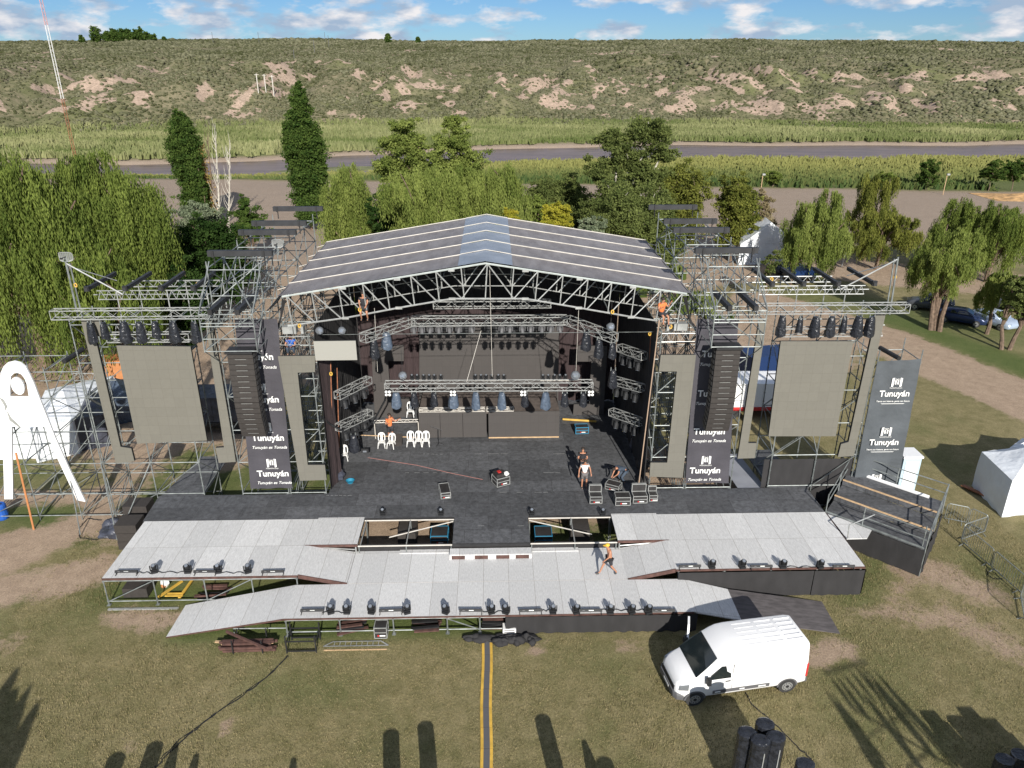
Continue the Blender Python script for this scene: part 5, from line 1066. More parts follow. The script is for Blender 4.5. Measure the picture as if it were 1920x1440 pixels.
# mic stand, wedge case, fan, basin
c = G(823, 834, 1.5); th = thing('mic_stand', 'thin black microphone boom stand before the low led panels', 'microphone stand', c)
MB().bar((0, 0, 0), (0, 0, 1.0), .018, 5).build('pole', 'dsteel', th, local=True); MB().bar((-.45, 0, 1.25), (.25, 0, .95), .014, 5).build('boom', 'dsteel', th, local=True)
for a in (0, 2.1, 4.2): MB().bar((0, 0, .15), (.3*cos(a), .3*sin(a), .01), .015, 4).build('leg', 'dsteel', th, local=True)
th = thing('wedge_monitor', 'black wedge monitor speaker behind the pair of chairs', 'speaker', G(745, 833, 1.5)); MB().slab([(-.3, -.25), (.3, -.25), (.3, .3), (-.3, .3)], 0, [.25, .25, .55, .55]).build('cabinet', 'speaker', th, local=True)
th = thing('wash_basin', 'round light blue basin on the floor beside the left curtain', 'basin', G(657, 905, 1.5)); m = MB(); n = 14
m.loft([[Vector((cos(2*pi*i/n)*r, sin(2*pi*i/n)*r, z)) for i in range(n)] for r, z in ((.15, 0), (.22, .14), (.24, .15), (.2, .12), (.12, .04))]); m.build('bowl', mat('cyan_plastic', (.02, .20, .32), .5), th, local=True)
th = thing('floor_lamp_box', 'small black frame lamp hanging low above the stage left floor', 'lamp', V(684, 845, 37.2)); m = MB(); m.cb((0, 0, 0), .4, .08, .26); m.build('housing', 'dsteel', th, local=True); MB().tube([(0, 0, .1), (0, 0, 3.4)], .012, 4).build('cable', 'dsteel', th, local=True); MB().cb((0, -.045, -.03), .2, .01, .1).build('window', 'lens', th, local=True)
rope('thin pink rope lying diagonally across the black stage floor', [G(690, 858, 1.52), G(780, 872, 1.52), G(850, 888, 1.52), G(905, 899, 1.52)], .011, mat('pink_cord', (.45, .2, .17), .8), name='cord', cat='cord')
for i, (px, py, w_, h) in enumerate([(626, 880, .7, .9), (634, 898, .9, .6), (1205, 880, .8, .8), (1190, 845, .7, 1.0), (1206, 905, .7, .4)]):
    th = thing('covered_gear', 'dark heap of covered gear by the %s curtain, %s' % ('left' if i < 2 else 'right', ['rear one', 'front one', 'middle one', 'rear one', 'front one'][i]), 'covered gear', G(px, py, 1.5)); m = MB(); m.ell((0, 0, h*.45), w_*.5, .4, h*.5, 9, 7, noise=.35); m.build('cover', 'tarp' if i % 2 else 'casep', th, local=True)
m = MB(); m.bar(G(1055, 786, 1.6), G(1118, 790, 1.6), .07, 8); tag(m.build('cloth_roll', 'yellow'), 'long yellow roll lying under the back right led screen', 'roll')
# grid panel antennas
def grid_panel(label, px, py, Y, w_, h):
    p = V(px, py, Y); th = thing('grid_antenna', label, 'antenna', p); m = MB(); n = 18; pts = []
    for i in range(n+1):
        a = 2*pi*i/n; pts.append(Vector((abs(cos(a))**.5*(1 if cos(a) > 0 else -1)*w_/2, .12*abs(cos(a)), abs(sin(a))**.5*(1 if sin(a) > 0 else -1)*h/2)))
    m.tube(pts, .02, 5)
    for k in range(-5, 6): z = k*h/12; m.bar((-w_*.48, .08, z), (w_*.48, .08, z), .012, 4)
    for k in range(-3, 4): x = k*w_/8; m.bar((x, .05, -h*.48), (x, .05, h*.48), .01, 4)
    m.build('grid', 'alu', th, local=True); m = MB(); m.bar((0, .1, 0), (0, -.3, 0), .02, 5); m.cb((0, -.3, 0), .1, .06, .08); m.build('feed', 'dsteel', th, local=True); MB().bar((0, .1, 0), (0, .1, -h*.5-.4), .04, 6).build('mount', 'steel', th, local=True)
grid_panel('white grid antenna on top of the outer left mast', 121, 482, 34.8, .62, .42); grid_panel('white grid antenna between the left rear black beams', 519, 457, 38.6, .55, .42)
# ================================================================ PEOPLE
def skin_mesh(name, pts, edges, radii, m, parent, sub=1, root=0):
    me = bpy.data.meshes.new(name); me.from_pydata([tuple(p) for p in pts], edges, []); o = bpy.data.objects.new('tmp', me); COL.objects.link(o)
    md = o.modifiers.new('s', 'SKIN'); md.use_smooth_shade = True
    sv = me.skin_vertices[0].data if me.skin_vertices else None
    if sv is None:
        bpy.context.view_layer.objects.active = o; bpy.context.view_layer.update(); sv = me.skin_vertices[0].data
    for i, r in enumerate(radii): sv[i].radius = (r, r) if not isinstance(r, tuple) else r; sv[i].use_root = (i == root)
    sb = o.modifiers.new('u', 'SUBSURF'); sb.levels = sub; sb.render_levels = sub
    dg = bpy.context.evaluated_depsgraph_get(); me2 = bpy.data.meshes.new_from_object(o.evaluated_get(dg)); bpy.data.objects.remove(o); me2.name = name
    me2.materials.clear(); me2.materials.append(M[m] if isinstance(m, str) else m)
    ob = bpy.data.objects.new(name, me2); COL.objects.link(ob); ob.parent = parent; return ob
def person(label, loc, rz, J={}, shirt=None, shorts='dark_short', hair='hair', shoes='shoe', cap=None, sc=1.0, long_legs=False, sleeves=True):
    th = thing('person', label, 'person', loc, rz); th.scale = (sc, sc, sc)
    P_ = dict(pel=(0, 0, .95), wai=(0, 0, 1.1), che=(0, 0, 1.32), nec=(0, 0, 1.5), jaw=(0, -.02, 1.58), hed=(0, -.01, 1.68), top=(0, 0, 1.76), nos=(0, -.115, 1.655),
              sl=(-.18, 0, 1.43), el=(-.26, .02, 1.15), wl=(-.29, -.06, .9), sr=(.18, 0, 1.43), er=(.26, .02, 1.15), wr=(.29, -.06, .9),
              hl=(-.1, 0, .9), kl=(-.12, -.02, .5), al=(-.12, .03, .09), tl=(-.13, -.14, .04), hr=(.1, 0, .9), kr=(.12, -.02, .5), ar=(.12, .03, .09), tr=(.13, -.14, .04))
    P_.update(J); rd = dict(pel=.125, wai=.115, che=.14, nec=.055, jaw=.075, hed=.095, top=.06, nos=.015, sl=.065, el=.045, wl=.028, sr=.065, er=.045, wr=.028, hl=.09, kl=.058, al=.036, tl=.035, hr=.09, kr=.058, ar=.036, tr=.035)
    K = list(rd); pts = [Vector(P_[k]) for k in K]; ix = {k: i for i, k in enumerate(K)}; E_ = [(ix[a], ix[b]) for a, b in ('pel wai', 'wai che', 'che nec', 'nec jaw', 'jaw hed', 'hed top', 'hed nos', 'che sl', 'sl el', 'el wl', 'che sr', 'sr er', 'er wr', 'pel hl', 'hl kl', 'kl al', 'al tl', 'pel hr', 'hr kr', 'kr ar', 'ar tr') for a, b in [(a.split()[0], a.split()[1])] ] if False else [(ix[s.split()[0]], ix[s.split()[1]]) for s in ('pel wai', 'wai che', 'che nec', 'nec jaw', 'jaw hed', 'hed top', 'hed nos', 'che sl', 'sl el', 'el wl', 'che sr', 'sr er', 'er wr', 'pel hl', 'hl kl', 'kl al', 'al tl', 'pel hr', 'hr kr', 'kr ar', 'ar tr')]
    r = [rd[k] for k in K]
    for w_, e_, sg in (('wl', 'el', -1), ('wr', 'er', 1)):          # palm, four fingers and a thumb
        a = Vector(P_[w_]); d = (a-Vector(P_[e_])).normalized(); sd = d.cross(Vector((0, 0, 1))); sd = sd.normalized() if sd.length > .1 else Vector((0, 1, 0))
        pi_ = len(pts); pts.append(a+d*.07); r.append(.03); E_.append((ix[w_], pi_))
        for q in range(4):
            o_ = sd*(-.03+.02*q); pts.append(a+d*(.10+.004*q)+o_); r.append(.009); E_.append((pi_, len(pts)-1)); pts.append(a+d*(.15+.01*(q in (1, 2)))+o_+Vector((0, -.015, -.005))); r.append(.008); E_.append((len(pts)-2, len(pts)-1))
        pts.append(a+d*.075+sd*-.055+Vector((0, -.02, 0))); r.append(.01); E_.append((pi_, len(pts)-1))
    skin_mesh('body', pts, E_, r, 'skin', th)
    def wear(nm, keys, edges, grow, mt):
        pp = [Vector(P_[k]) if isinstance(k, str) else Vector(P_[k[0]]).lerp(Vector(P_[k[1]]), k[2]) for k in keys]; rr = [(rd[k]+grow if isinstance(k, str) else (rd[k[0]]*(1-k[2])+rd[k[1]]*k[2])+grow) for k in keys]
        return skin_mesh(nm, pp, edges, rr, mt, th)
    if shirt: wear('shirt', ['pel', 'wai', 'che', ('che', 'nec', .45), 'sl', ('sl', 'el', .55), 'sr', ('sr', 'er', .55)], [(0, 1), (1, 2), (2, 3), (2, 4), (4, 5), (2, 6), (6, 7)], .022, shirt)
    e = 1.0 if long_legs else .85
    if long_legs: wear('trousers', ['pel', 'hl', 'kl', ('kl', 'al', .95), 'hr', 'kr', ('kr', 'ar', .95)], [(0, 1), (1, 2), (2, 3), (0, 4), (4, 5), (5, 6)], .022, shorts)
    else: wear('shorts', ['pel', 'hl', ('hl', 'kl', e), 'hr', ('hr', 'kr', e)], [(0, 1), (1, 2), (0, 3), (3, 4)], .026, shorts)
    for a, b_ in (('al', 'tl'), ('ar', 'tr')): skin_mesh('shoe', [Vector(P_[a])+Vector((0, 0, -.02)), Vector(P_[b_])], [(0, 1)], [.052, .045], shoes, th)
    hd = Vector(P_['hed']); up = (Vector(P_['top'])-Vector(P_['nec'])).normalized()
    m = MB(); m.ell(hd+up*.045+Vector((0, .02, 0)), .103, .112, .085, 12, 8); m.build('hair' if not cap else 'cap', hair if not cap else cap, th, smooth=True, local=True)
    if cap: m = MB(); m.ell(hd+up*.04+Vector((0, -.12, 0)), .075, .08, .012, 10, 4); m.build('cap_brim', cap, th, local=True)
    return th
M['dark_short'] = mat('dark_shorts', (.03, .03, .035), .85); M['grey_short'] = mat('grey_shorts', (.14, .13, .13), .85); M['shoe'] = mat('dark_shoe', (.05, .06, .06), .7)
M['tee_w'] = mat('white_tee', (.8, .8, .8), .9); M['tee_k'] = mat('black_tee', (.025, .025, .03), .9); M['tee_b'] = mat('dark_blue_shirt', (.05, .07, .10), .85); M['tee_o'] = mat('orange_tee', (.75, .2, .06), .9); M['gold'] = mat('gold_cap', (.7, .45, .05), .45)
person('person in white t-shirt and grey shorts standing near the right front cases', G(1095, 915, 1.5), .1, dict(wl=(-.34, -.1, .93), wr=(.33, -.08, .93), el=(-.3, 0, 1.17), er=(.3, 0, 1.17), hed=(0, -.05, 1.66), top=(0, -.05, 1.75), nos=(0, -.15, 1.62)), 'tee_w', 'grey_short', sc=.98)
person('person in black t-shirt standing right behind the one in white', G(1091, 893, 1.5), 0, dict(el=(-.25, -.08, 1.15), wl=(-.12, -.25, 1.2), er=(.25, -.08, 1.15), wr=(.12, -.25, 1.2)), 'tee_k', 'dark_short', long_legs=True)
person('shirtless person in black shorts and gold cap striding left on the walkway', G(1141, 1077, 1.0), -1.35, dict(kl=(-.1, -.25, .52), al=(-.1, -.42, .1), tl=(-.1, -.6, .07), kr=(.1, .08, .5), ar=(.1, .35, .16), tr=(.1, .28, .03), che=(0, -.05, 1.32), nec=(0, -.09, 1.48), jaw=(0, -.14, 1.55), hed=(0, -.15, 1.63), top=(0, -.14, 1.71), nos=(0, -.26, 1.6), sl=(-.18, -.05, 1.42), sr=(.18, -.05, 1.42), el=(-.24, .1, 1.17), wl=(-.22, .02, .93), er=(.24, -.12, 1.15), wr=(.2, -.3, .98)), None, 'dark_short', cap='gold', sc=.97)
person('person in dark clothes bending over cases at the right of the stage', G(1166, 905, 1.5), -1.2, dict(pel=(0, .15, .75), wai=(0, .05, .86), che=(0, -.2, .95), nec=(0, -.38, .98), jaw=(0, -.45, .96), hed=(0, -.53, .97), top=(0, -.6, 1.0), nos=(0, -.58, .87), sl=(-.17, -.3, .98), sr=(.17, -.3, .98), el=(-.2, -.4, .72), wl=(-.1, -.55, .55), er=(.2, -.4, .72), wr=(.1, -.55, .55), hl=(-.1, .15, .7), hr=(.1, .15, .7), kl=(-.13, -.18, .42), kr=(.13, -.12, .42), al=(-.12, .05, .09), ar=(.12, .08, .09), tl=(-.13, -.12, .04), tr=(.13, -.1, .04)), 'tee_b', 'tee_b', long_legs=True)
person('person in orange shirt standing behind the bare riser frame on the left', G(733, 826, 1.5), .6, dict(el=(-.3, -.05, 1.2), wl=(-.2, -.25, 1.3), er=(.32, -.08, 1.22), wr=(.5, -.2, 1.35)), 'tee_o', 'dark_short')
person('climber in orange shirt sitting in the right end of the front roof truss', V(1238, 603, 35.25), .5, dict(pel=(0, 0, .45), wai=(0, 0, .58), che=(0, -.04, .8), nec=(0, -.06, .97), jaw=(0, -.08, 1.04), hed=(0, -.1, 1.13), top=(0, -.08, 1.21), nos=(0, -.2, 1.1), sl=(-.18, -.05, .9), sr=(.18, -.05, .9), el=(-.3, -.15, .7), wl=(-.25, -.35, .85), er=(.3, -.15, .75), wr=(.3, -.3, 1.0), hl=(-.1, 0, .42), hr=(.1, 0, .42), kl=(-.15, -.38, .4), kr=(.15, -.38, .35), al=(-.15, -.4, 0), ar=(.17, -.42, -.05), tl=(-.15, -.55, -.05), tr=(.17, -.56, -.1)), 'tee_o', 'dark_short')
person('rigger in tan clothes climbing behind the left slope of the front roof truss', V(684, 592, 35.4), 0, dict(pel=(0, 0, .45), wai=(0, 0, .58), che=(0, -.04, .8), nec=(0, -.06, .97), jaw=(0, -.08, 1.04), hed=(0, -.1, 1.13), top=(0, -.08, 1.21), nos=(0, -.2, 1.1), sl=(-.18, -.05, .9), sr=(.18, -.05, .9), el=(-.2, -.15, .7), wl=(-.15, -.3, .6), er=(.2, -.15, .7), wr=(.15, -.3, .6), hl=(-.1, 0, .42), hr=(.1, 0, .42), kl=(-.15, -.3, .25), kr=(.15, -.3, .25), al=(-.15, -.1, -.1), ar=(.15, -.1, -.1), tl=(-.15, -.25, -.15), tr=(.15, -.25, -.15)), 'tee_k', 'dark_short')
person('person in blue shirt squatting high in the left inner tower above the screen', V(548, 662, 35.6), 0, dict(pel=(0, 0, .3), wai=(0, 0, .42), che=(0, -.04, .62), nec=(0, -.06, .78), jaw=(0, -.08, .85), hed=(0, -.1, .93), top=(0, -.08, 1.01), nos=(0, -.2, .9), sl=(-.18, -.05, .72), sr=(.18, -.05, .72), el=(-.25, -.2, .5), wl=(-.15, -.35, .5), er=(.25, -.2, .5), wr=(.15, -.35, .5), hl=(-.1, 0, .3), hr=(.1, 0, .3), kl=(-.15, -.3, .4), kr=(.15, -.3, .4), al=(-.15, -.15, .05), ar=(.15, -.15, .05), tl=(-.15, -.3, .02), tr=(.15, -.3, .02)), 'blue', 'tee_b', long_legs=True)

# ================================================================ VEHICLES
def ring(x, hw, zb, zt, tuck=.9, n=5, zs=None, rnd=.12):
    """cross-section at station x: symmetric outline from the bottom right up and over to the bottom left"""
    belt = zb+(zt-zb)*(.52 if zs is None else zs); r = min(rnd, (zt-zb)*.3)
    half = [(hw*.93, zb), (hw, zb+.12*min(1, zt-zb)), (hw, belt), (hw*(.5+.5*tuck)+0, (belt+zt)/2), (hw*tuck, zt-r), (hw*tuck-r*.35, zt-r*.3), (hw*tuck-r*1.1, zt)]
    return [Vector((x, -y, z)) for y, z in half]+[Vector((x, y, z)) for y, z in half[::-1]]
def wheel(th, x, y, r=.35, w_=.22, side=1):
    o = thing('wheel', None, None); del o
def add_wheel(th, x, y, r, w_, s):
    wl = MB().bar((x, y-s*w_/2, r), (x, y+s*w_/2, r), r, 20).build('wheel', 'rubber', th, local=True)
    m = MB(); m.bar((x, y+s*(w_/2), r), (x, y+s*(w_/2+.012), r), r*.62, 16); m.build('rim', 'silver', wl, local=True)
    m = MB()
    for k in range(10): a = 2*pi*k/10; m.cb((x+cos(a)*r*.45, y+s*(w_/2+.016), r+sin(a)*r*.45), .035, .008, .05)
    m.bar((x, y+s*(w_/2+.012), r), (x, y+s*(w_/2+.03), r), r*.2, 10); m.build('hub', 'dsteel', wl, local=True)
F_ = Vector((7.82, 21.5, 0)); B_ = Vector((11.54, 22.07, 0)); hdg = atan2(F_.y-B_.y, F_.x-B_.x)
WB = (F_-B_).length; VS = WB/3.68
van = thing('delivery_van', 'white high roof delivery van with open passenger door parked before the right ramp', 'van', (0, 0, 0), hdg); van.scale = (VS, VS*.95, VS*.87)
# local frame: rear axle x=0, front axle x=3.68, body x from -1.0 to 4.6, left side (camera side) is +y
mid = (F_+B_)/2; nrm = Vector((-sin(hdg), cos(hdg), 0)); van.location = B_-nrm*(.93*VS)
st_ = [(-.76, .90, .45, 2.38, .86), (-.72, .97, .38, 2.46, .88), (-.5, .99, .36, 2.5, .89), (1.0, .99, .36, 2.52, .89), (2.0, .99, .36, 2.52, .89), (2.35, .99, .36, 2.48, .885), (2.62, .99, .36, 2.36, .87), (2.85, .99, .36, 2.22, .85)]
m = MB(); m.loft([ring(a, b_, c, d, e) for a, b_, c, d, e in st_]); 
m2 = [(2.85, .99, .36, 2.22, .85), (3.2, .99, .36, 1.87, .87), (3.55, .985, .36, 1.50, .90), (3.72, .98, .36, 1.36, .90), (3.95, .96, .36, 1.29, .88), (4.15, .90, .37, 1.20, .86), (4.30, .80, .38, 1.05, .86), (4.37, .70, .42, .85, .9)]
m.loft([ring(a, b_, c, d, e, rnd=.10) for a, b_, c, d, e in m2]); bd = m.build('body', 'white', van, local=True, smooth=True)
bv = bd.modifiers.new('e', 'EDGE_SPLIT'); bv.split_angle = radians(38)
# roof ribs
for y in (-.62, -.38, -.14, .1, .34, .58):
    for x0, x1 in ((-.6, .05), (.2, .85), (1.0, 1.75)) if True else (): 
        m = MB(); m.slab([(x0, y-.022), (x1, y-.022), (x1, y+.022), (x0, y+.022)], 2.5, 2.53); m.build('roof_rib', 'white', van, local=True)
def quadplate(nm, pts, mt, parent, off=.006):
    P_ = [Vector(p) for p in pts]; n = (P_[1]-P_[0]).cross(P_[2]-P_[0]).normalized(); k = len(P_); m = MB(); m.add([p+n*off for p in P_]+[p-n*.01 for p in P_], [tuple(range(k)), tuple(range(k, 2*k))[::-1]]+[((i+1) % k, i, k+i, k+(i+1) % k) for i in range(k)]); return m.build(nm, mt, parent, local=True)
quadplate('windscreen', [(2.87, -.76, 2.19), (2.87, .76, 2.19), (3.3, .84, 1.78), (3.66, .86, 1.40), (3.66, -.86, 1.40), (3.3, -.84, 1.78)][::-1], 'glass', van, .02)
quadplate('side_window', [(2.35, .985, 1.30), (3.22, .985, 1.30), (3.12, .965, 1.5), (2.72, .90, 1.88), (2.38, .90, 1.88)][::-1], 'glass', van, .03)
quadplate('side_window', [(2.38, -.90, 1.88), (2.72, -.90, 1.88), (3.3, -.985, 1.36), (2.35, -.985, 1.30)][::-1], 'glass', van, .03)
m = MB(); m.box(.75, 3.0, .988, 1.012, .52, .68); m.build('side_moulding', 'trim', van, local=True); MB().box(.9, 1.2, 1.012, 1.016, .57, .63).build('sticker', 'letter', van, local=True); MB().box(1.75, 1.95, 1.012, 1.016, .57, .63).build('sticker', 'letter', van, local=True); MB().box(2.7, 2.92, 1.012, 1.016, .57, .63).build('sticker', 'letter', van, local=True)
m = MB(); m.loft([ring(4.1, .95, .28, .6, .97, rnd=.05), ring(4.34, .86, .28, .62, .97, rnd=.05), ring(4.44, .7, .32, .6, .97, rnd=.05)]); m.build('front_bumper', 'trim', van, local=True)
m = MB(); m.box(4.3, 4.40, -.62, .62, .64, .84); m.build('grille', 'bplast', van, local=True)
for s in (-1, 1):
    quadplate('headlight', [(3.95, s*.965, .84), (4.28, s*.84, .80), (4.24, s*.82, 1.0), (3.93, s*.94, 1.12)][::(1 if s > 0 else -1)], 'lens', van, .03)
    mi = MB().cb((3.3, s*1.17, 1.42), .14, .2, .3).build('mirror', 'bplast', van, local=True); MB().bar((3.3, s*.96, 1.3), (3.3, s*1.1, 1.36), .035, 5).build('arm', 'bplast', mi, local=True)
    MB().box(-.765, -.69, *sorted((s*.86, s*.985)), .75, 1.45).build('tail_light', 'red', van, local=True)
    m = MB(); k = 14
    for x, r in ((3.68, .43), (0, .42)):
        P2 = [(x+cos(pi*i/k)*r, .34+sin(pi*i/k)*r) for i in range(k+1)]; m.plate(P2, *sorted((s*.975, s*.996)))
    m.build('wheel_arch', 'trim', van, local=True)
    for x in (3.68, 0): add_wheel(van, x, s*.9, .35, .22, s)
MB().cb((2.45, 1.0, 1.12), .2, .03, .04).build('door_handle', 'bplast', van, local=True); MB().box(-.84, -.74, -.9, .9, .36, .55).build('rear_bumper', 'trim', van, local=True); MB().box(4.435, 4.45, -.25, .25, .42, .52).build('number_plate', 'letter', van, local=True); MB().box(-.45, 2.2, .992, .996, 1.02, 1.03).build('crease', 'trim', van, local=True)
m = MB(); m.box(2.27, 2.283, .94, .997, .5, 1.95); m.build('door_gap', 'trim', van, local=True); pass
dr = MB(); a = radians(62); T = Matrix.Translation((3.28, -.98, 0)) @ Matrix.Rotation(-a, 4, 'Z'); P2 = [(-1.0, .5), (.0, .5), (.05, 1.3), (-.45, 2.0), (-.95, 2.02), (-1.02, 1.3)]
Rm = Matrix.Translation((3.28, -1.0, 0)) @ Matrix.Rotation(radians(68), 4, 'Z'); dr.plate([(-x, z) for x, z in P2][::-1] if False else P2, -.04, .04); dr.v = [tuple(Rm @ Vector(v)) for v in dr.v]; do = dr.build('passenger_door', 'white', van, local=True)
dw = MB(); dw.plate([(-.9, 1.35), (-.08, 1.35), (-.45, 1.9), (-.88, 1.92)], -.05, .05); dw.v = [tuple(Rm @ Vector(v)) for v in dw.v]; dw.build('window', 'glass', do, local=True)
m = MB(); m.cb((.6, -1.06, 2.0), 1.5, .06, .06); m.build('slide_rail', 'alu', van, local=True)
# cars in the grove
def car(label, px, py, rz_, col, suv=False):
    th = thing('parked_car', label, 'car', G(px, py, 0), rz_, 'cars parked in the grove'); h = 1.62 if suv else 1.42; mt = mat('car_paint', col, .25, .3)
    S = [(-2.1, .72, .4, .8), (-2.0, .84, .3, 1.02 if not suv else 1.1), (-1.6, .86, .26, 1.06 if not suv else 1.12), (1.0, .87, .26, 1.0), (1.6, .85, .26, .92), (2.0, .78, .3, .8), (2.1, .66, .36, .68)]
    MB().loft([ring(a, b_, c, d, .95, rnd=.1) for a, b_, c, d in S]).build('body', mt, th, local=True, smooth=True)
    cab = MB().loft([ring(-1.85 if suv else -1.7, .74, .98, 1.06, .9, rnd=.03), ring(-1.55 if suv else -1.05, .76, .98, h-.04, .82, rnd=.08), ring(.2, .77, .98, h, .82, rnd=.08), ring(.95, .78, .96, 1.04, .92, rnd=.03)]).build('cabin', mt, th, local=True, smooth=True)
    for s in (-1, 1):
        for x0, x1 in ((-1.4 if suv else -.95, -.45), (-.35, .5)): quadplate('window', [(x0, s*.79, 1.05), (x1+.1, s*.79, 1.05), (x1-.15, s*.69, h-.12), (x0+.1, s*.69, h-.12)][::(-1 if s > 0 else 1)], 'glass', cab, .03)
        for x in (-1.3, 1.3): add_wheel(th, x, s*.78, .32, .2, s)
        quadplate('headlight', [(2.0, s*.72, .66), (2.1, s*.45, .64), (2.06, s*.46, .78), (1.93, s*.72, .8)][::(1 if s > 0 else -1)], 'lens', th, .04)
        MB().cb((.7, s*.9, 1.02), .12, .14, .12).build('mirror', mt, th, local=True)
    quadplate('windscreen', [(.3, -.62, h-.06), (.3, .62, h-.06), (.9, .68, 1.06), (.9, -.68, 1.06)][::-1], 'glass', cab, .03)
    return th
car('dark grey estate car parked in tree shade, left of the four trunks', 1742, 580, radians(150), (.08, .085, .095), True); car('dark blue car half hidden behind the four slanting trunks', 1800, 605, radians(-35), (.02, .035, .09))
car('silver blue small car facing the camera right of the four trunks', 1862, 610, radians(-72), (.42, .5, .62))
M['navy'] = mat('navy_paint', (.01, .03, .10), .4)
car('dark hatchback parked under the trees right of the marquee', 1478, 512, radians(20), (.03, .04, .06)); car('grey car at the right picture edge behind the silver one', 1912, 585, radians(-60), (.10, .11, .12))
# trailers and blue gear seen through the towers
def trailer(label, px, py, w_, d, h, body, base, rz_=0, nm='trailer'):
    th = thing(nm, label, 'trailer', G(px, py, 0), rz_); MB().box(-w_/2, w_/2, -d/2, d/2, .9, h).build('box', body, th, local=True); MB().box(-w_/2-.05, w_/2+.05, -d/2-.05, d/2+.05, .65, .88).build('chassis', base, th, local=True)
    for x in (-w_*.35, w_*.35):
        for y in (-d/2+.1, d/2-.1): MB().bar((x, y-.1, .4), (x, y+.1, .4), .4, 12).build('wheel', 'rubber', th, local=True)
    for k in range(5): MB().box(-w_/2+w_*(k+.5)/5-.03, -w_/2+w_*(k+.5)/5+.03, -d/2-.03, -d/2-.004, .95, h-.05).build('rib', body, th, local=True)
trailer('white trailer with red base seen between the right tower and big screen', 1415, 772, 5.5, 2.3, 2.6, 'white', 'red'); trailer('dark blue box trailer behind the right tower', 1440, 712, 4.5, 2.2, 2.4, M['navy'], 'dsteel', .2)
trailer('black box trailer behind the left line array tower', 415, 800, 4.0, 2.3, 2.6, 'tarp', 'dsteel')
trailer('blue flatbed under the trees left of the forked trunk', 1500, 528, 3.2, 2.0, 1.5, M['navy'], 'dsteel', .3)
# ================================================================ TENTS, TOILET, PLATFORM, BARRIERS
def tent(label, corners, hw_, hp, mt='tent', cat='tent', ridge=None, wall=True):
    """corners: four ground points; walls to height hw_, hipped roof to hp"""
    c = sum(corners, Vector())/4; th = thing('tent', label, cat, (c.x, c.y, 0)); P_ = [Vector((p.x, p.y, 0)) for p in corners]; apex = c+Vector((0, 0, hp)) if ridge is None else None
    for i in range(4):
        a, b_ = P_[i], P_[(i+1) % 4]; m = MB(); nx = 10; vs = []
        if wall:
            for j in range(4):
                for k in range(nx+1): p = a.lerp(b_, k/nx); q = p+(p-c).normalized()*(.05*sin(k*2.1+j)); vs.append((q.x, q.y, hw_*j/3))
            m.add(vs, [(j*(nx+1)+k, j*(nx+1)+k+1, (j+1)*(nx+1)+k+1, (j+1)*(nx+1)+k) for j in range(3) for k in range(nx)]); m.build('wall', mt, th, smooth=True)
        m = MB(); A, B = a+Vector((0, 0, hw_)), b_+Vector((0, 0, hw_))
        if ridge is None: top = [apex, apex]
        else:
            r0, r1 = (P_[0]+P_[3])/2+Vector((0, 0, hp)), (P_[1]+P_[2])/2+Vector((0, 0, hp)); top = [(r0, r1), (r1, r1), (r1, r0), (r0, r0)][i]
        vs = []; n = 6
        for j in range(n+1):
            for k in range(n+1):
                p = A.lerp(B, k/n).lerp(top[0].lerp(top[1], k/n), j/n); p.z -= (.18 if ridge is None else .04)*sin(pi*j/n)*hp/4; vs.append(p)
        m.add(vs, [(j*(n+1)+k, j*(n+1)+k+1, (j+1)*(n+1)+k+1, (j+1)*(n+1)+k) for j in range(n) for k in range(n)]); m.build('roof', mt, th, smooth=True)
    return th
P0 = G(1878, 970); P1 = G(1823, 912); e = (P0-P1); e.z = 0; nr = Vector((-e.y, e.x, 0)).normalized()*-1; nr = Vector((1, .15, 0)).normalized()
tent('white tent with pyramid roof cut by the right picture edge, casting a dark shadow', [P1, P0, P0+nr*4.2, P1+nr*4.2+Vector((0, .2, 0))], 2.25, 3.3)
tent('small tent with blue grey roof behind the white tent at the right edge', [G(1905, 860), G(1880, 880), G(1960, 880), G(1970, 860)], 1.4, 2.0)
th = thing('plank', 'short brown plank leaning at the base of the right white tent', 'plank', G(1830, 925)); MB().cb((0, 0, .12), .4, 1.6, .06, rz=.5, ry=.2).build('board', 'rusty', th, local=True)
tent('big white tent with sagging roof behind the left scaffold wing', [G(70, 868), G(150, 850), G(225, 760), G(100, 790)], 2.3, 3.3)
tent('low white tent behind the legs of the clothespin figure', [G(20, 862), G(85, 858), G(80, 815), G(10, 815)], 2.2, 2.9)
tent('silvery side tent in front of the big white tent', [G(65, 858), G(110, 850), G(130, 830), G(80, 830)], 1.9, 2.0)
tent('dark tarpaulin tent open in front, right of the big white tent', [G(152, 846), G(206, 836), G(222, 785), G(168, 792)], 2.2, 3.0, 'tarp')
tent('blue grey tent behind the left outer led strip', [G(205, 800), G(250, 790), G(255, 750), G(210, 755)], 1.7, 2.6, 'bagb')
th = thing('orange_tarp', 'orange tarpaulin over gear behind the left outer led strip', 'tarpaulin', G(222, 722)); MB().cb((0, 0, 1.2), 2.0, 1.6, 2.0, rz=.3).build('cover', 'orange', th, local=True)
mq = [Vector((29.6, 88.2, 0)), Vector((30.6, 96.5, 0)), Vector((37.4, 97, 0)), Vector((36.6, 88.8, 0))]
tent('white marquee with gable end facing the stage, between the right trees', mq, 2.5, 5.0, ridge=True)
th = thing('toilet_cabin', 'pale blue white portable toilet cabin behind the grey banner', 'toilet cabin', G(1689, 915)); MB().box(-.5, .5, -.5, .5, 0, 2.2).build('shell', mat('cabin_plastic', (.45, .58, .66), .5), th, local=True); MB().box(-.56, .56, -.56, .56, 2.2, 2.32).build('roof', 'white', th, local=True); MB().box(-.36, .36, -.53, -.502, .1, 2.0).build('door', 'tent', th, local=True)
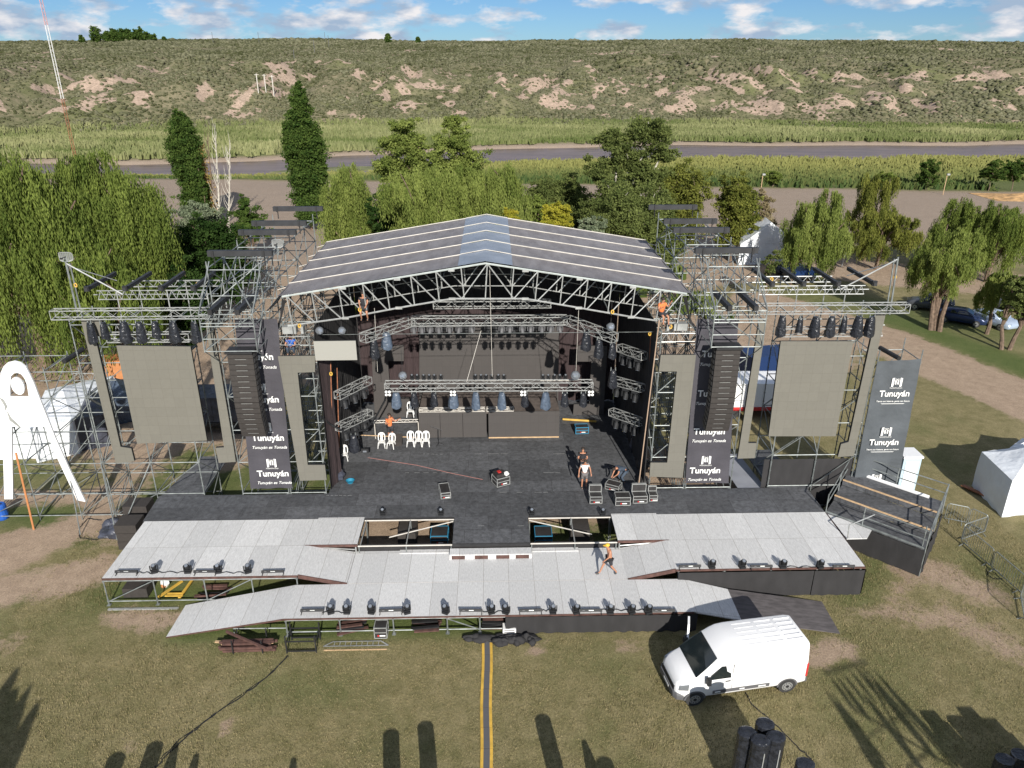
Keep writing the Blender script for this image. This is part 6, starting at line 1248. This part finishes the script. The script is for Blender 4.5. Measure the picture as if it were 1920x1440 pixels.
# spectator platform at right
N = Vector((20.4, 29.0, 0)); Lc = Vector((17.05, 32.3, 0)); Rr = Vector((22.95, 32.2, 0)); Kk = Lc+(Rr-N)
th = thing('viewing_platform', 'black stepped viewing platform with tube handrails right of the stage', 'platform', N)
def on(u, v, z=0): p = N+(Lc-N)*u+(Rr-N)*v; return Vector((p.x, p.y, z))
for k in range(3):
    v0, v1 = k/3, (k+1)/3; z = 1.5+.28*k; MB().slab([tuple(on(u, v)[:2]) for u, v in ((0, v0), (1, v0), (1, v1), (0, v1))], z-.06-.2*(k > 0), z).build('step_deck', 'bdeck', th)
    MB().bar(on(.0, v0+.01, z+.03), on(1, v0+.01, z+.03), .05, 4).build('step_edge', 'wood' if k else 'steel', th)
MB().bar(on(.15, .97, 2.12), on(.95, .97, 2.12), .09, 6).build('white_roll', 'white', th)
for (u0, v0, u1, v1) in ((0, 0, .62, 0), (0, 0, 0, 1), (0, 1, 1, 1), (1, 0, 1, 1)):
    for dz in (.5, 1.0): MB().bar(on(u0, v0, 1.5+dz+.56*v0), on(u1, v1, 1.5+dz+.56*v1), .03, 5).build('handrail', 'steel', th)
for u, v in ((0, 0), (.62, 0), (0, .5), (0, 1), (.5, 1), (1, 1), (1, 0), (1, .5), (.04, .06)): MB().bar(on(u, v, 0), on(u, v, 2.55+.56*v), .032, 6).build('post', 'steel', th)
MB().slab([tuple(G(*p, 1.5)[:2]) for p in ((1552, 963), (1588, 1009), (1626, 1008), (1636, 990))], 1.42, 1.47).build('gangway', 'wdeck', th)
MB().tube([G(1589, 1009, 1.5), G(1592, 985, 2.3), G(1640, 965, 2.5)], .03, 5).build('handrail', 'alu', th)
m = MB()
for a, b_ in ((on(0, -.01), on(1, -.01)), (on(-.01, 0), on(-.01, 1)), (on(1.01, 1), on(1.01, 0))):
    nx = 16; vs = []
    for j in range(5):
        for k in range(nx+1): p = a.lerp(b_, k/nx); vs.append((p.x+.03*sin(k*1.7+j), p.y+.03*sin(k*2.3), 1.42*(1-j/4)+.02))
    m.add(vs, [(j*(nx+1)+k, (j+1)*(nx+1)+k, (j+1)*(nx+1)+k+1, j*(nx+1)+k+1) for j in range(4) for k in range(nx)])
m.build('skirt', 'cloth', th, smooth=True)
curtain('black cloth wall behind the viewing platform below the right wing', (14.6, 34.95, 0), (19.4, 34.95, 0), .1, 3.1)
# crowd barriers
def barrier(a, b_, label):
    a = Vector((a.x, a.y, 0)); b_ = Vector((b_.x, b_.y, 0)); d = b_-a; Lg = d.length; th = thing('crowd_barrier', label, 'barrier', a, atan2(d.y, d.x), 'crowd barriers'); m = MB()
    m.tube([(.04, 0, .15), (.04, 0, .95), (.12, 0, 1.05), (Lg-.12, 0, 1.05), (Lg-.04, 0, .95), (Lg-.04, 0, .15), (.04, 0, .15)], .022, 5); m.build('frame', 'steel', th, local=True); m = MB(); k = int(Lg/.13)
    for i in range(1, k): m.bar((Lg*i/k, 0, .15), (Lg*i/k, 0, 1.05), .009, 4)
    m.build('bars', 'steel', th, local=True)
    for x in (.25, Lg-.25): MB().tube([(x, -.25, .01), (x, 0, .16), (x, .25, .01)], .02, 4).build('foot', 'steel', th, local=True)
bp_ = [G(1706, 960), G(1762, 975), G(1838, 1003), G(1800, 1022), G(1848, 1063), G(1916, 1120), G(1922, 1175)]
bp_[2] = G(1846, 990); pts = [(G(1700, 955), G(1745, 972)), (G(1768, 975), G(1812, 984)), (G(1812, 984), G(1846, 1000)), (G(1846, 1000), G(1800, 1016)), (G(1800, 1018), G(1856, 1066)), (G(1856, 1066), G(1915, 1118)), (G(1912, 1120), G(1920, 1170))]
for (a, b_), lb in zip(pts, ['behind the viewing platform, nearest the toilet cabin', 'behind the viewing platform, curving toward the corner', 'at the far corner of the barrier line', 'short return piece at the barrier corner', 'long front line, upper piece', 'long front line, lower piece', 'at the right picture edge, cut by it']): barrier(a, b_, 'grey steel crowd barrier '+lb)
# ================================================================ LAWN THINGS
th = thing('cable_ramp', 'long black cable ramp with yellow edges running from the walkway toward the camera', 'cable ramp', (0, 15, 0))
for k in range(18):
    y0 = 25.2-.92*k; y1 = y0-.90; d0 = .02*sin(k*1.3); d1 = .02*sin(k*1.3+1.0)
    sg2 = None
    for x0, x1, h, mt in ((-.26, -.15, .05, 'yellow'), (-.15, .07, .06, 'trim'), (.07, .18, .05, 'yellow')):
        o_ = MB().slab([(x0+d1, y1), (x1+d1, y1), (x1+d0, y0), (x0+d0, y0)], .005, h+.004*(k % 2)).build('strip', mt, th)
th = thing('beam_stack', 'stack of rusty brown steel beams held in a black stillage on the lawn', 'steel beams', G(470, 1215))
for i in range(9): MB().cb((R.uniform(-.15, .15), -.25+.1*(i % 5), .1+.13*(i//3)), 2.3+R.uniform(-.3, .2), .07, .1, rz=R.uniform(-.03, .03)).build('beam', 'edge' if i % 3 else 'wood' if i == 3 else 'edge', th, local=True)
MB().cb((-.1, -.1, .52), 2.2, .08, .1, rz=-.5).build('beam', 'edge', th, local=True); MB().cb((-1.1, .15, .2), .8, .1, .05, rz=-.1).build('beam', 'wood', th, local=True)
m = MB()
for x in (-.6, .6):
    for y in (-.35, .35): m.bar((x, y, 0), (x, y, .7), .03, 4)
    m.bar((x, -.35, .03), (x, .35, .03), .03, 4)
m.bar((-.6, .0, .03), (.6, .0, .03), .03, 4); m.build('stillage', 'dsteel', th, local=True)
th = thing('trestle_rack', 'empty black steel trestle on the lawn below the left walkway', 'trestle', G(570, 1212)); m = MB()
for x in (-.6, .6):
    for y in (-.4, .4): m.bar((x, y, 0), (x, y, .9), .035, 4)
    m.bar((x, -.4, .5), (x, .4, .5), .03, 4)
for y in (-.4, .4): m.bar((-.6, y, .12), (.6, y, .12), .03, 4); m.bar((-.6, y, .62), (.6, y, .62), .03, 4)
m.build('frame', 'dsteel', th, local=True)
th = thing('lattice_beam', 'grey aluminium lattice beam lying on the lawn beside the black trestle', 'lattice beam', G(668, 1211)); m = MB(); m.tube([(-1.35, 0, .05), (-1.0, 0, .32), (1.0, 0, .32), (1.35, 0, .05), (-1.35, 0, .05)], .03, 5)
for i in range(-4, 5): m.bar((i*.23, 0, .05), (i*.23, 0, .32), .02, 4)
m.v = [(x, y+.25 if False else z*1.0-.1, .05+y*.1) for x, y, z in m.v]; m.build('truss', 'alu', th, local=True); MB().cb((0, -.25, .02), 2.6, .05, .04).build('plank', 'wood', th, local=True)
def gcable(label, pts, r=.022): 
    pp = [G(*p, .02) for p in pts]; q = []
    for a, b_ in zip(pp[:-1], pp[1:]):
        for k in range(5): p = a.lerp(b_, k/5); q.append(p+Vector((R.uniform(-.04, .04), R.uniform(-.04, .04), 0)))
    tag(MB().tube(q+[pp[-1]], r, 4).build('ground_cable', 'bplast'), label, 'cable')
gcable('thin black cable running across the lawn from the trestle to lower left', [(540, 1230), (500, 1270), (455, 1305), (400, 1340), (345, 1385), (305, 1425), (290, 1442)]); gcable('second thin cable beside the first across the left lawn', [(542, 1229), (505, 1266), (440, 1310), (398, 1343), (340, 1384), (300, 1424)], .015)
gcable('thin black cable from under the van to the lower right', [(1397, 1299), (1410, 1322), (1440, 1345), (1470, 1375), (1500, 1405), (1522, 1424)]); gcable('black cable loop lying beside the barrier line', [(1850, 1065), (1852, 1078), (1865, 1086), (1880, 1085)]); gcable('black cable coil on the dirt left of the tarpaulin', [(190, 975), (165, 972), (148, 990), (150, 1008), (180, 1012), (195, 1005)])
# things under the left platform and walkway
th = thing('ladder', 'yellow folding ladder lying under the left white platform', 'ladder', G(335, 1108))
for x in (-.35, .35): MB().cb((x, 0, .12), .12, 1.3, .06, rz=-.3+x*.6).build('rail', 'yellow', th, local=True)
MB().cb((0, -.5, .14), .8, .1, .04).build('rung', 'yellow', th, local=True); MB().cb((0, -.35, .14), .7, .08, .04).build('rung', 'yellow', th, local=True)
th = thing('feed_sack', 'white and orange sack on the grass under the left white platform', 'sack', G(311, 1100)); MB().ell((0, 0, .25), .18, .16, .28, 9, 7, noise=.3).build('sack', 'letter', th, local=True); MB().ell((-.05, -.08, .12), .13, .12, .12, 8, 6, noise=.3).build('label', 'orange', th, local=True)
for i, (px, py, n, lb) in enumerate([(400, 1115, 6, 'pile of dark tubes under the left white platform'), (660, 1180, 7, 'rack of brown beams under the left walkway'), (798, 1182, 9, 'stack of dark planks below the walkway centre left'), (930, 1178, 8, 'heap of black cable and tubes below the walkway centre')]):
    th = thing('plank_pile', lb, 'pile', G(px, py))
    for k in range(n): MB().cb((R.uniform(-.1, .1), R.uniform(-.4, .5), .06+.09*(k//2)), 1.2+R.uniform(-.2, .2), .14, .06, rz=R.uniform(-.15, .15)+(.3 if i == 1 else 0)).build('plank', 'edge' if (k+i) % 2 else 'dsteel', th, local=True)
th = thing('plastic_crate', 'pale grey plastic crate under the walkway beside the cloth pile', 'crate', G(955, 1185)); m = MB(); m.box(-.28, .28, -.2, .2, 0, .32); m.build('shell', 'letter', th, local=True)
for k in range(3): MB().box(-.22, .22, -.205, -.2, .05+.09*k, .09+.09*k).build('slot', 'trim', th, local=True)
th = thing('timber_offcut', 'short timber board leaning on the walkway frame', 'board', G(592, 1172)); MB().cb((.1, 0, .55), .95, .12, .04, ry=.22).build('board', 'wood', th, local=True)
for i, px in enumerate((207, 300, 392)): pass
MB_ = MB(); MB_.cb(tuple((G(203, 1142)+G(335, 1142))/2), 3.1, .12, .08); tag(MB_.build('aluminium_sill', 'alu'), 'long pale board on the grass below the left platform front', 'board')
th = thing('blue_barrel', 'blue barrel standing on the grass at the left picture edge', 'barrel', G(6, 972)); m = MB(); n = 14; m.loft([[Vector((cos(2*pi*i/n)*r, sin(2*pi*i/n)*r, z)) for i in range(n)] for r, z in ((.26, 0), (.3, .1), (.3, .3), (.315, .32), (.3, .34), (.3, .6), (.315, .62), (.3, .64), (.3, .82), (.25, .9))]); m.build('drum', 'blue', th, local=True); MB().bar((.1, 0, .9), (.1, 0, .93), .04, 8).build('bung', 'bplast', th, local=True)
# ================================================================ white clothespin figure
YF = 34.45
sg_ = thing('clothespin_figure', 'big white cut out clothespin figure with round head at the left picture edge', 'sculpture', V(80, 900, YF))
def W(px): return [(V(x, y, YF).x, V(x, y, YF).z) for x, y in px]
arc = [(0, 712), (1, 700), (6, 688), (14, 680), (26, 677), (38, 680), (48, 688), (56, 703)]
m = MB(); m.plate(W([(-2, 740), (0, 712), (1, 700), (6, 688), (14, 680), (26, 677), (38, 680), (48, 688), (56, 703), (64, 720), (50, 720), (46, 710), (40, 702), (33, 699), (26, 700), (20, 706), (19, 725), (19, 744), (-2, 744)]), YF, YF+.10)
m.plate(W([(-2, 744), (54, 744), (50, 720), (64, 720), (76, 752), (104, 822), (130, 880), (160, 941), (144, 938), (102, 848), (84, 800), (40, 800), (22, 800), (23, 865), (24, 936), (8, 936), (6, 862), (-8, 862), (-14, 780)]), YF+.002, YF+.102); m.build('cutout', 'white', sg_)
m = MB(); cc = V(33, 724, YF); n = 20; m.plate([(cc.x+.31*cos(2*pi*i/n), cc.z+.46*sin(2*pi*i/n)) for i in range(n)], YF-.004, YF+.09); m.build('disc', 'white', sg_)
m = MB(); m.plate(W([(12, 768), (22, 784), (36, 797), (40, 802), (34, 800), (18, 788)]), YF-.012, YF-.002); m.plate(W([(-2, 744), (8, 750), (14, 762), (10, 771), (9, 762), (3, 752)]), YF-.012, YF-.002); m.build('slit', 'alu', sg_)
# ================================================================ far things
def lattice_mast(label, foot, h, bands):
    th = thing('radio_mast', label, 'mast', foot)
    for z0, z1, mt in bands:
        m = MB(); w_ = .32
        cs = [(-w_, -w_), (w_, -w_), (0, w_)]
        for x, y in cs: m.bar((x, y, z0), (x, y, z1), .06, 4)
        k = int((z1-z0)/1.0)
        for i in range(k):
            a = z0+i; 
            for j in range(3): m.bar((*cs[j], a), (*cs[(j+1) % 3], a+1), .04, 3)
        m.build('section', mt, th, local=True)
p = G(143, 298); lattice_mast('slim red and white lattice radio mast beyond the river at upper left', p, 60, [(0, 14, 'rusty'), (14, 16, 'wplast'), (16, 30, 'wplast'), (30, 42, mat('faded_red', (.6, .3, .28), .7)), (42, 56, 'rusty')])
for i, (x, y0, y1) in enumerate([(485, 177, 138), (499, 174, 139), (514, 182, 141)]):
    q = HILL(x, y0); q2 = V(x, y1, q.y); th = thing('utility_pole', 'pale utility pole on the hillside, %s' % ['leftmost of three', 'middle of three', 'rightmost of three'][i], 'pole', (q.x, q.y, q.z), 0, 'hillside poles'); MB().bar((0, 0, -2), (0, 0, q2.z-q.z), .2, 6).build('pole', 'wtube', th, local=True); MB().cb((0, 0, q2.z-q.z-.4), 1.8, .15, .15).build('crossarm', 'wtube', th, local=True)
for i, (x, y0, y1, Y) in enumerate([(552, 112, 93, 520), (590, 100, 75, 620), (617, 90, 66, 700), (400, 73, 60, 760), (486, 73, 60, 760), (610, 73, 60, 780)]):
    q = HILL(x, max(y0, 82)); Y = q.y; q2 = V(x, y1, Y); th = thing('utility_pole', 'thin distant pole near the skyline, %s' % (ORD[i]+' listed along the path' if False else ['lowest along the sandy path', 'second up along the sandy path', 'highest along the sandy path', 'leftmost on the skyline', 'middle one on the skyline', 'rightmost on the skyline'][i]), 'pole', (q.x, Y, q.z), 0, 'distant poles'); MB().bar((0, 0, -2), (0, 0, q2.z-q.z), .17, 5).build('pole', 'trim', th, local=True)
for i, (x, y0, y1) in enumerate([(1426, 362, 327), (1768, 365, 327)]):
    q = G(x, y0); Y = q.y; z = V(x, y1, Y).z; th = thing('lamp_pole', 'slim lamp pole on the sandy lot, %s' % ['left one behind the marquee trees', 'right one before the straw heap'][i], 'lamp post', q); MB().bar((0, 0, 0), (0, 0, z), .07, 6).build('pole', 'wood', th, local=True); MB().cb((.15, -.1, z), .5, .3, .3).build('lamp', 'alu', th, local=True)
for i, (x, y0, y1) in enumerate([(1578, 500, 455), (1689, 455, 415), (1844, 462, 442)]):
    q = G(x, y0); Y = q.y; z = V(x+4, y1, Y).z; th = thing('grove_post', 'leaning pale post under the right trees, %s' % ordn(i, 3), 'post', q); MB().bar((0, 0, 0), (.4, 0, max(z, 2)), .07, 6).build('post', 'alu', th, local=True)
n = 34; m = MB()
X = np.linspace(88, 175, 60); vs = []
for j in range(9):
    for i, x in enumerate(X): f = j/8; yb = float(lot_far(x)); vs.append((x, yb-11+9*f, max(.02, .9*sin(pi*f)*(.6+.7*R.random())*min(1, i/8))))
m.add(vs, [(j*60+i, j*60+i+1, (j+1)*60+i+1, (j+1)*60+i) for j in range(8) for i in range(59)]); tag(m.build('straw_heap', mat('straw', (.50, .30, .13), .9, var=.35, scale=.9, bump=.1)), 'long low heap of orange straw on the sandy lot near the right edge', 'straw heap')
# ================================================================ wrapped columns and delay tower by the camera (their shadows reach the lawn)
def column(label, x, y, h, r=.42, top=.0):
    th = thing('wrapped_column', label, 'wrapped speaker', (x, y, 0)); rr = []; n = 14; R_ = random.Random(int(x*100+y*10))
    ptd = int(x*7+100) % 3 == 0 and y < 16
    for j in range(14):
        f = j/13; z = .1+(h-.1)*min(1, f*1.04)-(.07 if j == 13 else 0); q = r*(.88+.12*min(1, f*4))*(1 if f < .93 else (.97 if j < 13 else .8))*((1 if f < .6 else 1-(f-.6)*2.1) if ptd else 1); rr.append([Vector((cos(2*pi*i/n)*q*(1+R_.uniform(-.03, .03)), sin(2*pi*i/n)*q*.85*(1+R_.uniform(-.03, .03)), z)) for i in range(n)])
    m = MB(); m.loft(rr); m.build('wrapping', 'bag', th, local=True)
    m = MB(); m.bar((r*.2, -r*.88, .3), (r*.22, -r*.9, h-.4), .02, 4); m.build('tape', 'alu', th, local=True)
    for s in (-1, 1): MB().bar((s*.25, 0, 0), (s*.2, 0, .6), .03, 5).build('leg', 'alu', th, local=True)
for i, (px, py, h, lb) in enumerate([(1402, 1368, 2.7, 'leftmost of the cluster'), (1436, 1352, 2.7, 'rearmost of the cluster'), (1427, 1383, 2.75, 'front one of the cluster'), (1456, 1376, 2.7, 'right one of the cluster'), (1511, 1427, 2.6, 'low single one near the bottom edge'), (1885, 1421, 1.35, 'left one in the bottom right corner'), (1915, 1412, 1.4, 'right one in the bottom right corner')]):
    p = G(px, py, h); column('tall column wrapped in shiny black plastic, '+lb, p.x, p.y, h, .31 if i < 4 else .3)
# columns below the frame, only their shadows show: shadow tips surveyed on the lawn
tips = [(222, 1412), (293, 1391), (333, 1386), (371, 1406), (552, 1414), (733, 1368), (797, 1353), (1015, 1340), (1092, 1381), (1130, 1420), (1338, 1408), (1517, 1272), (1620, 1300), (1735, 1336), (1790, 1342), (1805, 1326), (1850, 1350)]
for i, (px, py) in enumerate(tips[:11]):
    g_ = G(px, py); h = 2.7; Lh = h/math.tan(SUN_EL); column('black wrapped column just below the picture, its shadow on the lawn, %s' % ordn(i, 11), g_.x-sin(SUN_AZ)*Lh, g_.y-cos(SUN_AZ)*Lh, h, .3)
def at_shadow(px, py, h): g_ = G(px, py); Lh = h/math.tan(SUN_EL); return Vector((g_.x-sin(SUN_AZ)*Lh, g_.y-cos(SUN_AZ)*Lh, h))
def delay_tower(label, h, posts, cols, bars, braces):
    base = at_shadow(*posts[0], 0); th = thing('delay_tower', label, 'lighting tower', (base.x, base.y, 0))
    for a, b_, r in bars: MB().bar(at_shadow(*a), at_shadow(*b_), r*.6, 6).build('tube', 'steel', th)
    for (px, py, hh, hz, r) in cols:
        t_ = at_shadow(px, py, hh); m = MB(); m.ell((t_.x, t_.y, t_.z-hz/2), r*.55, r*.55, hz/2*.85, 8, 8, noise=.2); m.build('hung_lamp', 'bag', th)
delay_tower('lighting tower behind the camera whose shadow crosses the right lawn', 9, [(1800, 1440)], [(1553, 1264, 9.6, 1.1, .16), (1564, 1262, 9.6, 1.0, .14), (1577, 1258, 9.6, 1.0, .14), (1590, 1252, 9.6, 1.0, .14), (1600, 1245, 9.6, 1.1, .16), (1643, 1262, 9.3, 1.4, .14), (1585, 1290, 9.0, .9, .22), (1608, 1287, 9.3, 2.3, .25), (1625, 1262, 9.4, 2.3, .3), (1560, 1305, 8.7, 1.5, .4), (1578, 1330, 8.0, 1.5, .35), (1605, 1385, 6.6, .9, .25), (1622, 1408, 6.1, .8, .25), (1684, 1305, 8.4, 1.2, .2), (1700, 1325, 7.9, 1.2, .2), (1718, 1345, 7.3, .9, .2), (1740, 1370, 6.8, .9, .25)],
    [((1545, 1262, 9.6), (1625, 1240, 9.6), .09), ((1620, 1258, 9.3), (1700, 1400, 6.0), .07), ((1625, 1258, 9.3), (1790, 1440, 5.0), .07), ((1640, 1258, 9.3), (1810, 1440, 5.2), .07), ((1700, 1400, 6.0), (1760, 1480, 4.5), .06), ((1552, 1300, 8.7), (1640, 1440, 5.2), .08), ((1560, 1300, 8.7), (1670, 1440, 5.2), .05), ((1590, 1322, 8.2), (1790, 1440, 5.0), .06), ((1625, 1382, 7), (1700, 1335, 7.6), .05), ((1700, 1440, 5.5), (1745, 1405, 5.9), .06)], None)
pt = G(0, 1280)
for i, (px, py, h, r) in enumerate([(25, 1268, 9.5, .5), (50, 1300, 9.2, .35), (62, 1335, 9, .5), (8, 1300, 9, .7), (20, 1310, 8, .8), (35, 1340, 7.4, .5)]):  # unseen floating blobs, added to cast the tree-shaped shadow at lower left
    t_ = at_shadow(px, py, h); 
    th = thing('shade_blob', 'unseen floating blob behind the camera shading the lower left lawn, %s' % ORD[i], 'covered light', t_) ; MB().ell((0, 0, -.8), r*.5, r*.5, 1.1, 8, 7, noise=.3).build('cover', 'bag', th, local=True)
for i, (px, py, h, hz, r) in enumerate([(15, 1375, 6.4, 2.6, .22), (58, 1350, 6.8, 3.2, .35)]):  # two longer unseen blobs, added to fill out the same left shadow
    t_ = at_shadow(px, py, h); th = thing('long_shade_blob', 'long unseen blob behind the camera shading the lower left lawn, %s' % ['left one', 'right one'][i], 'speaker', t_); m = MB(); m.ell((0, 0, -hz/2), r, r, hz/2, 8, 8, noise=.15); m.build('cover', 'bag', th, local=True)
for px, py, h, lb in ((1738, 1335, 3.6, 'leftmost'), (1790, 1345, 3.5, 'second from the left'), (1807, 1328, 3.7, 'third from the left'), (1852, 1350, 3.4, 'rightmost')):  # unseen boxes kept only to cast the four fin shadows on the lawn
    t_ = at_shadow(px, py, h); th = thing('fin_shadow_caster', 'unseen tall dark box casting a fin shadow from below the lower right corner, '+lb, 'shadow caster', (t_.x, t_.y, 0)); MB().box(-.38, .38, -.3, .3, 0, h-.45).build('cabinet', 'speaker', th, local=True); MB().box(-.3, .3, -.2, .2, h-.44, h-.05).build('cabinet', 'speaker', th, local=True)

# short lawn tufts so the near grass has real blades
n = 75000; X = NR.uniform(-21, 27, n); Y = NR.uniform(16.2, 34, n)
inside = (np.abs(X) < 17.2) & (Y > 27.7); inside |= (X > -13.7) & (X < 15) & (Y > 25.3) & (Y < 28)
jx = np.clip(np.searchsorted(xs_g, X), 0, len(xs_g)-1); jy = np.clip(np.searchsorted(ys_g, Y), 0, len(ys_g)-1); sv_ = soil[jy, jx]; lv_ = lush[jy, jx]
k = ~inside & (NR.rand(n) > sv_*1.1); X, Y, lv_ = X[k], Y[k], lv_[k]
reeds('lawn_tufts', X, Y, 0*X-.01, .045+.035*NR.rand(len(X))+.03*lv_, .011, leaf_mat('lawn_blade', (.12, .12, .05), (.36, .30, .17), .2), 'short dry lawn tufts in front of the stage', nb=4, tint=np.clip(NR.rand(len(X))*1.1-.5*lv_, 0, 1))['category'] = 'grass'
